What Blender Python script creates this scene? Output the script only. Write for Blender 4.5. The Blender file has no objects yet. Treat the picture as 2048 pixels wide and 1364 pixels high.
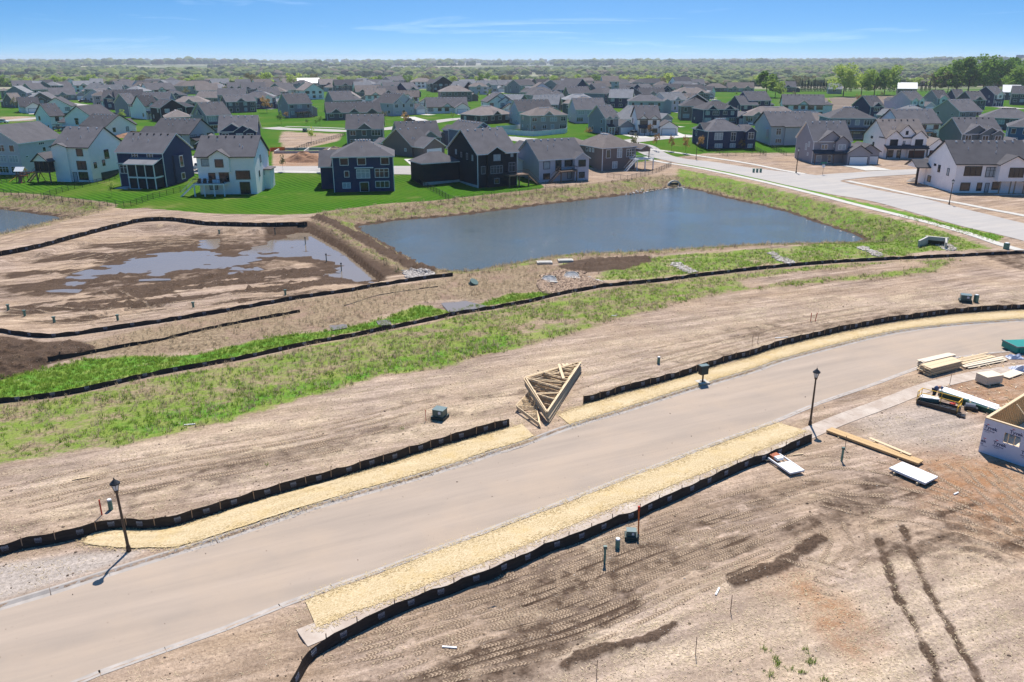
import bpy, math, random
import numpy as np
from mathutils import Vector, Matrix
random.seed(7); rng = np.random.default_rng(7)
S = bpy.context.scene; COL = S.collection
# ---------------------------------------------------------------- camera, sky, sun, exposure
FPX = 1593.0; PITCH = math.atan(564 / FPX); CP, SP = math.cos(PITCH), math.sin(PITCH); CAMH = 28.0
cam = bpy.data.cameras.new('camera'); camo = bpy.data.objects.new('camera', cam); COL.objects.link(camo)
cam.sensor_width = 36; cam.lens = FPX / 2048 * 36; cam.clip_start = 0.5; cam.clip_end = 30000
camo.location = (0, 0, CAMH); camo.rotation_euler = (math.pi / 2 - PITCH, 0, 0); S.camera = camo
SUN_EL = math.radians(58); SUN_AZ = math.radians(7)          # azimuth measured from +Y towards +X
w = bpy.data.worlds.new('World'); S.world = w; w.use_nodes = True
nt = w.node_tree; nt.nodes.clear()
def N(t, typ, **kw):
    n = t.nodes.new(typ)
    for k, v in kw.items():
        if k.startswith('i_'):
            n.inputs[int(k[2:]) if k[2:].isdigit() else k[2:]].default_value = v
        else: setattr(n, k, v)
    return n
def L(t, a, b): t.links.new(a, b)
tc = N(nt, 'ShaderNodeTexCoord'); sx = N(nt, 'ShaderNodeSeparateXYZ'); L(nt, tc.outputs['Generated'], sx.inputs[0])
m1 = N(nt, 'ShaderNodeMath', operation='MULTIPLY', i_1=-9.0); L(nt, sx.outputs[2], m1.inputs[0]); m2_ = N(nt, 'ShaderNodeMath', operation='POWER', i_0=2.71828); L(nt, m1.outputs[0], m2_.inputs[1]); mz = N(nt, 'ShaderNodeMath', operation='MULTIPLY_ADD', i_1=-0.52, i_2=0.66); L(nt, m2_.outputs[0], mz.inputs[0])
cb = N(nt, 'ShaderNodeCombineXYZ'); L(nt, sx.outputs[0], cb.inputs[0]); L(nt, sx.outputs[1], cb.inputs[1]); L(nt, mz.outputs[0], cb.inputs[2])
nm = N(nt, 'ShaderNodeVectorMath', operation='NORMALIZE'); L(nt, cb.outputs[0], nm.inputs[0])
sky = N(nt, 'ShaderNodeTexSky', sky_type='NISHITA', sun_disc=False, sun_elevation=SUN_EL, sun_rotation=SUN_AZ, air_density=1.25, dust_density=0.6, ozone_density=2.2, altitude=200)
L(nt, nm.outputs[0], sky.inputs[0])
hs = N(nt, 'ShaderNodeHueSaturation', i_Saturation=1.46, i_Value=.77); L(nt, sky.outputs[0], hs.inputs['Color'])
# faint cirrus wisps
mp = N(nt, 'ShaderNodeMapping'); mp.inputs['Scale'].default_value = (2.2, 2.2, 34); mp.inputs['Rotation'].default_value = (0, 0.03, 0.3)
L(nt, tc.outputs['Generated'], mp.inputs[0])
cn = N(nt, 'ShaderNodeTexNoise', i_Scale=1.7, i_Detail=7, i_Roughness=0.62); cn.inputs['Distortion'].default_value = 0.6; L(nt, mp.outputs[0], cn.inputs[0])
cr = N(nt, 'ShaderNodeMapRange', i_1=0.56, i_2=0.82, i_3=0.0, i_4=0.28); L(nt, cn.outputs[0], cr.inputs[0])
cm = N(nt, 'ShaderNodeMix', data_type='RGBA'); L(nt, cr.outputs[0], cm.inputs[0]); L(nt, hs.outputs[0], cm.inputs[6]); cm.inputs[7].default_value = (9, 10, 11, 1)
bg = N(nt, 'ShaderNodeBackground', i_Strength=0.115); L(nt, cm.outputs[2], bg.inputs[0])
wo = N(nt, 'ShaderNodeOutputWorld'); L(nt, bg.outputs[0], wo.inputs[0])
sun = bpy.data.lights.new('sun', 'SUN'); sun.energy = 4.7; sun.angle = math.radians(0.5); sun.color = (1, 0.945, 0.87)
suno = bpy.data.objects.new('sun', sun); COL.objects.link(suno)
sd = Vector((math.sin(SUN_AZ) * math.cos(SUN_EL), math.cos(SUN_AZ) * math.cos(SUN_EL), math.sin(SUN_EL)))
suno.rotation_euler = sd.to_track_quat('Z', 'Y').to_euler()
S.view_settings.view_transform = 'Standard'; S.view_settings.look = 'None'; S.view_settings.gamma = 1; S.view_settings.exposure = 0.56
S.view_settings.use_curve_mapping = False
S.render.engine = 'CYCLES'
# ---------------------------------------------------------------- generic helpers
def P(px, py, z=0.0):
    """photo pixel (2048 wide) -> world point on the horizontal plane z"""
    u = px - 1024; v = py - 682
    t = (CAMH - z) / (FPX * SP + v * CP)
    return (u * t, (FPX * CP - v * SP) * t)
def tag(o, label=None, cat=None, group=None, kind=None):
    if label: o['label'] = label
    if cat: o['category'] = cat
    if group: o['group'] = group
    if kind: o['kind'] = kind
    return o
def empty(name, loc=(0, 0, 0), rz=0, label=None, cat=None, group=None):
    o = bpy.data.objects.new(name, None); COL.objects.link(o); o.location = loc; o.rotation_euler = (0, 0, rz)
    o.empty_display_size = 0.3
    return tag(o, label, cat, group)
def link(name, me, parent=None, loc=(0, 0, 0), rot=(0, 0, 0), scale=None):
    o = bpy.data.objects.new(name, me); COL.objects.link(o); o.parent = parent; o.location = loc; o.rotation_euler = rot
    if scale: o.scale = scale
    return o
def copy_tree(o, parent=None):
    c = o.copy(); COL.objects.link(c); c.parent = parent
    for ch in list(o.children): copy_tree(ch, c)
    return c
class MB:
    def __init__(s): s.v = []; s.f = []; s.m = []
    def add(s, vs, fs, m=0):
        b = len(s.v); s.v += [tuple(p) for p in vs]
        for k, f in enumerate(fs):
            s.f.append([b + i for i in f]); s.m.append(m[k] if isinstance(m, (list, tuple)) else m)
        return s
    def box(s, x0, x1, y0, y1, z0, z1, m=0):
        return s.add([(x0,y0,z0),(x1,y0,z0),(x1,y1,z0),(x0,y1,z0),(x0,y0,z1),(x1,y0,z1),(x1,y1,z1),(x0,y1,z1)],
              [(0,3,2,1),(4,5,6,7),(0,1,5,4),(1,2,6,5),(2,3,7,6),(3,0,4,7)], m)
    def beam(s, a, b, w=0.04, h=None, m=0, up=(0, 0, 1)):
        a = Vector(a); b = Vector(b); d = (b - a).normalized(); u = Vector(up)
        if abs(d.dot(u)) > 0.98: u = Vector((0, 1, 0))
        r = d.cross(u).normalized() * (w / 2); q = r.cross(d).normalized() * ((h or w) / 2)
        vs = [a-r-q, a+r-q, a+r+q, a-r+q, b-r-q, b+r-q, b+r+q, b-r+q]
        return s.add(vs, [(0,1,2,3),(7,6,5,4),(0,4,5,1),(1,5,6,2),(2,6,7,3),(3,7,4,0)], m)
    def cyl(s, c, r, z0, z1, n=10, r2=None, m=0, mt=None):
        r2 = r if r2 is None else r2; x, y = c
        vs = [(x+r*math.cos(2*math.pi*i/n), y+r*math.sin(2*math.pi*i/n), z0) for i in range(n)] + \
             [(x+r2*math.cos(2*math.pi*i/n), y+r2*math.sin(2*math.pi*i/n), z1) for i in range(n)]
        fs = [(i, (i+1) % n, n+(i+1) % n, n+i) for i in range(n)] + [tuple(range(n-1, -1, -1)), tuple(range(n, 2*n))]
        return s.add(vs, fs, [m]*(n+1) + [m if mt is None else mt])
    def prism(s, poly, axis, a, b, m=0, caps=None):
        """poly: list of (t,z); extruded along axis 'x' or 'y' from a to b (t is the other axis)"""
        n = len(poly)
        mk = (lambda q, t, z: (q, t, z)) if axis == 'x' else (lambda q, t, z: (t, q, z))
        vs = [mk(a, t, z) for t, z in poly] + [mk(b, t, z) for t, z in poly]
        fs = [(i, (i+1) % n, n+(i+1) % n, n+i) for i in range(n)] + [tuple(range(n-1, -1, -1)), tuple(range(n, 2*n))]
        mm = (list(m) if isinstance(m, (list, tuple)) else [m]*n) + [caps if caps is not None else (m if not isinstance(m, (list, tuple)) else m[0])]*2
        return s.add(vs, fs, mm)
    def mesh(s, name, mats, smooth=False):
        me = bpy.data.meshes.new(name); me.from_pydata(s.v, [], s.f)
        for m in (mats if isinstance(mats, (list, tuple)) else [mats]): me.materials.append(m)
        me.polygons.foreach_set('material_index', s.m)
        if smooth: me.polygons.foreach_set('use_smooth', [True]*len(s.f))
        me.update(); return me
    def obj(s, name, mats, parent=None, loc=(0,0,0), rot=(0,0,0), smooth=False):
        return link(name, s.mesh(name, mats, smooth), parent, loc, rot)
# ---------------------------------------------------------------- materials
def mat(name, col, rough=0.8, var=0.0, scale=3.0, spec=0.3, metal=0.0, bump=0.0, col2=None, stretch=None, alpha=None, detail=4):
    m = bpy.data.materials.new(name); m.use_nodes = True; t = m.node_tree; b = t.nodes['Principled BSDF']
    b.inputs['Roughness'].default_value = rough; b.inputs['Metallic'].default_value = metal
    b.inputs['Specular IOR Level'].default_value = spec
    b.inputs['Base Color'].default_value = (*col, 1)
    if var or col2 or bump:
        tcn = N(t, 'ShaderNodeTexCoord'); src = tcn.outputs['Object']
        if stretch:
            mpn = N(t, 'ShaderNodeMapping'); mpn.inputs['Scale'].default_value = stretch; L(t, src, mpn.inputs[0]); src = mpn.outputs[0]
        n = N(t, 'ShaderNodeTexNoise', i_Scale=scale, i_Detail=detail, i_Roughness=0.65); L(t, src, n.inputs[0])
        mr = N(t, 'ShaderNodeMapRange', i_1=0.3, i_2=0.7); L(t, n.outputs[0], mr.inputs[0])
        mx = N(t, 'ShaderNodeMix', data_type='RGBA'); L(t, mr.outputs[0], mx.inputs[0])
        c2 = col2 or tuple(min(1, c*(1+var)) for c in col); c1 = col if col2 else tuple(c*(1-var) for c in col)
        mx.inputs[6].default_value = (*c1, 1); mx.inputs[7].default_value = (*c2, 1)
        L(t, mx.outputs[2], b.inputs['Base Color'])
        if bump:
            bp = N(t, 'ShaderNodeBump', i_Strength=min(1, bump), i_Distance=0.05); L(t, n.outputs[0], bp.inputs['Height']); L(t, bp.outputs[0], b.inputs['Normal'])
    return m
def siding(name, col):
    m = mat(name, col, 0.8, 0.05, 0.7, 0.15); t = m.node_tree; b = t.nodes['Principled BSDF']
    tcn = N(t, 'ShaderNodeTexCoord'); wv = N(t, 'ShaderNodeTexWave', bands_direction='Z', wave_profile='SAW', i_Scale=0.9); L(t, tcn.outputs['Object'], wv.inputs[0])
    bp = N(t, 'ShaderNodeBump', i_Strength=0.5, i_Distance=0.03); L(t, wv.outputs[1], bp.inputs['Height']); L(t, bp.outputs[0], b.inputs['Normal'])
    return m
WALL = {'W': siding('white siding', (.95,.88,.85)), 'G': siding('grey siding', (.30,.285,.31)), 'LG': siding('light grey siding', (.53,.505,.55)),
        'DG': siding('dark grey siding', (.115,.11,.125)), 'N': siding('navy siding', (.035,.052,.11)), 'K': siding('black green siding', (.024,.028,.034)),
        'GG': siding('green grey siding', (.15,.17,.175)), 'B': siding('beige siding', (.39,.335,.31)), 'T': siding('taupe siding', (.195,.155,.145)),
        'BL': siding('blue siding', (.05,.14,.27)), 'LB': siding('slate blue siding', (.21,.225,.30)), 'CR': siding('lavender grey siding', (.52,.475,.51)), 'DB': siding('dark brown siding', (.10,.08,.078))}
def shingle(name, c):
    m = mat(name, c, 0.95, 0.16, 9, 0.05, detail=3); t = m.node_tree; b = t.nodes['Principled BSDF']
    # large-scale tonal drift on top of the tab-size mottling
    mx = [n for n in t.nodes if n.bl_idname == 'ShaderNodeMix'][0]
    tcn = N(t, 'ShaderNodeTexCoord'); n2 = N(t, 'ShaderNodeTexNoise', i_Scale=0.5, i_Detail=3); L(t, tcn.outputs['Object'], n2.inputs[0])
    mr = N(t, 'ShaderNodeMapRange', i_1=0.3, i_2=0.7, i_3=0.88, i_4=1.12); L(t, n2.outputs[0], mr.inputs[0])
    vm = N(t, 'ShaderNodeVectorMath', operation='SCALE'); L(t, mx.outputs[2], vm.inputs[0]); L(t, mr.outputs[0], vm.inputs['Scale']); oi = N(t, 'ShaderNodeObjectInfo'); m3 = N(t, 'ShaderNodeMapRange', i_3=.78, i_4=1.25); L(t, oi.outputs['Random'], m3.inputs[0]); vm2 = N(t, 'ShaderNodeVectorMath', operation='SCALE'); L(t, vm.outputs[0], vm2.inputs[0]); L(t, m3.outputs[0], vm2.inputs['Scale']); L(t, vm2.outputs[0], b.inputs['Base Color'])
    return m
ROOF = {'g': shingle('grey shingles', (.118,.112,.118)), 'd': shingle('charcoal shingles', (.075,.072,.078)), 'b': shingle('brown grey shingles', (.19,.162,.15)),
        'm': mat('bright metal roof', (.72,.70,.68), 0.35, 0.03, 2, 0.5), 'l': shingle('pale grey shingles', (.21,.21,.22))}
TRIMW = mat('white trim', (.78,.78,.78), 0.6); TRIMK = mat('black trim', (.02,.02,.022), 0.5); TRIMT = mat('tan trim', (.36,.29,.2), 0.7, .15)
M = dict(
 glass=mat('dark window glass', (.025,.03,.035), 0.06, spec=0.7), blind=mat('window with pale blinds', (.38,.41,.43), 0.35, .25, 2.5),
 warm=mat('window with painted warm reflection', (.028,.026,.024), 0.12, .5, 1.5, spec=.6),  # dim brown reflection painted into the pane colour
 screen=mat('dark insect screen', (.02,.021,.024), 0.8), gdoor=mat('white garage door', (.74,.75,.77), 0.55), bdoor=mat('brown garage door', (.09,.035,.022), 0.5, .25, 4),
 wood=mat('fresh lumber', (.62,.47,.29), 0.7, .14, 6, stretch=(1,8,8)), osb=mat('osb sheet', (.50,.33,.16), 0.8, .2, 14), ply=mat('pale sheathing', (.66,.56,.42), 0.75, .08, 8),
 woodd=mat('weathered wood', (.20,.13,.09), 0.8, .25, 5), deck=mat('grey decking', (.24,.22,.21), 0.7, .12, 5), rail=TRIMK,
 conc=mat('concrete', (.47,.45,.42), 0.85, .12, 1.3, bump=.15), concd=mat('dusty sidewalk concrete', (.52,.45,.38), 0.9, .10, 0.55, bump=.1, col2=(.33,.25,.195), detail=6), concw=mat('clean concrete', (.47,.445,.40), 0.85, .12, .8),
 curb=mat('curb concrete', (.36,.32,.285), 0.85, .16, 1.2, bump=.1), rope=mat('dark joint', (.06,.055,.05), .9),
 fabric=mat('black silt fabric', (.034,.026,.021), 0.75, .45, 1.2, stretch=(1,1,6)), stake=mat('wooden stake', (.40,.27,.17), 0.8, .2, 6), mark=mat('pale printed mark', (.24,.27,.33), .7),
 green=mat('utility green', (.07,.13,.11), 0.45, .08, 3, spec=.5), greenp=mat('pale utility green', (.12,.24,.18), 0.5, .05, 3), greent=mat('sunlit steel lid', (.13,.18,.175), 0.4, .08, 4),
 dgreen=mat('dark green base', (.035,.055,.05), 0.6), wht=mat('white plastic', (.75,.75,.75), 0.5), red=mat('orange red plastic', (.55,.05,.025), 0.5), black=mat('black metal', (.018,.018,.02), 0.4, spec=.5),
 brown=mat('bronze pole', (.045,.028,.02), 0.45, spec=.5), lens=mat('frosted lantern glass', (.62,.64,.66), 0.3), yellow=mat('yellow paint', (.72,.42,.03), .45), teal=mat('teal steel', (.0,.20,.17), .5, .1, 2),
 gwrap=mat('dark green wrap', (.015,.07,.05), .5), wrap=mat('house wrap', (.60,.62,.70), 0.55, .04, 2), navyink=mat('navy ink', (.03,.04,.12), .7), redink=mat('red ink', (.55,.08,.09), .7),
 tyre=mat('tyre rubber', (.02,.02,.02), .8), carblack=mat('black car paint', (.02,.022,.025), .2, spec=.6), carwhite=mat('white car paint', (.75,.76,.78), .2, spec=.6), carred=mat('dark red car paint', (.2,.02,.03), .2, spec=.6), cargrey=mat('grey car paint', (.2,.21,.23), .2, spec=.6),
 bark=mat('bark', (.10,.075,.055), .9, .25, 4), vinyl=mat('white vinyl fence', (.72,.75,.80), .5), rock=mat('tan rock', (.42,.33,.25), .85, .3, .8, col2=(.55,.38,.24)), rockg=mat('pale rock', (.55,.52,.48), .85, .2, .9),
 clod=mat('soil clod', (.13,.095,.07), .95, .3, 2), orange=mat('orange mesh', (.75,.16,.03), .7), play=mat('redwood playset', (.34,.10,.045), .7, .2, 4), slide=mat('yellow slide', (.7,.4,.04), .4),
 skin=mat('skin', (.45,.27,.19), .6), shirt=mat('blue shirt', (.05,.09,.20), .8), jeans=mat('dark jeans', (.03,.035,.05), .85), signg=mat('green sign', (.02,.22,.13), .5), pool=mat('turquoise pool', (.05,.5,.5), .3), clay=mat('clay soil', (.30,.16,.09), .95, .3, 1.2, bump=.4),
)
def leafmat(name, c1, c2):
    m = bpy.data.materials.new(name); m.use_nodes = True; t = m.node_tree; b = t.nodes['Principled BSDF']
    b.inputs['Roughness'].default_value = .75; b.inputs['Specular IOR Level'].default_value = .15
    g = N(t, 'ShaderNodeNewGeometry'); oi = N(t, 'ShaderNodeObjectInfo')
    ad = N(t, 'ShaderNodeMath', operation='ADD'); ml = N(t, 'ShaderNodeMath', operation='MULTIPLY', i_1=.6); L(t, g.outputs['Random Per Island'], ml.inputs[0])
    m2 = N(t, 'ShaderNodeMath', operation='MULTIPLY', i_1=.6); L(t, oi.outputs['Random'], m2.inputs[0]); L(t, ml.outputs[0], ad.inputs[0]); L(t, m2.outputs[0], ad.inputs[1])
    mx = N(t, 'ShaderNodeMix', data_type='RGBA'); mx.inputs[6].default_value = (*c1, 1); mx.inputs[7].default_value = (*c2, 1); L(t, ad.outputs[0], mx.inputs[0])
    L(t, mx.outputs[2], b.inputs['Base Color'])
    tr = N(t, 'ShaderNodeBsdfTranslucent'); L(t, mx.outputs[2], tr.inputs[0]); ms = N(t, 'ShaderNodeMixShader', i_0=.5)
    L(t, b.outputs[0], ms.inputs[1]); L(t, tr.outputs[0], ms.inputs[2]); L(t, ms.outputs[0], t.nodes['Material Output'].inputs[0])
    return m
LEAF = {'spring': leafmat('spring leaves', (.22,.34,.05), (.46,.54,.13)), 'mid': leafmat('mid green leaves', (.065,.15,.025), (.21,.32,.06)), 'olive': leafmat('olive buds', (.14,.14,.06), (.24,.22,.11)),
        'bronze': leafmat('bronze young leaves', (.28,.15,.05), (.42,.26,.10)), 'conifer': leafmat('conifer needles', (.015,.04,.02), (.04,.07,.03)),
        'weed': leafmat('weed blades', (.075,.18,.015), (.26,.36,.05)), 'dry': leafmat('dry stalks', (.24,.18,.11), (.56,.45,.30)), 'wood': leafmat('woodland foliage', (.05,.085,.03), (.18,.20,.07))}
def rockmat(name, c1, c2):
    m = mat(name, c1, .9, 0, 2, .15, bump=.3); t = m.node_tree; b = t.nodes['Principled BSDF']; oi = N(t, 'ShaderNodeObjectInfo'); mx = N(t, 'ShaderNodeMix', data_type='RGBA')
    mx.inputs[6].default_value = (*c1, 1); mx.inputs[7].default_value = (*c2, 1); L(t, oi.outputs['Random'], mx.inputs[0]); L(t, mx.outputs[2], b.inputs['Base Color']); return m
M['rock'] = rockmat('tan rock mix', (.12,.08,.055), (.52,.37,.26)); M['rockg'] = rockmat('pale rock mix', (.22,.19,.17), (.62,.56,.50)); M['clod'] = rockmat('soil clod mix', (.07,.048,.034), (.26,.19,.14))
# ---------------------------------------------------------------- numeric noise, polygons
_T = rng.random((256, 256))
def vn(x, y, s=0):
    x = np.asarray(x, float) + s*17.3; y = np.asarray(y, float) + s*9.7
    xi = np.floor(x).astype(int); yi = np.floor(y).astype(int); fx = x-xi; fy = y-yi
    fx = fx*fx*(3-2*fx); fy = fy*fy*(3-2*fy)
    a = _T[xi & 255, yi & 255]; b = _T[(xi+1) & 255, yi & 255]; c = _T[xi & 255, (yi+1) & 255]; d = _T[(xi+1) & 255, (yi+1) & 255]
    return (a*(1-fx)+b*fx)*(1-fy) + (c*(1-fx)+d*fx)*fy
def fbm(x, y, o=4, s=0):
    r = 0; a = 1; t = 0
    for i in range(o): r = r + a*vn(x*2**i, y*2**i, s+i*3); t += a; a *= .55
    return r/t - .5
def sdist(x, y, poly):
    """signed distance to polygon, positive inside"""
    x = np.asarray(x, float); y = np.asarray(y, float); n = len(poly)
    d = np.full(x.shape, 1e18); ins = np.zeros(x.shape, bool)
    for i in range(n):
        x0, y0 = poly[i]; x1, y1 = poly[(i+1) % n]; ex, ey = x1-x0, y1-y0
        t = np.clip(((x-x0)*ex+(y-y0)*ey)/(ex*ex+ey*ey+1e-12), 0, 1)
        d = np.minimum(d, (x-x0-t*ex)**2+(y-y0-t*ey)**2)
        c = ((y0 > y) != (y1 > y))
        with np.errstate(divide='ignore', invalid='ignore'):
            ins ^= c & (x < ex*(y-y0)/(ey if ey != 0 else 1e-12)+x0)
    d = np.sqrt(d); return np.where(ins, d, -d)
def ldist(x, y, pts):
    d = np.full(np.shape(x), 1e18)
    for (x0, y0), (x1, y1) in zip(pts[:-1], pts[1:]):
        ex, ey = x1-x0, y1-y0; t = np.clip(((x-x0)*ex+(y-y0)*ey)/(ex*ex+ey*ey+1e-12), 0, 1)
        d = np.minimum(d, (x-x0-t*ex)**2+(y-y0-t*ey)**2)
    return np.sqrt(d)
def sst(x, a, b): t = np.clip((x-a)/(b-a), 0, 1); return t*t*(3-2*t)
def PP(pts, z=0.0): return [P(a, b, z) for a, b in pts]
def catmull(pts, n=8):
    p = [np.array(q, float) for q in pts]; p = [2*p[0]-p[1]] + p + [2*p[-1]-p[-2]]; out = []
    for i in range(1, len(p)-2):
        for k in range(n):
            t = k/n; a, b, c, d = p[i-1], p[i], p[i+1], p[i+2]
            out.append(.5*((2*b)+(-a+c)*t+(2*a-5*b+4*c-d)*t*t+(-a+3*b-3*c+d)*t**3))
    out.append(p[-2]); return np.array(out)
def resample(pts, step=None, n=None):
    p = np.array(pts, float); s = np.r_[0, np.cumsum(np.hypot(*(np.diff(p[:, :2], axis=0).T)))]
    k = n or max(2, int(round(s[-1]/step))+1); q = np.linspace(0, s[-1], k)
    return np.stack([np.interp(q, s, p[:, i]) for i in range(p.shape[1])], 1)
def offset(pts, d):
    p = np.array(pts, float); t = np.gradient(p, axis=0); t /= np.linalg.norm(t, axis=1)[:, None]+1e-9
    return p + d*np.stack([-t[:, 1], t[:, 0]], 1)
# ---------------------------------------------------------------- terrain
ROAD_T = [(-160,1268),(0,1203),(81,1181),(171,1152),(259,1125),(347,1098),(425,1075),(500,1050),(620,1009),(818,953),(880,934),(935,917),(984,900),(1034,886),(1137,848),(1244,817),(1366,778),(1500,739),(1556,719),(1665,690),(1775,664),(1884,649),(2048,637),(2200,630),(2500,626)]
ROAD_B = [(-260,1570),(0,1440),(170,1364),(300,1316),(430,1271),(550,1222),(609,1200),(687,1171),(765,1144),(838,1115),(884,1100),(1100,1018),(1194,982),(1450,883),(1557,844),(1645,807),(1750,771),(1816,746),(1880,724),(1950,711),(2048,702),(2200,696),(2500,690)]
roadT = resample(catmull(PP(ROAD_T)), 0.6); roadB = resample(catmull(PP(ROAD_B)), 0.6)
roadpoly = [tuple(p) for p in roadT] + [tuple(p) for p in roadB[::-1]]
roadpoly_c = [tuple(p) for p in resample(roadT, n=60)] + [tuple(p) for p in resample(roadB, n=60)[::-1]]
WL = -2.0; BL_ = -0.9
POND = PP([(715,452),(760,446),(800,440),(900,433),(1000,420),(1100,408),(1200,396),(1290,385),(1335,377),(1365,375),(1400,382),(1450,395),(1520,410),(1580,425),(1640,447),(1700,465),(1731,478),(1722,485),(1600,489),(1500,492),(1400,500),(1300,507),(1220,512),(1130,515),(1060,524),(1000,535),(930,548),(880,546),(830,525),(790,500),(750,478),(722,462)], WL)
POND2 = PP([(-400,395),(0,418),(60,425),(110,432),(148,437),(115,446),(60,458),(0,475),(-300,540),(-600,560)], WL)
BASIN = PP([(-700,600),(0,515),(68,502),(154,478),(239,456),(300,447),(410,452),(513,456),(630,452),(700,490),(790,560),(700,580),(478,615),(222,658),(85,674),(0,658),(-500,560)], 0)
PUD = PP([(550,460),(615,456),(649,465),(697,502),(754,533),(788,556),(745,562),(668,560),(658,549),(700,546),(660,537),(640,524),(560,515),(523,516),(478,526),(512,540),(461,547),(444,533),(331,547),(328,559),(294,559),(300,550),(280,543),(212,550),(171,561),(143,584),(85,586),(128,573),(160,546),(205,536),(300,509),(350,505),(408,499),(411,478),(425,478),(428,500),(470,512),(512,496),(547,489)], BL_)
POOLS = [PP(q, -.35) for q in ([(885,606),(930,603),(968,612),(940,621),(900,622)], [(660,651),(690,647),(690,655),(668,659)], [(757,642),(775,640),(778,648),(762,650)])]
SWALE = PP([(40,740),(273,722),(444,700),(600,672),(771,642),(900,612),(1027,594),(1140,570)])
_rx = [-400,-140,-100,-80,-56,-26,-8,6,22,60,100,400]; _ry = [215,206,196,190,182,186,190,200,212,240,235,235]
def micro(x, y):
    return .05*fbm(x*.9, y*.9, 4, 1) + .10*fbm(x*.22, y*.22, 3, 5)
def zraw(x, y, full=True):
    x = np.asarray(x, float); y = np.asarray(y, float)
    y0 = np.interp(x, _rx, _ry); wd = np.interp(x, [30, 80], [20, 50])
    z = 2.4*sst(y-y0, -1, wd)
    z = z + 1.2*fbm(x*.012, y*.012, 3, 9)*sst(y, 260, 420)
    # valley and wooded ridges far away
    z = z - 15*sst(y, 640, 1500)
    r = fbm(x*.0007+3, y*.0011, 5, 21)
    z = z + sst(y, 1900, 5200)*(7+34*r) + sst(y, 900, 2500)*sst(x/np.maximum(y,1), .25, .55)*12
    if not full: return z
    sb = sdist(x, y, BASIN); z = z - .9*sst(sb, 0, 9)
    sp = sdist(x, y, PUD) + 6.5*fbm(x*.19, y*.42, 5, 2)
    z = np.where(sb > 1, np.where(sp > -14, BL_ + np.clip(-sp*.022, -.055, .5) + .20*fbm(x*.22, y*.75, 5, 4)*(1-sst(sp, 6, 12)), z), z)
    sw = ldist(x, y, SWALE); z = z - .45*(1-sst(sw, 1, 5))
    for q in POOLS:
        s = sdist(x, y, q)+.5*fbm(x*.8, y*.8, 3, 3); z = np.where(s > -1.5, np.minimum(z, -.35-np.clip(s*.1, -.15, .15)), z)
    for q in (POND, POND2):
        s = sdist(x, y, q)+.9*fbm(x*.3, y*.3, 3, 6)
        wdt = 6.5+3*sst(x, 20, 60)
        z = np.where(s > -wdt, np.minimum(z, WL + np.where(s > 0, -s*.2, (-s)/wdt*2.0*1.02)), z)
    # berm between basin and pond
    bl = PP([(655,445),(720,472),(790,512),(850,548)], -.5); z = z + .55*(1-sst(ldist(x, y, bl), .4, 2.4))*(1+.9*fbm(x*.6, y*.6, 3, 8))
    return z
def axis(a, fine0, fine1, b, st, g, g2=None, lim=None):
    xs = list(np.arange(fine0, fine1, st)); s = st; x = xs[-1]
    while x < b:
        s *= (g if (lim is None or x < lim) else g2); x += s; xs.append(x)
    s = st; x = xs[0]; lo = []
    while x > a: s *= g; x -= s; lo.append(x)
    return np.array(lo[::-1] + xs)
gx = axis(-9500, -44, 46, 9500, .23, 1.033)
gy = axis(10, 21, 78, 10500, .23, 1.015, 1.05, 265)
GX, GY = np.meshgrid(gx, gy)
GZ = np.empty_like(GX)
near = gy < 420
GZ[near] = zraw(GX[near], GY[near]); GZ[~near] = zraw(GX[~near], GY[~near], False)
SRX = sdist(GX[gy < 140], GY[gy < 140], roadpoly_c)
sr = np.full(GX.shape, -50.0); sr[gy < 140] = SRX
WALK = resample(catmull(PP([(604,1277),(700,1237),(770,1209),(916,1153),(1014,1114),(1100,1078),(1209,1033),(1305,995),(1450,936),(1599,874),(1675,842),(1775,805),(1850,776),(1920,757),(2000,742),(2100,730)])), 1.5)
walkd = np.full(GX.shape, 99.0); walkd[gy < 100] = ldist(GX[gy < 100], GY[gy < 100], [tuple(p) for p in WALK[::2]])
lawnm = sst(GZ, .3, 1.6)
mic = micro(GX, GY)*(1-sst(GY, 250, 500))
mic = mic*(1-.85*lawnm)*sst(-sr, .2, 1.2)*sst(walkd, .9, 1.6)*np.where(GZ < -1.2, .5, 1)
# tyre ruts and windrows pressed into the near dirt
RUTS = [([(1757,1075),(1775,1130),(1800,1200),(1840,1270),(1872,1340),(1890,1420)], .42), ([(1805,1050),(1830,1120),(1870,1200),(1920,1290),(1960,1364),(1970,1420)], .42)]
rutd = np.full(GX.shape, 99.0); nr = gy < 60
for pts, wd in RUTS: rutd[nr] = np.minimum(rutd[nr], ldist(GX[nr], GY[nr], [tuple(p) for p in resample(catmull(PP(pts)), 1.0)]))
rutd = rutd+.35*fbm(GX*1.3, GY*1.3, 4, 95)*(rutd < 3); mic = mic - .12*(1-sst(rutd, .18, .34)) + .05*np.exp(-((rutd-.55)/.14)**2)
WIND = [([(1130,1325),(1200,1300),(1290,1282),(1350,1250)], .7), ([(1470,1160),(1560,1130),(1640,1080)], 1.0), ([(1000,1150),(1015,1145)], .5)]
wdm = np.zeros(GX.shape)
for pts, wd in WIND:
    q = np.full(GX.shape, 99.0); q[nr] = ldist(GX[nr], GY[nr], PP(pts)); wdm = np.maximum(wdm, 1-sst(q+.9*fbm(GX*1.1, GY*1.1, 4, 90), wd*.2, wd*.95))
mic = mic + wdm*(.12+.22*np.abs(fbm(GX*2.2, GY*2.2, 3, 12)))
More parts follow.
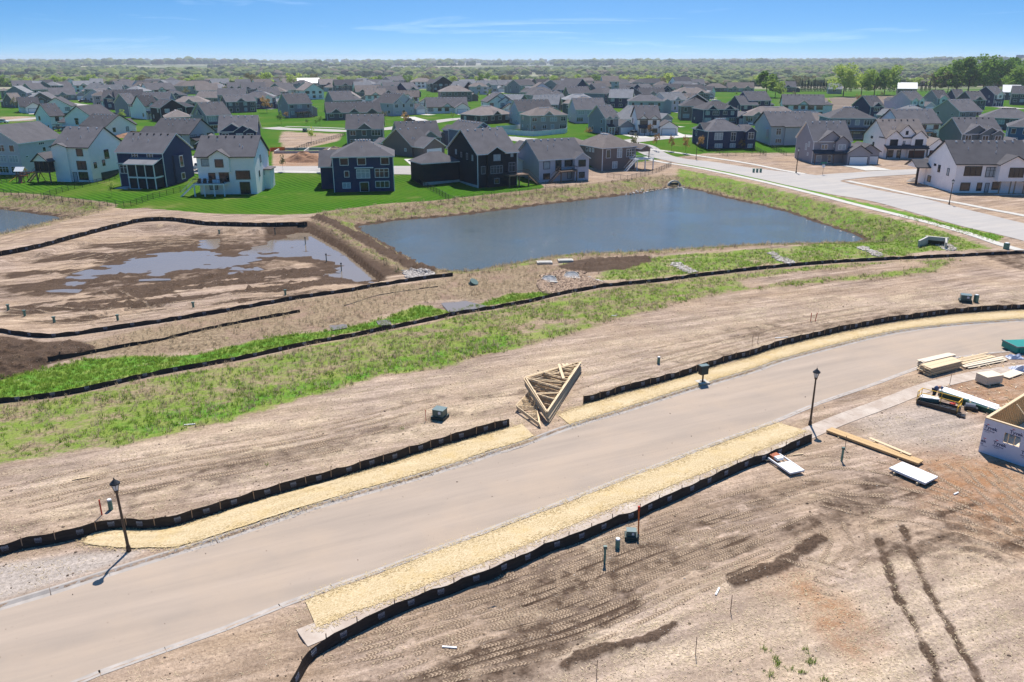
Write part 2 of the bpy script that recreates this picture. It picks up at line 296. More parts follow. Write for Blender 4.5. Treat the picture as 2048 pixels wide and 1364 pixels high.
# cross-rutted churned mud on the right
CH = PP([(1820,1010),(2000,1010),(2120,1060),(2080,1160),(1900,1130),(1830,1060)])
chm = np.zeros(GX.shape); chm[nr] = sst(sdist(GX[nr], GY[nr], CH), -1, 2)
mic = mic + chm*.09*np.sin((GX*.35+GY)*5.2+4*fbm(GX*.5, GY*.5, 3, 14)*3)
GZ = GZ + mic - .25*sst(sr, .25, .5) - .10*(1-sst(walkd, .35, .6))
def gz(x, y):
    i = int(np.clip(np.searchsorted(gx, x)-1, 0, len(gx)-2)); j = int(np.clip(np.searchsorted(gy, y)-1, 0, len(gy)-2))
    u = (x-gx[i])/(gx[i+1]-gx[i]); v = (y-gy[j])/(gy[j+1]-gy[j])
    return float((GZ[j,i]*(1-u)+GZ[j,i+1]*u)*(1-v)+(GZ[j+1,i]*(1-u)+GZ[j+1,i+1]*u)*v)
def gzv(x, y):
    x = np.asarray(x, float); y = np.asarray(y, float)
    i = np.clip(np.searchsorted(gx, x)-1, 0, len(gx)-2); j = np.clip(np.searchsorted(gy, y)-1, 0, len(gy)-2)
    u = np.clip((x-gx[i])/(gx[i+1]-gx[i]), 0, 1); v = np.clip((y-gy[j])/(gy[j+1]-gy[j]), 0, 1)
    return (GZ[j,i]*(1-u)+GZ[j,i+1]*u)*(1-v)+(GZ[j+1,i]*(1-u)+GZ[j+1,i+1]*u)*v
def hit(px, py, up=0.0):
    """pixel -> point on the terrain (or 'up' metres above it)"""
    z = 0.0
    for _ in range(14):
        x, y = P(px, py, z+up); z += .7*(gz(x, y)-z)
    x, y = P(px, py, z+up); return (x, y, gz(x, y))
def hit2(pts, up=0.0): return [hit(a, b, up)[:2] for a, b in pts]
# ---- ground cover masks
def area(pts, soft=1.0, z=None, ymax=None):
    q = hit2(pts) if z is None else PP(pts, z)
    ys = [p[1] for p in q]; y0, y1 = min(ys)-soft*3, max(ys)+soft*3
    m = np.zeros(GX.shape); k = (gy > y0) & (gy < y1)
    m[k] = sst(sdist(GX[k], GY[k], q), -soft, soft); return m
near78 = GY < 178
grass = area([(-80,826),(0,803),(137,790),(308,752),(479,722),(615,691),(700,675),(771,662),(908,632),(1044,610),(1147,587),(1300,566),(1428,550),(1556,536),(1665,527),(1811,519),(1921,514),(1880,545),(1775,558),(1665,565),(1556,576),(1482,584),(1373,605),(1300,624),(1249,636),(1181,660),(1058,694),(959,714),(884,738),(764,752),(672,786),(600,800),(520,830),(400,862),(250,892),(110,915),(0,935),(-80,950)], 1.4)
bare = area([(1480,562),(1600,545),(1750,530),(1830,522),(1850,530),(1750,545),(1600,556),(1500,575)], 1.2) + area([(1020,665),(1080,640),(1160,640),(1120,660),(1040,680)], 1.5)*.5
weedband = grass*(1-.8*np.clip(bare, 0, 1)); grass = grass*(.72-.6*np.clip(bare, 0, 1)) + .25*area([(200,850),(500,790),(800,720),(1000,670),(1100,650),(1150,655),(960,712),(880,736),(760,752),(600,800),(400,850),(230,885)], 2)
fnc = ldist(GX, GY, PP([(0,800),(137,783),(308,745),(479,714),(615,684),(771,653),(908,624),(1044,602),(1147,579),(1300,559),(1556,529),(1811,512)])) if False else None
lush = area([(-60,790),(0,759),(40,748),(85,735),(171,716),(273,710),(393,708),(444,694),(547,672),(649,660),(700,652),(771,633),(839,608),(870,612),(900,622),(959,606),(1027,585),(1078,583),(1140,584),(1040,602),(908,624),(771,653),(615,684),(479,714),(308,745),(137,783),(0,800)], .8)
dead = area([(120,700),(222,672),(342,645),(478,622),(615,598),(737,578),(860,562),(906,552),(1000,540),(1060,530),(1100,528),(1150,545),(1190,560),(1150,578),(1027,585),(959,600),(880,600),(839,604),(771,629),(700,650),(547,670),(393,705),(273,708),(171,712),(95,722)], 1.2)*.9
spond = np.full(GX.shape, -99.0); kk = gy < 330; spond[kk] = np.maximum(sdist(GX[kk], GY[kk], POND), sdist(GX[kk], GY[kk], POND2))
bank = sst(spond, -11, -6)*(1-sst(spond, -1.2, -.2)); dead = np.maximum(dead, bank*.85)
DAM = PP([(640,440),(672,452),(722,477),(790,515),(850,549)], -.5); mud = np.zeros(GX.shape); kk = (gy > 90) & (gy < 190); mud[kk] = 1-sst(ldist(GX[kk], GY[kk], DAM)+.8*fbm(GX[kk]*.6, GY[kk]*.6, 3, 41), 1.3, 2.4)
mud = np.maximum(mud, area([(-60,665),(0,672),(85,684),(150,680),(200,690),(200,702),(95,730),(50,748),(0,762),(-60,780)], 1.2)*.95)
mud = np.maximum(mud, area([(1112,533),(1140,522),(1181,517),(1300,511),(1312,524),(1250,540),(1180,544),(1120,539)], 1)*.9)
mud = np.maximum(mud, area([(640,412),(760,412),(830,408),(860,412),(760,428),(650,440)], 1)*.4)
mud = np.maximum(mud, area([(290,470),(400,462),(560,470),(640,520),(560,545),(420,560),(300,575),(180,600),(120,580),(200,530)], 4)*.5)
mud = np.maximum(mud, area([(1940,500),(2060,500),(2060,545),(2000,530)], 1.2)*.5)
mud = np.maximum(mud, sst(spond, -1.6, -.4)*.8)
mud = np.maximum(mud, (1-sst(rutd, .16, .36))*.62); mud = np.maximum(mud, wdm*.8); mud = np.maximum(mud, chm*.35)
smear = sst(fbm((GX*.9+GY*.42)*.10, (GY*.9-GX*.42)*.45, 5, 44), -.06, .10); mud = np.maximum(mud, smear*.62*area([(560,1364),(700,1270),(1100,1110),(1300,1040),(1600,960),(1760,940),(2048,1010),(2100,1120),(1800,1130),(1600,1170),(1400,1250),(1150,1330),(900,1420)], 3)); mud = np.maximum(mud, smear*.42*area([(0,960),(500,860),(1000,760),(1500,640),(2100,580),(2100,625),(1500,715),(1150,790),(900,850),(400,1000),(0,1090)], 3)); mud = np.maximum(mud, smear*.85*area([(0,540),(200,480),(400,460),(650,500),(760,560),(480,610),(200,650),(0,640)], 4)); mud = np.maximum(mud, area([(1620,985),(1740,965),(1800,1010),(1700,1060),(1630,1040)], 1.5)*.5)
sp = np.full(GX.shape, -99.0); kk = (gy > 60) & (gy < 200); sp[kk] = sdist(GX[kk], GY[kk], PUD); mud = np.maximum(mud, sst(sp, -3.5, -.5)*.7)
pale = .55*area([(150,900),(600,790),(1050,705),(1500,610),(2100,560),(2100,640),(1500,725),(1000,870),(500,1000),(0,1040),(0,960)], 4)
pale = np.maximum(pale, .9*area([(1120,590),(800,560),(900,545),(960,560),(980,600),(900,605),(870,590)], 1.5)) if False else np.maximum(pale, .9*area([(850,562),(900,560),(935,575),(960,600),(900,604),(875,590)], 1))
pale = np.maximum(pale, .8*area([(1030,1250),(1350,1180),(1700,1120),(2100,1080),(2100,1450),(800,1450),(1000,1350)], 5))
pale = np.maximum(pale, .9*area([(1165,1075),(1280,1060),(1300,1090),(1240,1145),(1190,1140)], .6))
gray = area([(-90,1150),(0,1128),(150,1108),(290,1098),(259,1120),(171,1147),(81,1176),(-90,1230)], .5)
gray = np.maximum(gray, .6*area([(1700,835),(1860,800),(1960,850),(1950,910),(1860,900),(1750,880)], 2))
red = 1.0*area([(1800,930),(1900,890),(2100,960),(2100,1120),(1950,1060),(1850,1000)], 3) + .8*area([(1880,770),(2000,740),(2100,760),(2100,850),(1960,830)], 2)
red = red + .9*area([(1590,1170),(1690,1190),(1770,1290),(1720,1330),(1620,1250)], 1.2) + .8*area([(1500,1120),(1640,1150),(1620,1190),(1520,1180)], 1.5)*.7
red = red + .7*area([(545,303),(580,296),(680,298),(700,332),(545,332)], 2, z=2.4)+.8*area([(210,258),(285,262),(270,290),(230,283)], 1.5, z=2.4)
lawn = sst(GZ, .25, .9)*sst(GY, 150, 172)
lawn = np.maximum(lawn, area([(-200,372),(0,386),(90,400),(250,418),(290,416),(420,427),(560,430),(700,424),(830,416),(912,408),(1000,398),(1068,388),(1090,374),(1060,355),(900,330),(-200,330)], .8, z=0))
verge = area([(1280,306),(1344,320),(1420,334),(1504,350),(1665,390),(1811,423),(1921,452),(2012,472),(1994,487),(1935,467),(1848,443),(1738,416),(1592,379),(1464,350),(1340,322)], .6)
slope = area([(1350,335),(1464,357),(1592,386),(1738,424),(1848,450),(1935,475),(1994,498),(1900,503),(1740,505),(1600,500),(1560,498),(1731,482),(1640,447),(1520,410),(1400,378),(1350,368)], 2)
swf = area([(1100,528),(1300,512),(1500,497),(1740,490),(1900,498),(1811,512),(1556,529),(1300,559),(1180,565),(1200,540)], 1.5)
grass = np.maximum(grass, np.maximum(slope*.86, swf*.82)); grass = np.maximum(grass, verge*1.0); grass = np.maximum(grass, bank*.6)
dead = np.maximum(dead, weedband*.62); dead = np.maximum(dead, slope*.40); dead = np.maximum(dead, swf*.3); dead = dead*(1-sst(mud, .55, .9)); bank = bank*(1-sst(mud, .55, .9)); grass = grass*(1-sst(mud, .6, .95)); grass = np.maximum(grass, dead*.28)
grass = np.maximum(grass, lush); dead = dead*(1-lush)
grass = np.maximum(grass, .35*area([(1560,1330),(1640,1310),(1680,1400),(1500,1420)], 1)*(fbm(GX*.8, GY*.8, 3, 31) > .12))
dirtlots = np.zeros(GX.shape)
for q, s in (([(1395,331),(1450,318),(1560,316),(1640,322),(1740,330),(1735,341),(1660,349),(1615,348),(1500,335)], .8), ([(1695,362),(1773,353),(1850,349),(1870,362),(1910,388),(2100,392),(2100,412),(1980,414),(1853,392),(1773,375)], 1), ([(1085,353),(1172,345),(1235,352),(1255,368),(1190,378),(1110,382)], 1),
             ([(0,243),(70,243),(60,232),(0,232)], 3), ([(545,303),(690,300),(690,333),(545,333)], 1.5), ([(2012,472),(2100,480),(2100,505),(2034,498)], .5), ([(566,270),(640,266),(680,268),(600,276),(560,285)], 2), ([(1740,332),(1790,338),(1850,335),(1852,330),(1800,327)], .4)):
    dirtlots = np.maximum(dirtlots, area(q, s))
lawn = lawn*(1-dirtlots)*(1-.7*area([(560,262),(690,268),(680,282),(600,300),(560,302)], 2)); lawn = lawn*(1-sst(spond, -9, -7)); 
field = area([(1585,222),(1560,200),(1640,196),(1790,190),(1790,225),(1690,232)], 4, z=2.4)
woods = sst(GY, 760, 900)*.9
C1 = np.stack([grass*(1-lawn), dead*(1-lawn), mud, pale*(1-lawn)], -1); C2 = np.stack([lawn*(1-field), field, np.clip(red, 0, 1), gray], -1)
mdh = sst(mud, .7, .92)*(GY > 60)*(GY < 190)*(sp < -1); GZ += mdh*(.12+1.9*np.maximum(0, fbm(GX*1.3, GY*1.3, 4, 33)))
me = bpy.data.meshes.new('ground'); nx, ny = len(gx), len(gy)
me.vertices.add(nx*ny); me.vertices.foreach_set('co', np.stack([GX, GY, GZ], -1).astype(np.float32).ravel())
ii = (np.arange(ny-1)[:, None]*nx+np.arange(nx-1)[None]).ravel(); quads = np.stack([ii, ii+1, ii+nx+1, ii+nx], -1).astype(np.int32)
me.loops.add(quads.size); me.loops.foreach_set('vertex_index', quads.ravel()); me.polygons.add(len(quads))
me.polygons.foreach_set('loop_start', np.arange(len(quads), dtype=np.int32)*4); me.polygons.foreach_set('use_smooth', np.ones(len(quads), bool)); me.update()
for nme, C in (('cover', C1), ('kind', C2)):
    a = me.attributes.new(nme, 'FLOAT_COLOR', 'POINT'); a.data.foreach_set('color', np.clip(C, 0, 1).astype(np.float32).ravel())
def ground_material():
    m = bpy.data.materials.new('ground cover'); m.use_nodes = True; t = m.node_tree; b = t.nodes['Principled BSDF']; b.inputs['Specular IOR Level'].default_value = .02
    co = N(t, 'ShaderNodeTexCoord').outputs['Object']
    def noise(scale, detail=5, st=(1,1,1), rot=0.0, rough=.6, dist=0):
        mp = N(t, 'ShaderNodeMapping', vector_type='TEXTURE'); mp.inputs['Scale'].default_value = tuple(1/q for q in st); mp.inputs['Rotation'].default_value = (0, 0, -rot); L(t, co, mp.inputs[0])
        n = N(t, 'ShaderNodeTexNoise', i_Scale=scale, i_Detail=detail, i_Roughness=rough); n.inputs['Distortion'].default_value = dist; L(t, mp.outputs[0], n.inputs[0]); return n.outputs[0]
    def rng_(s, a, b_, c=0.0, d=1.0):
        n = N(t, 'ShaderNodeMapRange', i_1=a, i_2=b_, i_3=c, i_4=d); L(t, s, n.inputs[0]); return n.outputs[0]
    def mth(op, a, b_):
        n = N(t, 'ShaderNodeMath', operation=op)
        for k, v in ((0, a), (1, b_)):
            if isinstance(v, (int, float)): n.inputs[k].default_value = v
            else: L(t, v, n.inputs[k])
        return n.outputs[0]
    def mix(f, a, b_):
        n = N(t, 'ShaderNodeMix', data_type='RGBA')
        if isinstance(f, (int, float)): n.inputs[0].default_value = f
        else: L(t, f, n.inputs[0])
        for k, v in ((6, a), (7, b_)):
            if isinstance(v, tuple): n.inputs[k].default_value = (*v, 1)
            else: L(t, v, n.inputs[k])
        return n.outputs[2]
    at1 = N(t, 'ShaderNodeAttribute', attribute_name='cover'); s1 = N(t, 'ShaderNodeSeparateColor'); L(t, at1.outputs['Color'], s1.inputs[0])
    at2 = N(t, 'ShaderNodeAttribute', attribute_name='kind'); s2 = N(t, 'ShaderNodeSeparateColor'); L(t, at2.outputs['Color'], s2.inputs[0])
    gr, de, mu, pa = s1.outputs[0], s1.outputs[1], s1.outputs[2], at1.outputs['Alpha']
    la, fi, re, ga = s2.outputs[0], s2.outputs[1], s2.outputs[2], at2.outputs['Alpha']
    streak = noise(1.0, 6, (.10, .9, 1), -.40); streak2 = noise(2.2, 6, (.07, 1.0, 1), -.30, .65, .3); big = noise(.11, 4); mid = noise(.7, 6); fine = noise(7.0, 5, rough=.7); grit = noise(28, 3, rough=.8)
    d = mix(rng_(streak, .38, .62), (.175,.122,.090), (.47,.355,.278)); d = mix(mth('MULTIPLY', rng_(streak2, .42, .68), .75), d, (.155,.108,.078))
    d = mix(mth('MULTIPLY', rng_(big, .4, .65), .6), d, (0.384,0.272,0.176)); d = mix(mth('MULTIPLY', rng_(mid, .50, .7), .5), d, (.18,.127,.093))
    straw = mth('MULTIPLY', rng_(mth('ADD', noise(.35, 5, (.4, 1, 1), -.4), mth('MULTIPLY', pa, .22)), .60, .80), rng_(fine, .38, .60))
    d = mix(mth('MULTIPLY', straw, .8), d, (.68,.54,.36))
    d = mix(mth('MULTIPLY', pa, .35), d, (.44,.35,.28))
    d = mix(mth('MULTIPLY', re, rng_(mid, .35, .6, .25, .9)), d, (.29,.145,.068)); d = mix(mth('MULTIPLY', ga, .8), d, (.37,.325,.29))
    d = mix(rng_(grit, .56, .74, 0, .7), d, (.12,.09,.065)); d = mix(rng_(grit, .44, .28, 0, .7), d, (.70,.60,.48))
    mf = rng_(mth('ADD', mu, mth('MULTIPLY', mth('SUBTRACT', mid, .5), .9)), .25, .6)
    mudc = mix(rng_(fine, .35, .65), (.030,.019,.013), (.095,.061,.041)); d = mix(mth('MULTIPLY', mf, .92), d, mudc)
    dn = noise(1.6, 6, rough=.7); df = rng_(mth('ADD', de, mth('MULTIPLY', mth('SUBTRACT', dn, .5), .8)), .25, .6)
    deadc = mix(rng_(noise(2.6, 6, rough=.75), .36, .62), (.14,.098,.062), (.40,.305,.195)); deadc = mix(rng_(noise(.3, 5), .5, .66, 0, .8), deadc, (.30,.20,.15)); deadc = mix(rng_(grit, .35, .6, 0, .4), deadc, (.12,.09,.06)); d = mix(mth('MULTIPLY', df, .9), d, deadc)
    gn = mth('ADD', mth('MULTIPLY', noise(.5, 7, (.6, 1, 1), -.3, .72), .75), mth('MULTIPLY', noise(4.0, 4, rough=.7), .25))
    gf = rng_(mth('ADD', gr, mth('MULTIPLY', mth('SUBTRACT', gn, .5), 2.4)), .52, .82)
    gc = mix(rng_(fine, .35, .65), (.07,.15,.010), (.19,.265,.042)); gc = mix(rng_(noise(.25, 4), .45, .65, 0, .5), gc, (.28,.27,.09))
    gc = mix(rng_(mth('ADD', gr, noise(.6, 3)), 1.35, 1.6), gc, (.075,.22,.015)); d = mix(mth('MULTIPLY', gf, .9), d, gc)
    # mown lawns with mower stripes and worn patches
    wv = N(t, 'ShaderNodeTexWave', i_Scale=.35, bands_direction='DIAGONAL'); wv.inputs['Distortion'].default_value = 2.0; L(t, co, wv.inputs[0])
    lc = mix(rng_(wv.outputs[1], .2, .8), (.024,.085,.003), (.058,.145,.010)); lc = mix(rng_(noise(.045, 4), .45, .62, 0, .6), lc, (.095,.14,.018)); lc = mix(rng_(noise(.09, 5), .60, .70, 0, .5), lc, (.22,.19,.08)); lc = mix(rng_(fine, .3, .7, 0, .35), lc, (.05,.11,.012))
    d = mix(rng_(mth('ADD', la, mth('MULTIPLY', mth('SUBTRACT', mid, .5), .4)), .35, .65), d, lc)
    d = mix(fi, d, mix(rng_(noise(.5, 4, (.1, 1, 1)), .35, .65), (.13,.105,.085), (.22,.175,.14)))
    # beyond the houses: wooded country, pale fields and yards
    geo = N(t, 'ShaderNodeSeparateXYZ'); L(t, co, geo.inputs[0]); wf = rng_(geo.outputs[1], 700, 900)
    wc = mix(rng_(noise(.004, 5, (1, 2.5, 1)), .5, .6), (.07,.10,.04), (.20,.22,.10)); wc = mix(rng_(noise(.0016, 4, (.8, 5, 1)), .50, .55, 0, .95), wc, (.33,.29,.23))
    d = mix(wf, d, wc)
    sp_ = N(t, 'ShaderNodeVectorMath', operation='SCALE'); L(t, d, sp_.inputs[0]); near_ = rng_(geo.outputs[1], 150, 420, 1.25, .4); sc_ = mth('ADD', mth('MULTIPLY', mth('SUBTRACT', noise(4.6, 6, rough=.85), .5), 1.9), mth('MULTIPLY', mth('SUBTRACT', noise(1.7, 5, (.35,1,1), -.4, .8), .5), .7)); L(t, mth('ADD', 1.0, mth('MULTIPLY', sc_, near_)), sp_.inputs['Scale']); d = sp_.outputs[0]
    L(t, d, b.inputs['Base Color']); L(t, rng_(mth('MULTIPLY', mf, rng_(mu, .4, .9)), 0, 1, .95, .72), b.inputs['Roughness'])
    hgt = mth('ADD', mth('MULTIPLY', mid, .6), mth('MULTIPLY', fine, .35)); hgt = mth('ADD', hgt, mth('MULTIPLY', streak2, .5)); hgt = mth('ADD', hgt, mth('MULTIPLY', grit, .06))
    bp = N(t, 'ShaderNodeBump', i_Strength=.55, i_Distance=.12); L(t, hgt, bp.inputs['Height']); L(t, bp.outputs[0], b.inputs['Normal'])
    return m
me.materials.append(ground_material()); ground = link('ground', me); tag(ground, kind='structure')
# ---- water
def water_mat(name, col, rough, bump, scale):
    m = bpy.data.materials.new(name); m.use_nodes = True; t = m.node_tree; b = t.nodes['Principled BSDF']
    b.inputs['Roughness'].default_value = rough; b.inputs['IOR'].default_value = 1.5; b.inputs['Specular IOR Level'].default_value = .6
    co = N(t, 'ShaderNodeTexCoord').outputs['Object']; n0 = N(t, 'ShaderNodeTexNoise', i_Scale=.05, i_Detail=3); L(t, co, n0.inputs[0])
    mx = N(t, 'ShaderNodeMix', data_type='RGBA'); mx.inputs[6].default_value = (*col, 1); mx.inputs[7].default_value = (*[c*1.35 for c in col], 1); L(t, n0.outputs[0], mx.inputs[0]); L(t, mx.outputs[2], b.inputs['Base Color'])
    mp = N(t, 'ShaderNodeMapping'); mp.inputs['Scale'].default_value = (1, 1.7, 1); mp.inputs['Rotation'].default_value = (0, 0, .35); L(t, co, mp.inputs[0])
    n = N(t, 'ShaderNodeTexNoise', i_Scale=scale, i_Detail=4, i_Roughness=.6); L(t, mp.outputs[0], n.inputs[0])
    n2 = N(t, 'ShaderNodeTexNoise', i_Scale=.12, i_Detail=2); L(t, co, n2.inputs[0]); mm = N(t, 'ShaderNodeMath', operation='MULTIPLY'); L(t, n.outputs[0], mm.inputs[0]); L(t, n2.outputs[0], mm.inputs[1])
    bp = N(t, 'ShaderNodeBump', i_Strength=1.0, i_Distance=bump); L(t, mm.outputs[0], bp.inputs['Height']); L(t, bp.outputs[0], b.inputs['Normal'])
    return m
WAT = water_mat('pond water', (.062,.084,.092), .05, .16, 2.2); WATM = water_mat('muddy puddle water', (.17,.135,.10), .04, .012, 1.5)
def sheet(name, poly, z, m, grow=2.0):
    p = np.array(poly); n = len(p); area2 = sum(p[i][0]*p[(i+1) % n][1]-p[(i+1) % n][0]*p[i][1] for i in range(n)); sg = 1 if area2 > 0 else -1
    out = []
    for i in range(n):
        t = p[(i+1) % n]-p[i-1]; t = t/np.linalg.norm(t); out.append((p[i][0]+sg*t[1]*grow, p[i][1]-sg*t[0]*grow, z))
    if sg < 0: out = out[::-1]
    mb = MB(); mb.add(out, [tuple(range(n))]); me = mb.mesh(name, m)
    import bmesh
    bm = bmesh.new(); bm.from_mesh(me); bmesh.ops.triangulate(bm, faces=bm.faces[:]); bm.to_mesh(me); bm.free()
    return link(name, me)
tag(sheet('pond_water', POND, WL+.02, WAT, 1.5), kind='structure'); tag(sheet('pond_water', POND2, WL+.02, WAT, 1.5), kind='structure')
tag(sheet('puddle_water', PUD, BL_, WATM, 1.2), kind='structure')
for q in POOLS: tag(sheet('puddle_water', q, -.35, WATM, .3), kind='structure')
# ---- draped strips
def strip(name, A, B, n, m, mats, zf, parent=None, midx=None):
    A = resample(A, n=n); B = resample(B, n=n); mb = MB()
    for i in range(n):
        for j in range(m):
            f = j/(m-1); x, y = A[i]*(1-f)+B[i]*f; mb.v.append((x, y, zf(x, y, i, f)))
    for i in range(n-1):
        for j in range(m-1):
            a = i*m+j; mb.f.append([a, a+1, a+m+1, a+m]); mb.m.append(0)
    me = mb.mesh(name, mats, True)
    if me.polygons[0].normal.z < 0: me.flip_normals()
    return link(name, me, parent)
def asphalt(name, base, dark, dirt):
    m = bpy.data.materials.new(name); m.use_nodes = True; t = m.node_tree; b = t.nodes['Principled BSDF']; b.inputs['Roughness'].default_value = .95; b.inputs['Specular IOR Level'].default_value = .03
    co = N(t, 'ShaderNodeTexCoord').outputs['Object']
    def nz(scale, st=(1,1,1), rot=0, d=5, r=.6):
        mp = N(t, 'ShaderNodeMapping', vector_type='TEXTURE'); mp.inputs['Scale'].default_value = tuple(1/q for q in st); mp.inputs['Rotation'].default_value = (0,0,-rot); L(t, co, mp.inputs[0]); n = N(t, 'ShaderNodeTexNoise', i_Scale=scale, i_Detail=d, i_Roughness=r); L(t, mp.outputs[0], n.inputs[0]); return n.outputs[0]
    def mr(s, a, b_, c, d):
        n = N(t, 'ShaderNodeMapRange', i_1=a, i_2=b_, i_3=c, i_4=d); L(t, s, n.inputs[0]); return n.outputs[0]
    def mix(f, a, c):
        n = N(t, 'ShaderNodeMix', data_type='RGBA'); L(t, f, n.inputs[0])
        for k, v in ((6, a), (7, c)):
            if isinstance(v, tuple): n.inputs[k].default_value = (*v, 1)
            else: L(t, v, n.inputs[k])
        return n.outputs[2]
    c = mix(mr(nz(.5, (.12, 1.2, 1), -.42), .35, .65, 0, 1), dark, base); c = mix(mr(nz(.16), .45, .65, 0, .6), c, dirt); c = mix(mr(nz(.9, (.05, 1.6, 1), -.44, 6, .7), .52, .68, 0, .5), c, dark)
    c = mix(mr(nz(30, d=2), .35, .65, 0, .12), c, (.20,.18,.16)); c = mix(mr(nz(1.7, d=6, r=.75), .66, .72, 0, .45), c, (.20,.15,.12)); c = mix(mr(nz(5, d=3, r=.7), .70, .74, 0, .5), c, (.14,.10,.08))
    L(t, c, b.inputs['Base Color']); bp = N(t, 'ShaderNodeBump', i_Strength=.3, i_Distance=.01); L(t, nz(40, d=2), bp.inputs['Height']); L(t, bp.outputs[0], b.inputs['Normal']); return m
ROADM = asphalt('dusty asphalt', (.40,.32,.255), (.325,.265,.215), (.42,.325,.245)); ROAD2 = asphalt('pale asphalt', (.42,.39,.36), (.35,.33,.315), (.43,.39,.35))
road = strip('road', offset(roadT, -.62), offset(roadB, .62), 260, 14, ROADM, lambda x, y, i, f: -.12+.06*(1-(2*f-1)**2)); tag(road, kind='structure')
# mountable kerbs in cast sections
def kerb(edge, side, name='curb'):
    root = empty(name); tag(root, kind='structure')
    pr = [(0, -.2), (0, .02), (.16, .02), (.36, -.10), (.66, -.122), (.66, -.2)]
    pts = resample(edge, 3.0)
    for k in range(len(pts)-1):
        a, b = pts[k], pts[k+1]; t = (b-a)/np.linalg.norm(b-a); nrm = np.array([-t[1], t[0]])*side
        a2, b2 = a+t*.012, b-t*.012; mb = MB(); n = len(pr)
        vs = [(*(a2+nrm*o), z) for o, z in pr]+[(*(b2+nrm*o), z) for o, z in pr]
        mb.add(vs, [(i, (i+1) % n, n+(i+1) % n, n+i) for i in range(n)]+[tuple(range(n-1,-1,-1)), tuple(range(n, 2*n))])
        mb.obj('curb_section', M['curb'], root)
    return root
kerb(roadT, -1); kerb(roadB, 1)
sw = empty('sidewalk'); tag(sw, kind='structure')
def slabs(root, line, width, m, lift, gap=.005, step=1.5, flat=False, thick=.12):
    line = resample(line, step)
    for k in range(len(line)-1):
        a, b = line[k], line[k+1]; t = (b-a)/np.linalg.norm(b-a); n = np.array([-t[1], t[0]])*width/2; a = a+t*gap; b = b-t*gap
        z = [lift+(0 if flat else gz(*p)) for p in (a-n, b-n, b+n, a+n)]; q = [a-n, b-n, b+n, a+n]
        mb = MB(); mb.add([(*p, zz-thick) for p, zz in zip(q, z)]+[(*p, zz) for p, zz in zip(q, z)], [(0,3,2,1),(4,5,6,7),(0,1,5,4),(1,2,6,5),(2,3,7,6),(3,0,4,7)]); mb.obj('sidewalk_slab', m, root)
slabs(sw, WALK, 1.55, M['concd'], .035, flat=True)
# collector street on the right, side streets between the houses
def gpl(pts, n=10): return catmull(hit2(pts), n)
def zt(off): return lambda x, y, i, f: gz(x, y)+off
farT = gpl([(1243,279),(1300,290),(1340,310),(1418,323),(1496,335),(1590,346),(1640,352),(1700,368),(1775,384),(1843,396),(1921,416),(2048,447),(2200,486)])
farB = gpl([(1235,291),(1282,307),(1340,323),(1418,337),(1500,354),(1590,374),(1652,387),(1740,402),(1811,421),(1921,452),(2012,473),(2100,497),(2200,524)])
tag(strip('collector_road', farT, farB, 150, 10, ROAD2, zt(.05)), kind='structure')
tag(strip('side_street', gpl([(1631,351),(1662,348),(1740,343),(1796,340),(1851,337),(1960,330),(2100,322)]), gpl([(1655,372),(1679,363),(1695,359),(1773,352),(1843,348),(1960,343),(2100,337)]), 60, 6, ROAD2, zt(.06)), kind='structure')
def street(center, width, name='side_street', m=None, off=.06):
    c = catmull(hit2(center), 8); n = max(8, int(len(resample(c, 2)))); return tag(strip(name, offset(c, width/2), offset(c, -width/2), n, 5, m or ROAD2, zt(off)), kind='structure')
for q in ([(1010,275),(1069,283),(1150,288),(1243,284),(1300,278),(1380,270)], [(360,322),(420,338),(544,338),(650,338),(790,339),(845,340)], [(540,255),(571,258),(640,260),(690,262),(760,259),(795,255),(854,246),(912,238),(960,235)],
          [(705,203),(760,205),(826,206),(873,200),(930,190)], [(120,205),(170,211),(205,212)], [(185,228),(228,230),(270,231)], [(-30,243),(20,241),(64,237),(110,233)], [(1215,226),(1250,226),(1290,223)], [(440,198),(480,196),(520,194)], [(930,184),(965,188),(990,190)], [(1330,212),(1352,222),(1370,226)], [(1950,212),(1990,213),(2040,218)]):
    street(q, 8.5)
for q, w_ in (([(1330,262),(1350,270),(1372,275)], 7), ([(815,234),(835,240),(858,246)], 7), ([(1700,330),(1725,334),(1758,341)], 7.5), ([(1235,262),(1262,270),(1290,276)], 6), ([(1040,300),(1040,300.5)], .1), ([(830,318),(845,330),(852,338)], 6), ([(1840,316),(1880,322),(1930,330)], 7), ([(400,312),(398,325),(395,335)], 5)):
    if w_ > 1: street(q, w_, 'driveway', M['concw'], .08)
sw2 = empty('sidewalk'); tag(sw2, kind='structure'); slabs(sw2, gpl([(1288,316),(1360,330),(1464,350),(1592,379),(1738,416),(1848,443),(1935,467),(1994,487),(2040,501)]), 1.8, M['concw'], .07)
sw3 = empty('sidewalk'); tag(sw3, kind='structure'); slabs(sw3, gpl([(1285,298),(1340,303.5),(1418,315),(1496,327),(1560,340),(1609,348)]), 1.7, M['concw'], .07)
sw4 = empty('sidewalk'); tag(sw4, kind='structure'); slabs(sw4, gpl([(1695,362),(1773,378),(1853,395),(1921,407),(1980,419),(2060,434)]), 1.7, M['concw'], .07)
sw5 = empty('sidewalk'); tag(sw5, kind='structure'); slabs(sw5, gpl([(985,271),(1069,278),(1130,281),(1180,281)]), 1.7, M['concw'], .07); slabs(sw5, gpl([(544,344),(650,345),(700,346)]), 1.5, M['concw'], .07); slabs(sw5, gpl([(571,253),(640,255),(690,257)]), 1.7, M['concw'], .07)
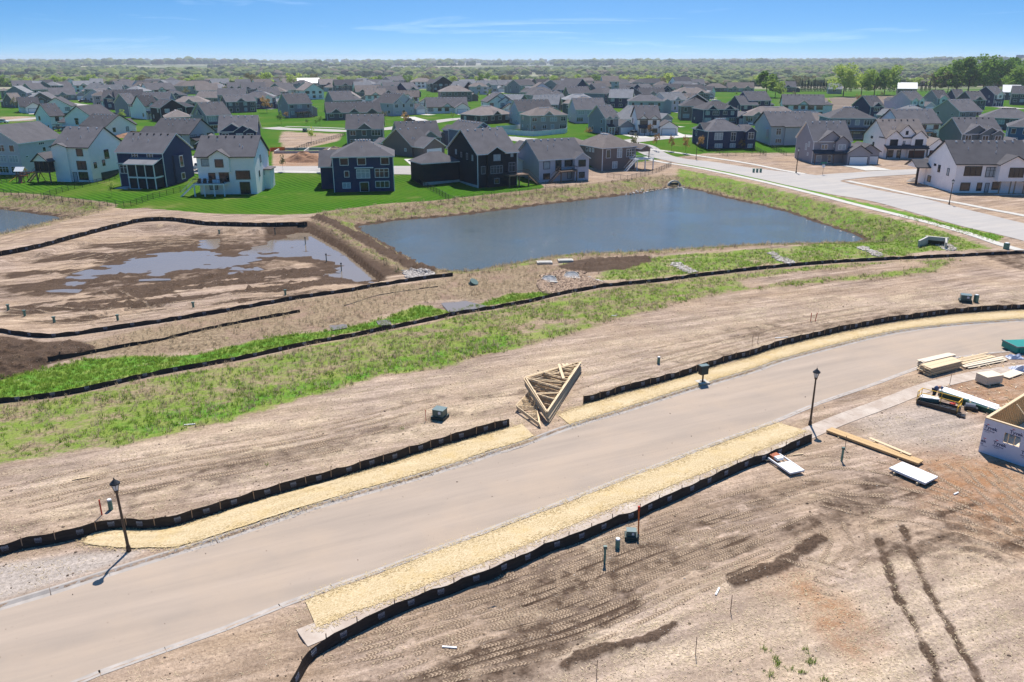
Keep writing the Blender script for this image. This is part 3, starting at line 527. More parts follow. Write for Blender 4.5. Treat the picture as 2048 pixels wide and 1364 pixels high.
# ---------------------------------------------------------------- houses
_wc = {}
def win_mesh(w, h, cols, fk, pk, joined):
    key = (round(w, 1), round(h, 1), cols, fk.name, pk.name, joined)
    if key in _wc: return _wc[key]
    w, h = key[0], key[1]; fw = .11; f = MB(); p = MB()
    f.box(-w/2-fw, w/2+fw, -.07, 0, h/2, h/2+fw); f.box(-w/2-fw, w/2+fw, -.09, 0, -h/2-fw, -h/2); f.box(-w/2-fw, -w/2, -.07, 0, -h/2, h/2); f.box(w/2, w/2+fw, -.07, 0, -h/2, h/2)
    for i in range(1, cols): x = -w/2+w*i/cols; f.box(x-.05, x+.05, -.065, 0, -h/2, h/2)
    if h > 1.3 and cols > 1: f.box(-w/2, w/2, -.055, 0, h*.16, h*.16+.06)
    p.box(-w/2, w/2, -.03, 0, -h/2, h/2, 1 if joined else 0)
    if joined:
        f.v, o = f.v+p.v, len(f.v); f.f += [[i+o for i in q] for q in p.f]; f.m += p.m
        _wc[key] = (f.mesh('window', [fk, pk]), None)
    else: _wc[key] = (f.mesh('window', fk), p.mesh('pane', pk))
    return _wc[key]
class House:
    def __init__(s, label, x, y, yaw, w, d, e, roof, wall, rk='g', near=False, z=None, pitch=None, frame=None, name='house', cat='house', vents=True):
        s.z = gz(x, y) if z is None else z; s.w, s.d, s.e, s.near, s.wall, s.rk, s.yaw = w, d, e, near, wall, rk, yaw
        s.root = empty(name, (x, y, s.z), yaw, label, cat, 'houses of the subdivision' if cat == 'house' else None)
        s.trim = TRIMK if (wall in ('W', 'CR') and rk != 'm') else TRIMW
        s.frame = frame or (TRIMK if wall in ('W', 'CR') else TRIMW); s.pitch = pitch or (.48 if roof == 'h' else .62)
        s.zr = s.vol(0, w, 0, d, e, roof, pitch=s.pitch, vents=vents)
        s.taken = []
        if wall not in ('W', 'CR', 'LG') and e > 3 and cat == 'house':
            for px_, py_ in ((0, 0), (w, 0), (0, d)): mb = MB(); mb.box(px_-.07, px_+.07, py_-.07, py_+.07, -2, e-.12); mb.obj('corner_board', s.trim, s.root)
    def vol(s, x0, x1, y0, y1, e, roof, pitch=None, wall=None, rk=None, z0=-3.2, oh=.42, vents=False):
        wm = WALL[wall or s.wall]; rm = ROOF[rk or s.rk]; pt = pitch or s.pitch; w, d = x1-x0, y1-y0; t = .2; tm = s.trim
        wb = MB(); rb = MB(); c = -.015
        if roof == 'x':
            r = e+pt*d/2; wb.prism([(y0, z0), (y1, z0), (y1, e+c), ((y0+y1)/2, r+c), (y0, e+c)], 'x', x0, x1)
            for a, b in ((y0-oh, (y0+y1)/2), (y1+oh, (y0+y1)/2)):
                ze = e-pt*oh; rb.prism([(a, ze), (b, r), (b, r+t), (a, ze+t)], 'x', x0-oh, x1+oh, [1, 1, 0, 1], 1)
        elif roof == 'y':
            r = e+pt*w/2; wb.prism([(x0, z0), (x1, z0), (x1, e+c), ((x0+x1)/2, r+c), (x0, e+c)], 'y', y0, y1)
            for a, b in ((x0-oh, (x0+x1)/2), (x1+oh, (x0+x1)/2)):
                ze = e-pt*oh; rb.prism([(a, ze), (b, r), (b, r+t), (a, ze+t)], 'y', y0-oh, y1+oh, [1, 1, 0, 1], 1)
        elif roof == 'h':
            wb.box(x0, x1, y0, y1, z0, e+c); X0, X1, Y0, Y1 = x0-oh, x1+oh, y0-oh, y1+oh; W_, D_ = X1-X0, Y1-Y0; k = min(W_, D_)/2; r = e+pt*k; zt_ = e+t-.02
            if W_ >= D_: R1, R2 = (X0+k*.98, (Y0+Y1)/2), (X1-k*.98, (Y0+Y1)/2)
            else: R1, R2 = ((X0+X1)/2, Y0+k*.98), ((X0+X1)/2, Y1-k*.98)
            vs = [(X0,Y0,e),(X1,Y0,e),(X1,Y1,e),(X0,Y1,e),(X0,Y0,zt_),(X1,Y0,zt_),(X1,Y1,zt_),(X0,Y1,zt_),(*R1,r+t),(*R2,r+t)]
            if W_ >= D_: fs = [(4,5,9,8),(5,6,9),(6,7,8,9),(7,4,8)]
            else: fs = [(4,5,8),(5,6,9,8),(6,7,9),(7,4,8,9)]
            rb.add(vs, fs+[(0,3,2,1),(0,1,5,4),(1,2,6,5),(2,3,7,6),(3,0,4,7)], [0]*4+[1]*5)
        wb.obj('wall', wm, s.root); ro = rb.obj('roof', [rm, tm], s.root)
        if vents and (rk or s.rk) != 'm':
            vb = MB()
            along = 'x' if (roof == 'x' or (roof == 'h' and w >= d)) else 'y'; L0 = w if along == 'x' else d
            n = max(3, int(L0/1.9)); lo = .12 if roof != 'h' else .38
            for k in range(n):
                f = lo+(1-2*lo)*k/(n-1)
                for q in (-1,):
                    if along == 'x': X, Y = x0+w*f, (y0+y1)/2+q*.55
                    else: X, Y = (x0+x1)/2+q*.55, y0+d*f
                    zz = r+t-.55*pt; vb.box(X-.16, X+.16, Y-.16, Y+.16, zz-.1, zz+.2)
            tag(vb.obj('roof_vents', TRIMW if s.yaw > .1 or random.random() < .5 else TRIMK, ro), kind='stuff')
            pb = MB()
            for _ in range(3):
                fx, fy = random.uniform(.2, .8), random.uniform(.15, .38)
                X, Y = (x0+w*fx, y0+d*fy) if along == 'x' else (x0+w*fy, y0+d*fx)
                hh = e+pt*((Y-y0) if along == 'x' else (X-x0))+t
                if roof == 'h': hh = e+pt*min(X-x0, Y-y0, x1-X, y1-Y)+t
                pb = MB(); pb.cyl((X, Y), .07, hh-.2, hh+.45, 6); pb.obj('vent_pipe', TRIMW, ro)
        return r
    def at(s, face, u, z, out=0.0):
        if face == 'F': return (u, -out, z), 0.0
        if face == 'L': return (-out, u, z), -math.pi/2
        return (s.w+out, u, z), math.pi/2
    def win(s, face, u, z, w=1.2, h=1.4, cols=1, pane=None, out=0.0, frame=None):
        pk = pane or random.choices([M['glass'], M['warm'], M['blind']], [7, .7, 2.3])[0]
        fm, pm = win_mesh(w, h, cols, frame or s.frame, pk, not s.near); p, r = s.at(face, u, z, out)
        o = link('window', fm, s.root, p, (0, 0, r))
        if pm: link('pane', pm, o)
    def gdoor(s, face, u, w=4.8, h=2.2, out=0.0, m=None, z=0.0):
        mb = MB(); mb.box(-w/2, w/2, -.05, 0, 0, h)
        for k in range(4): mb.box(-w/2+.06, w/2-.06, -.075, -.05, k*h/4+.05, (k+1)*h/4-.05)
        p, r = s.at(face, u, z, out); o = mb.obj('garage_door', m or M['gdoor'], s.root, p, (0, 0, r))
        f = MB(); f.box(-w/2-.15, w/2+.15, -.04, 0, h, h+.15); f.box(-w/2-.15, -w/2, -.04, 0, 0, h); f.box(w/2, w/2+.15, -.04, 0, 0, h); f.obj('door_trim', s.trim, o)
    def gablet(s, face, u, w, wall=None, bump=0.15, z0=None, e=None, pitch=.75, depth=None, win=None):
        e = s.e if e is None else e; h = w/2*pitch; dp = depth or (h/s.pitch+1.0); wb = MB(); rb = MB(); oh = .35
        z0 = e-.4 if z0 is None else z0
        P0, r = s.at(face, u, 0)
        wb.prism([(-w/2, z0), (w/2, z0), (w/2, e-.01), (0, e+h-.01), (-w/2, e-.01)], 'y', -bump, 1.2 if z0 > 0 or bump > .5 else .5)
        for a in (-1, 1): rb.prism([(a*(w/2+oh), e-pitch*oh), (0, e+h), (0, e+h+.17), (a*(w/2+oh), e-pitch*oh+.17)], 'y', -bump-oh, dp, [1, 1, 0, 1], 1)
        wb.obj('gable', WALL[wall or s.wall], s.root, P0, (0, 0, r)); rb.obj('gable_roof', [ROOF[s.rk], s.trim], s.root, P0, (0, 0, r))
        if win: s.win(face, u, win[2], win[0], win[1], win[3] if len(win) > 3 else 1, out=bump)
    def shed(s, face, u0, u1, z, depth, posts=2, rise=.9, rk='d', floor=True, pm=None, zb=0):
        P0, r = s.at(face, 0, 0); sg = 1 if face != 'L' else 1
        rb = MB(); a, b = (u0, u1) if face == 'F' else (u0, u1)
        # local frame of the face: x runs along u for F and R, against u for L
        if face == 'L': a, b = -u1, -u0
        rb.prism([(-depth-.3, z-.08), (0, z+rise), (0, z+rise+.15), (-depth-.3, z+.08)], 'x', a-.2, b+.2, [1, 1, 0, 1], 1)
        P0 = {'F': (0, 0, 0), 'L': (0, 0, 0), 'R': (s.w, 0, 0)}[face]
        rb.obj('porch_roof', [ROOF[rk], s.trim], s.root, P0, (0, 0, r))
        for k in range(posts):
            x = a+.1+(b-a-.2)*k/max(1, posts-1); m = MB(); m.box(x-.09, x+.09, -depth+.0, -depth+.18, zb, z); m.obj('porch_post', pm or s.trim, s.root, P0, (0, 0, r))
        if floor:
            m = MB(); m.box(a, b, -depth, -.01, zb-.5, zb+.12); m.obj('porch_floor', M['conc'], s.root, P0, (0, 0, r))
    def deck(s, face, u0, u1, z, depth, m=None, stairs='R', railm=None, posts=4):
        P0 = {'F': (0, 0, 0), 'L': (0, 0, 0), 'R': (s.w, 0, 0)}[face]; r = {'F': 0, 'L': -math.pi/2, 'R': math.pi/2}[face]; m = m or M['woodd']; rm = railm or M['rail']
        if face == 'L': u0, u1 = -u1, -u0
        dk = MB(); dk.box(u0, u1, -depth, -.01, z-.28, z); o = dk.obj('deck', m, s.root, P0, (0, 0, r))
        for k in range(posts): x = u0+.15+(u1-u0-.3)*k/(posts-1); q = MB(); q.box(x-.12, x+.12, -depth+.02, -depth+.26, -.6, z-.28); q.obj('post', m, o)
        ra = MB()
        for zz in (z+.95, z+.12): ra.box(u0, u1, -depth+.02, -depth+.07, zz-.04, zz+.04); ra.box(u0, u0+.05, -depth, 0, zz-.04, zz+.04); ra.box(u1-.05, u1, -depth, 0, zz-.04, zz+.04)
        k = int((u1-u0)/.35)
        for i in range(k+1): x = u0+.03+(u1-u0-.06)*i/k; ra.box(x-.015, x+.015, -depth+.03, -depth+.06, z+.1, z+.93)
        ra.obj('railing', rm, o)
        if stairs:
            st = MB(); n = max(3, int(z/.25)); x0 = u1 if stairs == 'R' else u0; sg = 1 if stairs == 'R' else -1
            for i in range(n): st.box(min(x0+sg*i*.28, x0+sg*(i+1)*.28), max(x0+sg*i*.28, x0+sg*(i+1)*.28), -depth+.1, -depth+1.15, z-(i+1)*.25-.05, z-(i+1)*.25)
            for yy in (-depth+.08, -depth+1.15): st.beam((x0, yy, z-.15), (x0+sg*n*.28, yy, z-n*.25-.1), .06, .25); st.beam((x0, yy, z+.9), (x0+sg*n*.28, yy, z-n*.25+.85), .05, .05)
            st.obj('stairs', m, o)
    def auto(s, faces=('F', 'L'), skip=(), gap=3.6):
        fl = max(1, int(round(s.e/2.75)))
        for face in faces:
            L0 = s.w if face == 'F' else s.d; n = max(1, int(L0/gap)) if face == 'F' else max(1, int(L0/5))
            for i in range(fl):
                z = s.e-(fl-1-i)*2.75-1.25
                for k in range(n):
                    u = L0*(k+.5)/n+random.uniform(-.4, .4)
                    if any(a-1 < u < b+1 and z < zz for f_, a, b, zz in s.taken if f_ == face): continue
                    if face != 'F' and random.random() < .3: continue
                    if face == 'F': w, h, c = random.choice([(1.8, 1.4, 2), (1.2, 1.5, 1), (2.6, 1.5, 3), (1.6, 1.3, 2)])
                    else: w, h, c = random.choice([(.9, 1.3, 1), (.7, .7, 1), (1.3, 1.3, 1)])
                    s.win(face, u, z, w, h, c)
def place(xL, xc, xR, yE, e, D=13.5):
    z = 2.4; a = 0
    for _ in range(12):
        X, Y = P(xc, yE, z+e); z += .6*(gz(X, Y)-z)
    a = math.atan2(X, Y); dep = (Y*CP+(CAMH-z-e)*SP)/FPX*math.cos(a); left = (xc-xL)*dep; right = (xR-xc)*dep
    if left < .5: th = 0.0; d = D-1
    elif right < .5: th = math.radians(85); d = left
    elif left < D*.97: th = math.asin(left/D); d = D
    else: th = math.atan2(left, right); d = left/math.sin(th)
    w = right/max(.12, math.cos(th)); yaw = th-a
    if th == 0.0: yaw *= .6; yaw = yaw if abs(yaw) < .3 else .3*np.sign(yaw)
    return X, Y, yaw, max(5, w), d, z
PLACED = []; PADS = []
def pad(h, x0, x1, y0, y1):
    c, s_ = math.cos(h.yaw), math.sin(h.yaw); mb = MB(); n = 5; q = []
    for j in range(n+1):
        for i in range(3): lx, ly = x0+(x1-x0)*i/2, y1+(y0-y1)*j/n; X_, Y_ = h.root.location.x+c*lx-s_*ly, h.root.location.y+s_*lx+c*ly; mb.v.append((X_, Y_, gz(X_, Y_)+.09))
    for j in range(n):
        for i in range(2): a = j*3+i; mb.f.append([a, a+3, a+4, a+1]); mb.m.append(0)
    lx, ly = (x0+x1)/2, (y0+y1)/2-random.uniform(-1, 1); PADS.append((h, h.root.location.x+c*lx-s_*ly, h.root.location.y+s_*lx+c*ly, h.yaw)); tag(mb.obj('driveway', M['concw']), kind='structure')
def hs_(spec):
    xL, xc, xR, yE, e, roof, wall, rk, ft, label = spec
    X, Y, yaw, w, d, z = place(xL, xc, xR, yE, e)
    h = House(label, X, Y, yaw, w, d, e, roof, wall, rk, near=False, z=z, vents=Y < 520)
    PLACED.append((X, Y))
    for t in ft.split():
        k, f = t[0], (t[1] if len(t) > 1 else 'F'); n = int(t[2]) if len(t) > 2 else 1; L0 = h.w if f == 'F' else h.d
        if k == 'c':
            for i in range(n):
                ww = min(4.4, L0/n*.78); h.gablet(f, L0*(i+.5)/n, ww, bump=.2+.15*i)
        if k == 'C':   # contrasting white gables
            for i in range(n): h.gablet(f, L0*(i+.5)/n, min(4.2, L0/n*.7), wall='W', bump=.5, z0=e-2.6); h.win(f, L0*(i+.5)/n, e-1.2, 1.6, 1.3, 2, out=.5)
        if k == 'n':   # nested big gables across the face
            h.gablet(f, L0*.36, L0*.66, bump=.2, pitch=.62); h.gablet(f, L0*.66, L0*.5, bump=.9, z0=e-2.7, pitch=.62); h.gablet(f, L0*.84, L0*.28, bump=1.4, z0=e-2.7, pitch=.62)
            for q, b_ in ((.16, .05), (.55, .9), (.84, 1.4)): h.win(f, L0*q, e-1.3, 1.7, 1.3, 2, out=b_)
            h.taken.append((f, 0, L0, e))
        if k == 'g':
            gw = 6.4
            if f == 'R': h.vol(w+.01, w+gw, -1.0, 6.5, 2.9, 'y', pitch=.6); h.gdoor('F', w+gw/2, 4.9, 2.2, out=1.0); pad(h, w+.6, w+gw-.6, -9, -1)
            elif f == 'L': h.vol(-gw, -.01, -1.0, 6.5, 2.9, 'y', pitch=.6); h.gdoor('F', -gw/2, 4.9, 2.2, out=1.0); pad(h, -gw+.6, -.6, -9, -1)
            else: h.vol(w-gw-.3, w+.6, -4.5, .5, 2.9, 'y', pitch=.6); h.gdoor('F', w-gw/2+.15, 4.9, 2.2, out=4.5); pad(h, w-gw+.3, w, -12, -4.5); h.taken.append(('F', w-gw-.3, w, 2.9))
            if wall in ('T', 'K', 'DG') and random.random() < .5: pass
        if k == 'G':   # white garage with dark doors
            h.vol(w+.01, w+6.4, -1.0, 6.5, 2.9, 'y', pitch=.6, wall='W'); h.gdoor('F', w+3.2, 4.9, 2.2, out=1.0)
        if k == 'p': h.shed(f, .3, L0*.55, 2.6, 1.8, 3)
        if k == 'q': h.shed(f, .2, L0-.2, 2.9, 1.3, 2, rise=.7)
        if k == 'd': h.deck(f, L0*.25, L0*.75, 2.6, 2.6, M['wht'] if n == 2 else M['woodd'], stairs='R', posts=3)
        if k == 'w':   # lower rear wing
            h.vol(w*.55, w+3, -3.0, .3, 3.0, 'h', pitch=.45)
    if e > 3.3 and d > 8 and 'g' not in ft and random.random() < .75: h.vol(w+.01, w+random.uniform(3.5, 6), d*.35, d+2.5, e*random.choice([.55, .6, .95]), random.choice(['y', 'y', 'h']), pitch=.55)
    if d > 9 and random.random() < .6: h.vol(w*.12, w*.62, d+.01, d+5, e*.9, 'y', pitch=.6)
    h.auto(('F', 'L') if xc-xL > 3 else ('F',))
    return h
HS = [
# xL, xc, xR, eave y, eave h, roof, wall, roofc, features, label
(24,26,66,173,5.6,'x','DG','g','cF2','far charcoal house with two small front gables near the left edge'),
(0,2,16,182,5.0,'h','T','b','','brown roofed house cut by the left edge in the far rows'),
(80,82,108,170,4.6,'x','T','d','','low dark roofed house in the far left row'),
(98,100,152,190,3.4,'x','G','g','cF1 gR','grey house with one pale front gable and a white garage, far left'),
(163,165,196,183,3.0,'h','B','b','','small tan hip roofed house behind the white garages, far left'),
(180,182,207,167,5.2,'x','G','l','cF2','distant pale roofed house with twin gables left of the tall gabled one'),
(207,209,222,163,4.8,'x','LG','g','','narrow distant house under the left treeline'),
(222,236,266,175,6.2,'x','LB','g','cF1','tall distant slate house with a dark gable above three windows'),
(266,268,290,172,4.2,'x','DG','d','cF1','low dark gabled house beside the tall slate one'),
(288,290,328,170,5.0,'x','G','g','cF1','distant grey house with one white gable left of the tower-like house'),
(327,330,360,162,7.5,'h','DG','g','','tallest grey house standing alone on the far left treeline'),
(345,365,437,173,5.8,'h','B','b','cF1','wide beige two-storey house with one dark cross gable'),
(184,186,220,192,5.4,'h','B','b','','beige hip roofed house left of the big navy gables'),
(204,206,232,196,6.0,'x','N','g','cF1','navy house with a single dark gable and white corner boards'),
(228,232,290,197,5.8,'x','N','d','cF2','navy house with two broad stepped gables'),
(280,296,352,180,5.8,'x','W','g','cF1','white two-storey farmhouse with black windows in the left middle rows'),
(228,256,272,207,6.0,'x','G','g','','narrow grey two-storey house beside the small white porch house'),
(264,290,318,212,5.8,'x','W','d','cF1 pF','white house with a dark dormer and a covered back porch'),
(300,320,372,216,5.8,'y','K','d','','near-black house with one broad gable left of the tan hip roof'),
(328,331,384,236,3.2,'h','T','b','','low tan hip roofed house with a pale ridge flashing'),
(6,28,42,203,3.4,'x','T','b','','olive brown walled house at the left edge'),
(36,40,80,213,3.2,'x','W','d','gF','white house with a dark front garage near the left edge'),
(56,58,108,196,3.0,'h','T','l','','low brown hip roof behind the white gables, left side'),
(82,84,144,213,5.0,'y','W','d','','white house showing one wide blank gable, behind the farmhouse with the deck'),
(384,413,462,231,6.2,'x','G','g','cL1 qF','large grey house with a side gable and long grey roof in the left middle'),
(410,412,437,165,4.6,'x','T','b','','distant brown gabled house above the beige one'),
(390,393,437,181,5.4,'x','B','b','dF','beige brown two-storey house seen from its rear windows'),
(412,414,456,175,4.4,'h','DG','b','','low brown roofed house left of the dark red gables'),
(454,456,486,177,4.6,'x','DG','g','cF2 gR','small house with dark red gables and a pale garage'),
(482,484,532,178,5.6,'x','DG','g','cF2','charcoal house with a gable at each end, centre left'),
(470,472,502,168,4.2,'x','G','g','','low grey roof on the far treeline, centre left'),
(503,505,532,166,4.2,'h','B','b','','distant tan hip roof behind the charcoal twin gabled house'),
(532,536,560,164,4.6,'x','DG','g','cF1','distant dark gabled house on the centre left treeline'),
(536,566,594,180,5.6,'x','G','g','','grey house with a tall plain side gable, centre left'),
(484,489,552,197,5.6,'h','N','g','CF2 gR','navy hip roofed house with two white dormers and a bronze tree in front'),
(556,577,624,208,6.2,'x','G','g','dF','grey two-storey house with a white railed deck and round shrubs'),
(592,608,648,181,5.8,'y','W','b','','white house with a tall blank gable in the centre left rows'),
(564,566,596,165,4.6,'x','T','b','cF1','distant red brown roofed house, centre left treeline'),
(594,596,640,166,5.4,'x','G','m','','distant grey house with a bright pale roof'),
(636,640,676,169,5.6,'x','T','b','cF1','distant brown roofed gabled house right of the bright roof'),
(650,667,710,201,5.8,'x','G','g','','tall grey house standing behind the green grey ranch'),
(650,654,764,226,3.2,'x','DG','g','cF3','wide green grey ranch with three front gables and pale garage door'),
(666,670,712,171,5.6,'x','DG','d','cF1','dark house with a steep gable under the centre treeline'),
(688,692,734,161,5.6,'x','W','d','cF1','white house with dark roof on the centre treeline'),
(732,752,768,159,6.8,'x','T','d','','steep dark gabled house between the white and grey ones on the treeline'),
(762,782,812,160,7.0,'x','G','g','','tall grey house with three stacked windows in its gable'),
(806,808,820,157,5.6,'y','W','b','','sliver of a white gabled house behind the tall grey one'),
(708,712,764,184,3.2,'x','T','b','cF2','stone fronted brown ranch with twin gables in the centre rows'),
(754,758,796,186,3.6,'x','DG','g','cF1','small charcoal gabled roof above the white farmhouse roof'),
(790,814,838,179,5.6,'x','N','g','cF1','navy and white house with stacked gables, centre rows'),
(820,824,868,164,6.2,'h','W','b','','white walled hip roofed house on the centre treeline'),
(860,866,908,167,6.8,'y','K','d','','near-black tall gabled house at the centre treeline'),
(904,908,956,167,3.6,'h','T','g','cF2','brick ranch with low hip roof right of the black gabled house'),
(876,882,944,184,5.8,'h','T','b','','tan two-storey hip roofed house with a flat lower wing'),
(850,854,936,214,3.2,'x','W','g','cF1 gF','long low white ranch with dark garage mouth'),
(748,786,830,207,5.8,'y','LG','g','cF2 gR','pale grey two-storey house with white double garage and a black car'),
(690,693,766,258,5.2,'x','GG','g','cF1','green grey house with sunroom windows behind the navy hip roof'),
(784,800,882,276,3.4,'x','G','g','cF2','low grey ranch with dark gabled bay in the centre foreground rows'),
(764,824,866,292,3.0,'x','T','g','gF','grey garage building with two white doors behind the navy house'),
(895,944,988,263,5.8,'y','LB','g','nF1','slate blue house with three nested white edged gables'),
(964,968,1014,169,5.6,'h','B','g','cF1','grey beige hip roofed house in the right of centre far row'),
(1014,1040,1072,171,6.2,'x','G','g','','grey house with plain side gable and white corner board, far row'),
(1070,1074,1100,169,4.6,'x','DG','d','cF1','small dark gabled house in the far row centre right'),
(1092,1096,1144,172,4.6,'x','DG','g','cF1','long dark roofed house in the far row centre right'),
(1112,1146,1182,180,6.2,'y','N','g','','navy house with one broad gable behind the orange playset'),
(1092,1096,1134,192,3.0,'h','K','g','dF','black rear porch wing with raised deck beside the navy gable'),
(1040,1062,1114,186,4.0,'h','B','g','','tan hip roofed house with a windowed sunroom'),
(962,975,1028,204,5.8,'y','W','g','nF1 gF','white house with three stepped grey gables over a white garage'),
(920,962,1026,232,3.4,'h','DB','b','cF1','dark brown ranch with a broad tan hip roof'),
(1018,1038,1106,223,5.4,'x','LG','g','','pale grey rear with blinds above a turquoise wading pool'),
(1144,1162,1192,166,5.4,'x','T','b','','distant dark brown gable, right of centre treeline'),
(1170,1174,1202,173,4.6,'x','DG','g','cF2','dark house with twin gables below the tall narrow one'),
(1200,1206,1238,163,8.0,'x','LG','b','','tallest narrow grey house with a dark tower at centre right'),
(1168,1208,1240,188,5.8,'h','LB','g','','slate hip roofed two-storey house with one tall arched window'),
(1137,1152,1212,219,5.6,'x','LG','g','','pale grey gabled house tucked behind the vented farmhouse'),
(1176,1212,1234,237,5.6,'x','G','g','cF2 pF gR','grey two-storey house with twin peaked dormers beside the white vinyl fence'),
(1236,1240,1282,181,4.4,'x','G','g','cF1','low grey gabled house left of the navy double gable'),
(1256,1258,1328,203,5.8,'h','LG','g','','pale grey hip roofed two-storey house behind the white farmhouse'),
(1262,1276,1320,238,5.6,'x','W','g','cF2 pF gR','white farmhouse with black porch roof and wide garage'),
(1262,1288,1310,181,4.6,'x','N','g','cF1','small navy gabled house at right of centre'),
(1300,1322,1346,180,6.0,'y','N','g','cF1','navy two-storey house with three joined gable windows'),
(1252,1254,1288,166,4.4,'h','T','b','','distant tan hip roof, right of centre treeline'),
(1284,1286,1320,167,4.4,'h','T','b','','second distant tan hip roof left of the tall white house'),
(1306,1308,1342,171,4.6,'h','B','b','','distant beige roof just before the tall white house'),
(1338,1352,1384,164,6.6,'x','W','d','','tall white house standing against the woods at right of centre'),
(1382,1384,1408,168,4.6,'x','G','g','cF1','small grey gabled house right of the tall white one'),
(1406,1410,1456,176,3.2,'h','T','b','','tan ranch at the left edge of the bright green field'),
(1452,1456,1508,176,3.2,'x','B','b','cF2','low beige ranch with white gables beyond the bright green field'),
(1556,1560,1592,174,4.0,'x','DG','g','cF1','dark grey farm building left of the dark evergreens'),
(1340,1350,1420,187,5.6,'h','T','b','cF2 gL','taupe hip roofed house with twin dormers beside the green field'),
(1357,1362,1424,213,5.8,'h','T','g','','dark taupe hip roofed house behind the navy twin dormers'),
(1384,1408,1476,220,5.8,'h','N','g','cF2 gR','navy house with twin white trimmed dormers, right middle'),
(1456,1482,1516,210,3.6,'x','N','g','','navy wing with three small round windows'),
(1472,1498,1542,201,5.6,'x','N','g','','navy house with vented roof at the edge of the green field'),
(1483,1488,1602,232,3.6,'h','G','b','cF2','tan roofed sprawling ranch with white gables'),
(1560,1566,1648,209,5.8,'x','W','g','cF1 dF','white house with raised rear deck facing the ploughed field'),
(1638,1660,1750,237,6.6,'h','LB','g','qF dF','light blue grey two-storey house with rows of white windows'),
(1703,1742,1768,213,5.8,'x','N','g','cF1 gR','navy house with one white dormer below the ploughed field'),
(1779,1822,1850,201,5.8,'x','LG','g','CF2 pF gR','pale grey house with twin white dormers at the right'),
(1846,1876,1898,197,5.4,'x','G','g','CF1','grey house with a white gabled front wing, right far row'),
(1890,1912,1930,195,5.0,'x','N','g','cF1','navy house partly hidden behind the white dormers'),
(1912,1944,1972,200,5.0,'x','DG','g','cF1','dark green gabled house with pale valley flashing, far right'),
(1949,1990,2010,189,6.6,'x','N','g','CF1 pF','navy house with a white trimmed dormer left of the shining barn roof'),
(2022,2024,2070,187,6.4,'x','DG','g','','dark house at the right edge behind the barn'),
(1862,1920,1964,223,6.0,'x','B','g','','beige house with broad side gable and small upper windows at the right'),
(1958,1964,2070,236,4.2,'h','DG','g','','wide low grey roofed house with screened porch at the right edge'),
(1754,1800,1882,247,5.4,'x','W','g','dF','white walled house with long vented roof behind the white farmhouse'),
(2014,2018,2100,254,5.6,'h','BL','g','','bright blue house with a tall white window at the right edge'),
(1875,1925,2005,267,6.2,'x','GG','g','nF1 qF gR','sage green and charcoal house with nested front gables at the right'),
(2031,2034,2110,301,5.6,'h','N','g','','deep navy house cut by the right edge beside the white walkout'),
(437,438,514,263,6.0,'x','N','g','nF1 gL qF','large navy house with nested grey gables beside the foundation pit'),
(300,378,432,268,4.6,'y','CR','g','pF','lavender grey house with a broad gable behind the blue walkout'),
(70,100,120,232,5.0,'x','W','d','','white wing with dark roof left of the big white farmhouse'),
]
for sp_ in HS: hs_(sp_)
# further houses filling the rows between the ones above
random.seed(77); extra = []; ADJ = {'G': 'mid grey', 'LG': 'pale grey', 'DG': 'charcoal', 'N': 'navy', 'K': 'near-black', 'B': 'beige', 'T': 'taupe', 'W': 'white', 'LB': 'slate blue', 'GG': 'green grey'}
RDS = [catmull(hit2(q), 6) for q in ([(540,255),(571,258),(640,260),(690,262),(760,259),(795,255),(854,246),(912,238),(960,235)], [(705,203),(760,205),(826,206),(873,200),(930,190)], [(1010,275),(1150,288),(1300,278),(1380,270)], [(1243,284),(1340,316)], [(1215,226),(1290,223)], [(-30,243),(110,233)], [(185,228),(270,231)])]
for tr in range(3500):
    if len(extra) >= 108: break
    d = random.uniform(270, 800); px = random.uniform(-20, 2060) if d > 420 else random.uniform(0, 2048)
    if px > 1390 and d > 330: continue
    X = (px-1024)/FPX*(d*CP+CAMH*SP)
    if min(math.hypot(X+6-a, d+4-b) for a, b in PLACED) < (14.2 if d > 400 else 18.5): continue
    if min(np.hypot(r_[:, 0]-X-5, r_[:, 1]-d-4).min() for r_ in RDS) < 13: continue
    if d < 330 and (X < -20 and X > -110): continue
    nh = min(HS, key=lambda q: abs((q[0]+q[2])/2-px)+3*abs(q[3]-(118+FPX*20/d)))
    wl = random.choices(list(ADJ), [5, 4, 3, 2, 1, 3, 3, 7, 2, 1])[0]; e = random.choice([3.2, 5.4, 5.6, 5.8]); rf = random.choice(['x', 'x', 'h', 'y']); rk = random.choice(['g', 'g', 'b', 'b', 'l', 'l'])
    PLACED.append((X, d)); side = 'left' if px < (nh[0]+nh[2])/2 else 'right'
    lb = f"{ADJ[wl]} {'single' if e < 4 else 'two'}-storey {dict(x='gabled', h='hipped', y='gable-fronted')[rf]} house {side} of the "+' '.join(nh[-1].split()[:8])
    yaw = random.choice([-.5, -.2, .1, .35, .6, .2]); w_, d_ = random.uniform(11, 16), random.uniform(10, 13)
    h = House(lb, X, d, yaw, w_, d_, e, rf, wl, rk, z=gz(X, d), vents=d < 520)
    if random.random() < .6: h.gablet('F', w_*.5, 4.0)
    if random.random() < .6:
        h.vol(w_+.01, w_+6.2, -1, 6, 2.9, 'y', pitch=.6)
        if random.random() < .6: h.gdoor('F', w_+3.1, 4.9, 2.2, out=1.0); pad(h, w_+.5, w_+5.7, -9, -1)
    h.vol(w_*.2, w_*.65, d_+.01, d_+4, e*.9, 'y', pitch=.6); h.auto(('F', 'L', 'R')); extra.append(h)
# ---- farm buildings
def corner(px, py, z=None): x, y, zz = hit(px, py); return x, y, zz
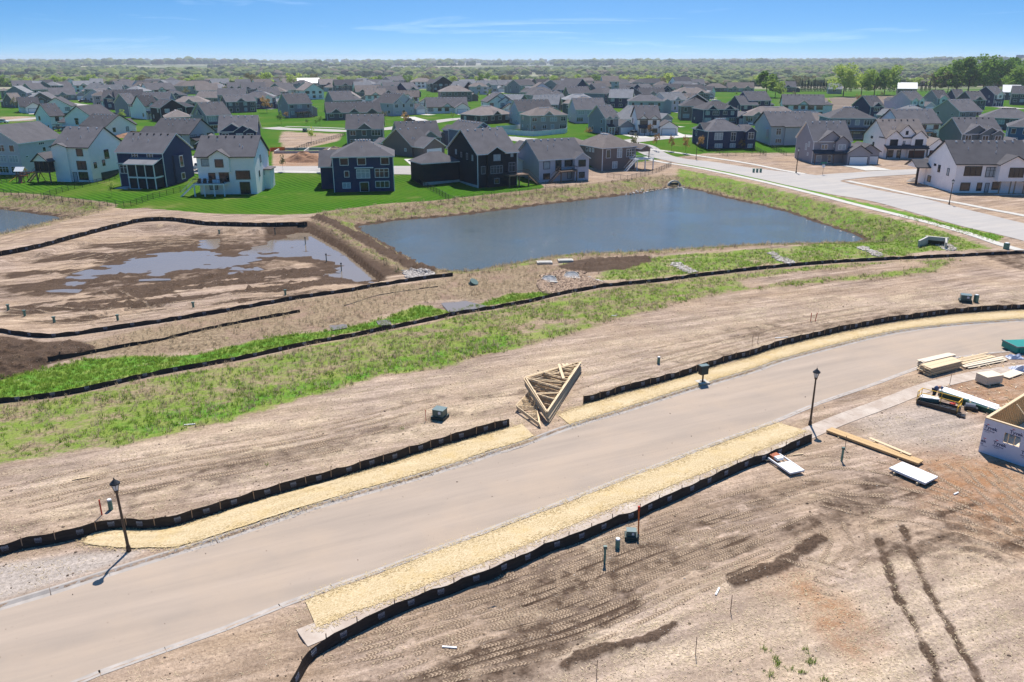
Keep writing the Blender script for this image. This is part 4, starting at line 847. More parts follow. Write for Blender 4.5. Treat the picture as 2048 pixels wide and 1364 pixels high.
# big white farmhouse with deck (gable towards the pond)
X, Y, Z = hit(134, 262)
def row(label, bx, by, yaw, w, d, e, roof, wall, anchor='R', rk='g', **k):
    x, y, z = hit(bx, by); r = math.radians(yaw)
    if anchor == 'R': x -= w*math.cos(r); y -= w*math.sin(r)
    return House(label, x, y, r, w, d, e, roof, wall, rk, near=True, z=z-.05, **k)
h = row('big white farmhouse with plain gable wall and a dark deck on its left', 190, 263, -14, 12.5, 12, 5.2, 'y', 'W', rk='d')
h.win('F', 5.2, 4.4, 1.5, .5, 2); h.win('F', 5.2, 3.2, 1.1, 1.3); h.win('F', 7.6, 1.8, .6, .6); h.win('F', 10.8, 1.9, .7, .6)
h.vol(w_ := 12.51, 15.2, 3, 8, 3.0, 'x', pitch=.4); h.win('F', 13.8, 1.6, 1.4, 1.6, 1, out=-3.0); h.deck('F', -3.5, 1.0, 1.6, 3.0, M['black'], stairs=None, posts=3); h.vol(-4.2, -.01, 1.5, 8, 3.0, 'x', pitch=.45, rk='d')
# row along the pond, left to right
h = row('pale grey three-storey walkout at the left edge behind the playset', 48, 350, -10, 13, 16, 7.9, 'y', 'LG')
for z in (1.3, 4.0, 6.6): h.win('F', 11, z, 2.4 if z < 5 else 1.3, 1.5, 3 if z < 5 else 1, frame=TRIMW); h.win('F', 7.6, z, 2.6, 1.5, 3, frame=TRIMW)
h.win('R', 8, 7.1, 1.8, .5, 3); h.win('R', 8.6, 5.6, 1.1, 1.0); h.win('R', 2.2, 4.4, .7, .3); h.win('R', 5.8, 4.4, .7, .3); h.win('R', 9.4, 3.2, 1.0, .7)
h = row('white three-storey walkout with screened gabled porch and dark stairs', 187.5, 364.5, -9.5, 9.3, 13, 8.3, 'x', 'W', rk='g')
for z, hh in ((7.0, 1.5), (4.0, 1.9), (1.5, 1.7)): h.win('F', 1.8, z, 1.8 if z > 5 else 2.2, hh, 1 if z > 5 else 2); h.win('F', 6.9, z, 1.5 if z > 5 else 2.3, hh, 1 if z > 5 else 2)
h.win('F', 4.7, 1.15, .9, 2.2); h.win('R', 6.4, 6.0, 1.5, 2.0); h.win('R', 1.6, 3.9, .8, 1.2); h.win('R', 4.8, 4.1, .8, 1.2)
h.gablet('F', 1.9, 3.9, bump=.55, z0=-2, pitch=.35, depth=6)
h.deck('F', -3.8, 0, 2.7, 2.6, M['woodd'], stairs='L', posts=2)
m_ = MB(); m_.box(-3.7, -.1, -2.4, .9, 2.75, 5.2); m_.obj('screened_porch', M['screen'], h.root); h.vol(-3.9, -.02, -2.6, 3.0, 5.2, 'y', pitch=.85, z0=5.1)
for xx in (-3.72, -2.5, -1.3, -.1): m_ = MB(); m_.box(xx-.05, xx+.05, -2.48, -2.38, 2.7, 5.2); m_.obj('porch_post', M['woodd'], h.root)
m_ = MB(); m_.box(9.3, 9.36, 3.2, 13, -1, 1.9); m_.obj('foundation', M['dgreen'], h.root)
h = row('deep blue walkout with a two-level white framed screen porch', 334, 374, -10, 11.6, 12, 7.8, 'x', 'N', rk='g')
h.win('F', 4.6, 6.8, 1.3, 1.5, 2); h.win('F', 8.4, 6.8, 1.3, 1.5, 2); h.win('F', 2.1, 4.0, 2.6, 1.8, 3, out=.6); h.vol(.6, 3.7, -.6, .2, 5.2, 'h', pitch=.2); h.win('F', 3.2, 1.2, 1.4, 2.0, 2, out=0); h.win('F', 9.4, 1.7, 1.4, 1.3, 2)
h.win('R', 6.4, 5.2, 1.3, 2.4); h.win('R', 6.4, 1.8, 1.3, 1.3); m_ = MB(); m_.box(11.6, 12.1, 3.6, 8.2, .4, 6.8); m_.obj('bay', WALL['N'], h.root)
h.win('R', 6.4, 5.2, 1.3, 2.4, out=.51); h.win('R', 6.4, 1.8, 1.3, 1.3, out=.51)
h.shed('F', 3.9, 11.2, 5.5, 3.4, 0, rise=1.1, rk='l', floor=False)
for z0_, z1_ in ((2.75, 5.4), (.1, 2.4)):
    m_ = MB(); m_.box(4.5, 11.1, -3.25, -3.2, z0_, z1_); m_.box(11.05, 11.1, -3.2, -.02, z0_, z1_); m_.obj('porch_screen', M['screen'], h.root)
m_ = MB(); m_.box(4.4, 11.2, -3.4, -.02, 2.4, 2.7); m_.box(3.6, 4.6, -4.6, -1, -.5, .06); m_.obj('porch_floor', TRIMW, h.root)
for xx in (4.5, 6.7, 8.9, 11.1): m_ = MB(); m_.box(xx-.09, xx+.09, -3.38, -3.2, -.5, 5.5); m_.obj('porch_post', TRIMW, h.root)
m_ = MB(); m_.box(1, 7.5, -4.2, -.5, -.3, .06); m_.obj('patio', M['conc'], h.root)
h = row('white walkout with small peaked bay and white posted deck full of chairs', 515, 388, 2, 12.3, 12, 8.2, 'x', 'W', rk='g')
h.gablet('F', 5.0, 4.2, bump=.8, z0=4.9, pitch=.62); h.win('F', 5.0, 6.8, 1.6, 1.5, out=.8); h.win('F', 1.9, 6.9, 1.7, 1.4)
h.win('F', 2.9, 4.0, 1.3, 1.1); h.win('F', 5.5, 3.9, 1.9, 2.1, 2, pane=M['warm']); h.win('F', 9.6, 4.2, 2.9, 1.7, 1, pane=M['warm']); h.win('F', 9.8, 1.4, 2.0, 2.4, 2, pane=M['warm']); h.win('F', 3.0, 1.6, 1.6, .9)
h.win('R', 5.2, 7.1, .7, 1.4); h.win('R', 3.2, 4.1, .6, 1.1); h.win('R', 7.2, 4.0, .6, 1.1)
h.deck('F', -.3, 6.3, 2.75, 3.2, M['wht'], stairs='L', railm=TRIMK, posts=4)
m_ = MB()
for xx in (.7, 1.9, 3.1, 5.6): m_.box(xx-.35, xx+.35, -2.4, -1.8, 2.8, 3.25); m_.box(xx-.35, xx+.35, -1.9, -1.8, 3.2, 3.75)
m_.obj('deck_chair', M['black'], h.root); h.vol(12.31, 13.6, 7, 11, 4.4, 'h', pitch=.3)
h = row('navy hip roofed walkout with nine white framed windows and patio door', 789, 382, 8, 13.2, 12.5, 7.6, 'h', 'N', rk='g')
for u, ww in ((2.5, 1.7), (6.3, 1.7), (11.4, 1.7)): h.win('F', u, 6.7, ww, 1.4, 1, pane=M['warm'])
h.win('F', 2.9, 4.0, .9, 1.2); h.win('F', 6.5, 4.0, 2.8, 1.8, 3); h.win('F', 10.6, 4.1, 2.9, 1.8, 3); h.win('F', 2.7, 1.5, 1.6, 1.1, 2); h.win('F', 6.6, 1.1, 1.8, 2.0, 1, pane=M['warm']); h.win('F', 10.6, 1.6, 2.9, 1.3, 3)
m_ = MB(); m_.box(4.7, 8.8, -.5, -.01, 5.25, 5.45); m_.obj('trim_band', TRIMW, h.root)
h.vol(-3.2, -.01, 5, 13.5, 5.2, 'x', pitch=.7)
h = row('near-black gabled walkout with hipped side wing and rear timber deck', 956, 376, 30, 10.4, 15.5, 7.7, 'x', 'K', anchor='L', rk='g', frame=WALL['G'], vents=True)
h.gablet('F', 4.6, 4.4, bump=.6, z0=-2, pitch=.6); h.win('F', 4.7, 6.7, 1.7, 1.3, 2, out=.6, pane=M['blind']); h.win('F', 1.4, 4.0, .9, 1.6); h.win('F', 4.6, 4.0, 3.0, 1.6, 4, out=.6); h.win('F', 9.0, 4.2, 1.6, 2.0, 2); h.win('F', 9, 7, .6, .7); h.win('F', 4.6, 1.4, 1.2, 1.1, out=.6)
h.win('L', 2.5, 6.6, .6, 1.2); h.win('L', 5.2, 6.7, .6, 1.3); h.win('L', 8.2, 6.8, .5, 1.0); h.win('L', 11.0, 7.2, .7, 1.0, pane=M['blind'])
h.deck('F', 6.6, 12.0, 2.75, 3.0, M['woodd'], stairs='R', posts=3)
h.vol(-9.5, -.01, 9.5, 16.5, 5.0, 'h', pitch=.55); m_ = MB(); m_.box(-.05, 0, 0, 9.4, -1, .6); m_.box(-9.56, -.02, 9.44, 9.5, -1, .8); m_.obj('foundation', M['conc'], h.root)
h = row('grey ranch walkout with bare dirt yard and dark stairs off its deck', 1078, 365, 25, 12.6, 13, 5.4, 'x', 'LG', anchor='L', rk='g', frame=TRIMK)
h.gablet('F', 11.0, 3.9, bump=1.3, z0=-2, pitch=.62, depth=5); h.win('F', 11, 4.2, 1.8, 1.4, 2, out=1.3); h.win('F', 11, 1.4, 1.4, 1.2, out=1.3)
h.win('F', 2, 4.0, 1.6, 1.6); h.win('F', 5.2, 3.9, 1.4, 2.1, 2); h.win('F', 8, 4.2, 2.0, 1.3, 2); h.win('F', 2, 1.4, 1.6, 1.2); h.win('F', 8.3, 1.4, 1.0, 1.6)
h.deck('F', 4.4, 9.0, 2.75, 2.8, M['woodd'], stairs='L', posts=2); h.vol(-1, 9, 13.01, 19, 5.0, 'y', pitch=.6); h.vol(-4.5, -.01, 9, 15, 4.2, 'y', pitch=.5, wall='W')
h = row('taupe hip roofed house with white deck stairs and fenced corner lot', 1204, 342, 28, 10.6, 13, 5.8, 'h', 'T', anchor='L', rk='b', pitch=.55)
h.win('F', 1.8, 4.4, 1.2, 2.0, 1); h.win('F', 5.4, 4.4, 1.4, 2.2, 2); h.win('F', 8.9, 4.3, 2.3, 1.9, 3); h.win('F', 4.0, 1.4, 1.4, 1.6, 2); h.win('L', 4.5, 5.0, .7, .8); h.win('L', 6, 5.0, .7, .8); h.win('L', 7.5, 5.0, .7, .8); h.win('L', 8.5, 1.6, 1.6, 1.6, 2)
h.vol(10.62, 13.6, -2.5, 4, 5.6, 'y', pitch=.5, z0=4.7); h.deck('F', 8.6, 14.2, 3.0, 3.6, M['wht'], stairs='L', railm=TRIMW, posts=3); h.vol(-5, 5, 13.01, 20, 5.4, 'h', pitch=.45)
m_ = MB(); m_.box(13.3, 13.5, -2.4, -2.2, 3, 4.7); m_.box(13.3, 13.5, 3.6, 3.8, -1, 4.7); m_.obj('porch_post', M['woodd'], h.root)
# right-hand group
h = row('navy ranch with clipped side gable, tall paired windows and saplings in front', 1414, 298, 11, 12.6, 12, 5.4, 'h', 'N', anchor='L', rk='g', pitch=.55)
h.gablet('L', 6, 7, bump=.1, pitch=.62, depth=4); h.gablet('F', 14.0, 3.4, bump=1.2, z0=-2, pitch=.7, depth=8); h.win('F', 3.6, 3.9, 2.6, 2.0, 3, pane=M['blind']); h.win('F', 8.6, 3.7, 1.5, 2.5, 2); h.win('F', 14.0, 4.0, 1.8, 1.9, 2, out=1.2)
h.vol(12.61, 15.4, .0, 9, 5.3, 'x', pitch=.35); h.win('F', 3.8, 1.0, 2.4, 1.1, 3, pane=M['blind']); h.win('F', 8.6, 1.0, 1.7, 1.1, 2, pane=M['blind']); h.win('F', 14, .9, 1.5, 1.0, 2, out=1.2); h.win('L', 9, 4.2, .8, 1.4)
h = row('cream walkout with long vented roof and two storeys of rear windows', 1539, 291, 7, 15.5, 13, 6.2, 'x', 'CR', anchor='L', rk='g', frame=TRIMW)
h.win('F', 2.6, 4.4, 1.5, 1.9, 2); h.win('F', 6.9, 4.5, 2.8, 1.8, 3); h.win('F', 12.5, 4.6, 2.2, 1.3, 3); h.win('F', 2.8, 1.5, 1.9, 1.2, 3); h.win('F', 6.4, 1.2, 1.8, 1.9, 2); h.win('L', 3, 4.4, 1.2, 1.5); h.vol(4.6, 9.4, -.6, .3, 5.9, 'x', pitch=.2)
m_ = MB(); m_.box(-.6, 0, 2, 4.2, 2.6, 5.1); m_.obj('bay', WALL['CR'], h.root)
h = row('grey house with black trim, steep twin gables and two white garage doors', 1623, 327, 2, 10.6, 13, 6.3, 'x', 'G', anchor='L', rk='g', frame=TRIMW, pitch=.75); h.trim = TRIMK
h.gablet('F', 4.8, 7.2, bump=.3, pitch=.72, depth=7); h.gablet('F', 7.6, 3.4, bump=1.0, z0=3, pitch=.75); h.win('F', 3.0, 4.7, 1.7, 1.2, 2, out=.3); h.win('F', 5.9, 5.0, .5, .6, out=.3); h.win('F', 7.7, 4.7, 1.9, 1.2, 2, out=1.0, pane=M['blind'])
h.shed('F', -.1, 10.6, 2.9, 2.2, 3, rise=.8, pm=M['woodd']); h.win('F', 1.9, 1.5, 1.3, 1.5, pane=M['blind']); h.win('F', 5.0, 1.3, .9, 1.9)
h.vol(8.6, 15.0, -3.4, 6, 3.3, 'y', pitch=.62); h.gdoor('F', 11.8, 5.0, 2.2, out=3.4); h.vol(12.4, 18.2, -2.0, 6, 3.6, 'y', pitch=.62); h.gdoor('F', 16.6, 2.7, 2.2, out=2.0); h.win('L', 5.2, 4.2, 1.0, 1.6); h.auto(('L',))
h = row('white farmhouse with three black edged gables and brown garage doors', 1765, 316, 4, 12.6, 13, 6.0, 'x', 'W', anchor='L', rk='b', pitch=.72); h.trim = TRIMK
h.gablet('F', 2.6, 4.8, bump=.5, z0=2.6, pitch=.8); h.gablet('F', 6.2, 5.6, bump=.1, pitch=.9, e=7.0, z0=5.0, depth=5); h.gablet('F', 10.2, 4.6, bump=.5, z0=2.6, pitch=.8); h.win('F', 2.5, 4.6, 2.2, 1.5, 1, out=.5); h.win('F', 10.2, 4.6, 2.2, 1.5, 1, out=.5); h.win('F', 6.3, 7.3, .6, .9, 1, out=.1); h.win('F', 5.9, 4.7, .5, 1.2)
h.shed('F', 0, 12.6, 2.9, 2.0, 4, rise=.9); h.gdoor('F', 9.6, 4.6, 2.2, out=1.2, m=M['bdoor']); h.vol(7.0, 12.5, -1.2, .3, 2.7, 'x', pitch=.1, wall='W'); h.win('F', 2.2, 1.3, 1.5, 1.9, 2); h.win('F', 4.7, 1.1, .9, 2.1)
h.vol(12.62, 18.6, -1.5, 7, 3.4, 'y', pitch=.75); h.gdoor('F', 15.7, 4.4, 2.2, out=1.5, m=M['bdoor']); h.win('L', 8, 5.4, 1.0, .5); h.win('L', 6.5, 3.4, .8, 1.2); h.win('L', 3.0, .9, 1.2, 1.0)
h = row('white walkout nearest the camera on the right with posted rear deck', 1904, 385.5, -1, 16.5, 13, 6.4, 'x', 'W', anchor='L', rk='g', pitch=.66); h.trim = TRIMK
h.gablet('F', 11.8, 6.4, bump=1.6, z0=2.8, pitch=.55, depth=7); h.win('F', 3.7, 4.8, 3.6, 1.9, 3); h.win('F', 7.8, 4.6, 2.4, 2.0, 3); h.win('F', 12.3, 4.7, 3.0, 1.9, 3, out=1.6); h.win('F', 2.6, 1.4, 1.9, 1.6); h.win('F', 5.7, 1.4, .9, 1.6); h.win('F', 7.4, 1.2, .7, 1.9); h.win('F', 9.4, 1.6, 1.7, 1.5)
h.win('L', 3.2, 4.2, .8, 1.4); h.win('L', 7.4, 4.4, .9, 1.4); h.win('L', 9.5, 5.0, .8, .3); h.win('L', 11.2, 1.6, 1.4, 1.2); h.vol(-.3, 7, 13.01, 17, 4.6, 'y', pitch=.6); h.vol(-3, -.01, 11.5, 17, 4.2, 'x', pitch=.5, z0=4.0)
for xx in (9.3, 11.6, 12.6, 14.6, 17.2): m_ = MB(); m_.box(xx-.1, xx+.1, -1.6, -1.4, -.6, 2.8); m_.obj('deck_post', M['stake'], h.root)
h.deck('F', 14.9, 18.6, 2.8, 2.6, M['woodd'], stairs=None, posts=2); m_ = MB(); m_.box(8, 15, -3, -.3, -.4, .05); m_.obj('patio', M['conc'], h.root); m_ = MB(); m_.box(-2.8, -2.4, 11.7, 12.1, -1, 4.2); m_.obj('porch_post', M['brown'], h.root)
# barns
def barn(label, xL, xc, xR, yE, e, wall, name='barn', rk='m', roof='x'):
    X, Y, yaw, w, d, z = place(xL, xc, xR, yE, e); h = House(label, X, Y, yaw, w, d, e, roof, wall, rk, z=z, name=name, cat='barn', vents=False); h.auto(('F', 'L'), gap=6); return h
barn('barn with bright white metal roof and weathered walls beside dark evergreens', 1793, 1796, 1834, 177, 4.0, 'T'); barn('dark walled barn with glaring sunlit metal roof near the right edge', 2003, 2006, 2040, 184, 5.0, 'DG')
barn('old grey shed under the big field trees', 1654, 1657, 1684, 178, 3.6, 'G', 'shed', 'l')
# far warehouses and water tower
for q, (a, b, y, hh, lb) in enumerate([(75,225,146.5,9,'long white warehouse roof on the far left plain'),(230,290,149,8,'short white warehouse right of the long one on the far left'),(355,412,147,9,'flat white shed on the left plain'),(490,520,146,9,'white flat roof beyond the centre left woods'),(565,588,145,10,'small white block in the haze left of centre'),(782,806,134,14,'white hall under the wooded ridge at centre'),(832,862,134,14,'second white hall under the ridge, right of the first'),(1055,1195,132.5,14,'long pale line of warehouses at centre right'),(1945,1975,141,9,'pale flat roof behind the bare tree at the right')]):
    z = hit((a+b)/2, y)[2]; x0, y0_ = P(a, y, z); x1, _ = P(b, y, z); r_ = empty('warehouse', ((x0+x1)/2, y0_, z), 0, lb, 'warehouse', 'distant warehouses'); W2 = (x1-x0)/2
    hh = 1.7*(y0_*CP)/FPX; m_ = MB(); m_.box(-W2, W2, 0, 60, -4, hh); m_.obj('wall', WALL['W'], r_); m_ = MB(); m_.box(-W2-.5, W2+.5, -.5, 60.5, hh, hh+.5); m_.obj('roof', WALL['W'], r_)
    m_ = MB(); m_.box(-W2*.9, W2*.9, -.1, 0, hh*.35, hh*.55); m_.obj('window_band', M['glass'], r_)
x0, y0_ = P(2038, 124, 10); x0 *= 3200/y0_; z = gz(x0, 3200); r_ = empty('water_tower', (x0, 3200, z), 0, 'pale water tower rising over the ridge at the far right', 'water tower')
m_ = MB(); m_.cyl((0, 0), 4, -5, 34, 12); m_.obj('column', WALL['G'], r_); m_ = MB(); m_.cyl((0, 0), 5, 30, 35, 16, 14); m_.cyl((0, 0), 14, 35, 43, 16, 13); m_.obj('tank', WALL['LB'], r_)
# foundation pit with heap
x, y, z = hit(548, 307); x2, y2, _ = hit(655, 306); r_ = empty('foundation_walls', (x, y, z), math.atan2(y2-y, x2-x), 'new concrete foundation walls behind the clay heap', 'foundation'); L_ = math.hypot(x2-x, y2-y)
for q in ((0, L_, 0, .3), (0, L_, 9, 9.3), (0, .3, .3, 9), (L_-.3, L_, .3, 9), (L_*.55, L_*.55+.3, .3, 9)): m_ = MB(); m_.box(q[0], q[1], q[2], q[3], -2, .7); m_.obj('wall', M['conc'], r_)
def heap(px, py, w, d, h, m, label, name='dirt_heap', seed=1):
    x, y, z = hit(px, py); mb = MB(); n = 26
    for j in range(n):
        for i in range(n):
            u, v = i/(n-1)*2-1, j/(n-1)*2-1; r = math.hypot(u, v); hh = h*max(0, 1-r**1.3)*(1+.7*float(fbm(u*3+seed, v*3, 4, seed)))-.15; mb.v.append((u*w/2, v*d/2, hh))
    for j in range(n-1):
        for i in range(n-1): a = j*n+i; mb.f.append([a, a+1, a+n+1, a+n]); mb.m.append(0)
    o = mb.obj(name, m, None, (x, y, z)); return tag(o, label, 'heap')
heap(610, 322, 13, 8, 2.6, M['clay'], 'tall heap of red brown clay before the foundation walls', seed=2)
heap(262, 274, 15, 8, 1.6, M['clay'], 'wide heap of reddish spoil behind the white walkout', seed=5)
heap(668, 300, 8, 4, 1.2, M['clod'], 'low dark spoil heap left of the navy hip roof', seed=7)
heap(1830, 363, 4.5, 3, 1.3, M['rockg'], 'pile of pale boulders at the corner of the white walkout', 'boulder_pile', seed=9)
heap(853, 214, 6, 4, 2.0, M['clay'], 'small reddish heap beside the low white ranch', seed=11)
# ---------------------------------------------------------------- erosion blankets
def fabricmat():
    m = bpy.data.materials.new('straw erosion blanket'); m.use_nodes = True; t = m.node_tree; b = t.nodes['Principled BSDF']; b.inputs['Roughness'].default_value = .95; b.inputs['Specular IOR Level'].default_value = .02
    co = N(t, 'ShaderNodeTexCoord').outputs['Object']
    def nz(sc, st, rot, d=4):
        mp = N(t, 'ShaderNodeMapping', vector_type='TEXTURE'); mp.inputs['Scale'].default_value = tuple(1/q for q in st); mp.inputs['Rotation'].default_value = (0,0,rot); L(t, co, mp.inputs[0]); n = N(t, 'ShaderNodeTexNoise', i_Scale=sc, i_Detail=d, i_Roughness=.7); L(t, mp.outputs[0], n.inputs[0]); return n.outputs[0]
    n1, n2, n3 = nz(14, (.5,1,1), .9), nz(1.0, (.3,1,1), .42), nz(.4, (1,1,1), 0)
    r1 = N(t, 'ShaderNodeMapRange', i_1=.34, i_2=.66); L(t, n1, r1.inputs[0]); mx = N(t, 'ShaderNodeMix', data_type='RGBA'); mx.inputs[6].default_value = (.34,.24,.115,1); mx.inputs[7].default_value = (.63,.51,.325,1); L(t, r1.outputs[0], mx.inputs[0])
    r2 = N(t, 'ShaderNodeMapRange', i_1=.40, i_2=.7, i_4=.55); L(t, n2, r2.inputs[0]); mx2 = N(t, 'ShaderNodeMix', data_type='RGBA'); L(t, r2.outputs[0], mx2.inputs[0]); L(t, mx.outputs[2], mx2.inputs[6]); mx2.inputs[7].default_value = (.62,.50,.33,1)
    r3 = N(t, 'ShaderNodeMapRange', i_1=.52, i_2=.7, i_4=.5); L(t, n3, r3.inputs[0]); mx3 = N(t, 'ShaderNodeMix', data_type='RGBA'); L(t, r3.outputs[0], mx3.inputs[0]); L(t, mx2.outputs[2], mx3.inputs[6]); mx3.inputs[7].default_value = (.50,.35,.14,1)
    L(t, mx3.outputs[2], b.inputs['Base Color']); bp = N(t, 'ShaderNodeBump', i_Strength=.8, i_Distance=.03); L(t, n1, bp.inputs['Height']); L(t, bp.outputs[0], b.inputs['Normal']); return m
STRAW = fabricmat()
EDGES = []
def blanket(name, A, B, n, m, label, wr=.05):
    A, B = resample(catmull(PP(A), 6), n=n), resample(catmull(PP(B), 6), n=n)
    if 'sidewalk' in label: B = B+(B-A)/np.linalg.norm(B-A, axis=1)[:, None]*.3
    B = B+.06*np.stack([fbm(B[:, 0]*1.3, B[:, 1]*1.3, 3, 81), fbm(B[:, 0]*1.3, B[:, 1]*1.3, 3, 83)], 1)*3; A = A+.25*np.stack([fbm(A[:, 0]*.9, A[:, 1]*.9, 3, 85), fbm(A[:, 0]*.9, A[:, 1]*.9, 3, 87)], 1)
    EDGES.extend([A, B]); return tag(strip(name, A, B, n, m, STRAW, lambda x, y, i, f: max(gz(x, y), .0)+.052+wr*max(0, float(fbm(x*.5, y*1.6, 3, 40)))+(.10*wr/.05*max(0, math.sin(f*14+x*.4))*.3 if x < -12 else 0)), label, 'erosion blanket', 'straw erosion blankets along the road')
blanket('erosion_blanket', [(168,1085),(178,1074),(207,1064),(290,1062),(344,1058),(391,1044),(474,1018),(560,991),(650,968),(750,938),(847,908),(910,889),(968,872),(1018,858),(1044,848)],
        [(166,1087),(200,1093),(244,1097),(300,1096),(345,1095),(400,1081),(500,1050),(560,1030),(700,986),(818,953),(880,934),(935,917),(984,900),(1034,886),(1068,873)], 160, 10, 'crumpled straw blanket under the left lamp with a rounded left end', .09)
blanket('erosion_blanket', [(1117,831),(1168,812),(1242,791),(1333,766),(1427,737),(1500,717),(1556,698),(1629,680),(1731,658),(1822,643),(1921,631),(2048,622),(2200,616)],
        [(1139,849),(1180,836),(1244,817),(1366,778),(1500,739),(1556,719),(1665,690),(1775,664),(1884,649),(1970,642),(2048,637),(2200,630)], 160, 7, 'long straw blanket curving past the mailbox pedestal on the far side of the road')
blanket('erosion_blanket', [(609,1202),(687,1173),(765,1146),(838,1117),(884,1101),(1100,1020),(1194,984),(1300,942),(1450,885),(1557,846)],
        [(630,1250),(700,1221),(770,1196),(916,1138),(1014,1100),(1100,1063),(1209,1017),(1305,981),(1450,924),(1607,861)], 170, 10, 'straw blanket between the near kerb and the sidewalk')
# ---------------------------------------------------------------- silt fences
def logo():
    mb = MB()
    def bar(x0, x1, z0, z1): mb.box(x0, x1, -.004, .004, z0, z1)
    for i in range(4):
        x = -.24+i*.125; bar(x, x+.03, .07, .24); bar(x+.07, x+.10, .07, .24)
        if i in (0, 3): bar(x+.03, x+.07, .21, .24)
        bar(x+.03, x+.07, .12, .15) if i != 2 else bar(x+.03, x+.07, .07, .10)
    bar(-.26, .27, .01, .035)
    for i in range(3):
        x = -.22+i*.155
        for a, c in ((0, .035), (.035, .07), (.07, .105), (.105, .14)):
            up = (a in (0, .07)); mb.beam((x+a, 0, -.02 if up else -.18), (x+c, 0, -.18 if up else -.02), .03, .008)
    return mb.mesh('printed_mark', M['mark'])
LOGO = logo(); LOGO.transform(Matrix.Scale(.8, 4))
_sk = MB(); _sk.box(-.022, .022, -.018, .018, -.1, 1.0); STAKE = _sk.mesh('stake', M['stake'])
def silt(label, pts, h=.74, top=False, side=1, step=1.95, marks=True, posts=True, jag=0, stakeup=.1, flip=False):
    base = [hit(a, b, h if top else 0)[:2] for a, b in pts]; line = resample(catmull(base, 6), .45); n = len(line)
    root = empty('silt_fence', (0, 0, 0), 0, label, 'silt fence', 'black silt fences round the site'); mb = MB()
    tn = np.gradient(line, axis=0); tn /= np.linalg.norm(tn, axis=1)[:, None]; nr = np.stack([tn[:, 1], -tn[:, 0]], 1)
    if nr[n//2][1] > 0: nr = -nr      # towards the camera
    s = np.arange(n)*.45
    for i in range(n):
        ph = (s[i] % step)/step; sag = (.08+.05*math.sin(int(s[i]/step)*1.7))*math.sin(math.pi*ph); z = gz(*line[i]); bl = .06*math.sin(math.pi*ph)+.03*float(fbm(s[i]*.7, 1, 2, 7)); hh = h-sag+.03*float(fbm(s[i]*.3, 5, 2, 3))
        if jag: hh *= .6+.8*float(fbm(s[i]*.12, 2, 3, jag)+.3)
        p = line[i]+nr[i]*0
        for k, (f, o) in enumerate(((-.2, .12), (.0, .10), (.35, bl), (.7, bl*.7), (1.0, 0))): q = p+nr[i]*(o*(1 if not flip else 1)); mb.v.append((q[0], q[1], z+hh*f))
    for i in range(n-1):
        for k in range(4): a = i*5+k; mb.f.append([a, a+1, a+6, a+5]); mb.m.append(0)
    mb.obj('fabric', M['fabric'], root, smooth=True)
    if posts:
        for d in np.arange(0, s[-1], step):
            i = min(n-1, int(d/.45)); p = line[i]+nr[i]*.03*side; o = link('stake', STAKE, root, (p[0], p[1], gz(*line[i])), (random.uniform(-.05, .05), random.uniform(-.05, .05), math.atan2(tn[i][1], tn[i][0]))); o.scale = (1, 1, (h+stakeup)/1.0)
    if marks:
        for d in np.arange(step/2, s[-1], step):
            i = min(n-1, int(d/.45)); p = line[i]+nr[i]*.085; link('printed_mark', LOGO, root, (p[0], p[1], gz(*line[i])+h*.5), (0, 0, math.atan2(tn[i][1], tn[i][0]) if tn[i][0] > 0 else math.atan2(tn[i][1], tn[i][0])+math.pi))
    return root
silt('silt fence behind the crumpled straw blanket and left lamp', [(-90,1122),(0,1110),(44,1097),(98,1088),(151,1077),(203,1062),(247,1056),(290,1057),(344,1052),(391,1038),(432,1026),(474,1012),(560,986),(650,962),(750,932),(782,924),(817,911),(847,902),(879,892),(910,883),(939,875),(968,866),(994,859),(1018,852)], .76)
silt('long silt fence curving right behind the mailbox pedestal', [(1166,807),(1195,800),(1242,785),(1287,774),(1333,761),(1371,751),(1427,732),(1464,720),(1500,712),(1556,693),(1629,675),(1731,653),(1822,638),(1921,626),(2048,618),(2200,612)], .70)
silt('silt fence along the near sidewalk, ending at the right lamp', [(575,1372),(592,1340),(623,1293),(667,1266),(710,1244),(759,1220),(809,1198),(858,1179),(901,1165),(943,1148),(992,1132),(1050,1105),(1100,1082),(1137,1070),(1170,1058),(1203,1044),(1240,1028),(1274,1017),(1302,1002),(1332,990),(1450,937),(1501,915),(1538,903),(1596,878),(1624,866)], .72, top=True, side=-2, stakeup=.2)
silt('longest silt fence running through the green swale to the culvert', [(-60,814),(0,806),(137,789),(308,751),(479,720),(615,690),(700,675),(771,660),(908,631),(1044,608),(1147,585),(1300,565),(1428,549),(1556,535),(1665,526),(1811,518),(1921,513),(2048,507),(2150,504)], .50, posts=False, step=2.6)
silt('silt fence around the near side of the muddy basin', [(-60,655),(0,664),(34,670),(85,675),(137,672),(222,660),(342,642),(478,619),(615,595),(700,583),(737,576),(839,560),(906,552)], .52, posts=False, step=2.6)
silt('silt fence along the far side of the muddy basin', [(-60,524),(0,512),(68,499),(154,476),(239,454),(284,444),(342,442),(410,450),(513,453),(615,452)], .78, step=2.4)
silt('half collapsed silt fence in the tan weeds', [(96,721),(205,702),(308,684),(376,668),(444,653),(547,634),(600,624)], .5, posts=False, marks=False, jag=4)
silt('fallen strip of silt fabric near the pale dirt patch', [(688,612),(760,590),(840,578),(876,574)], .16, posts=False, marks=False, jag=5)
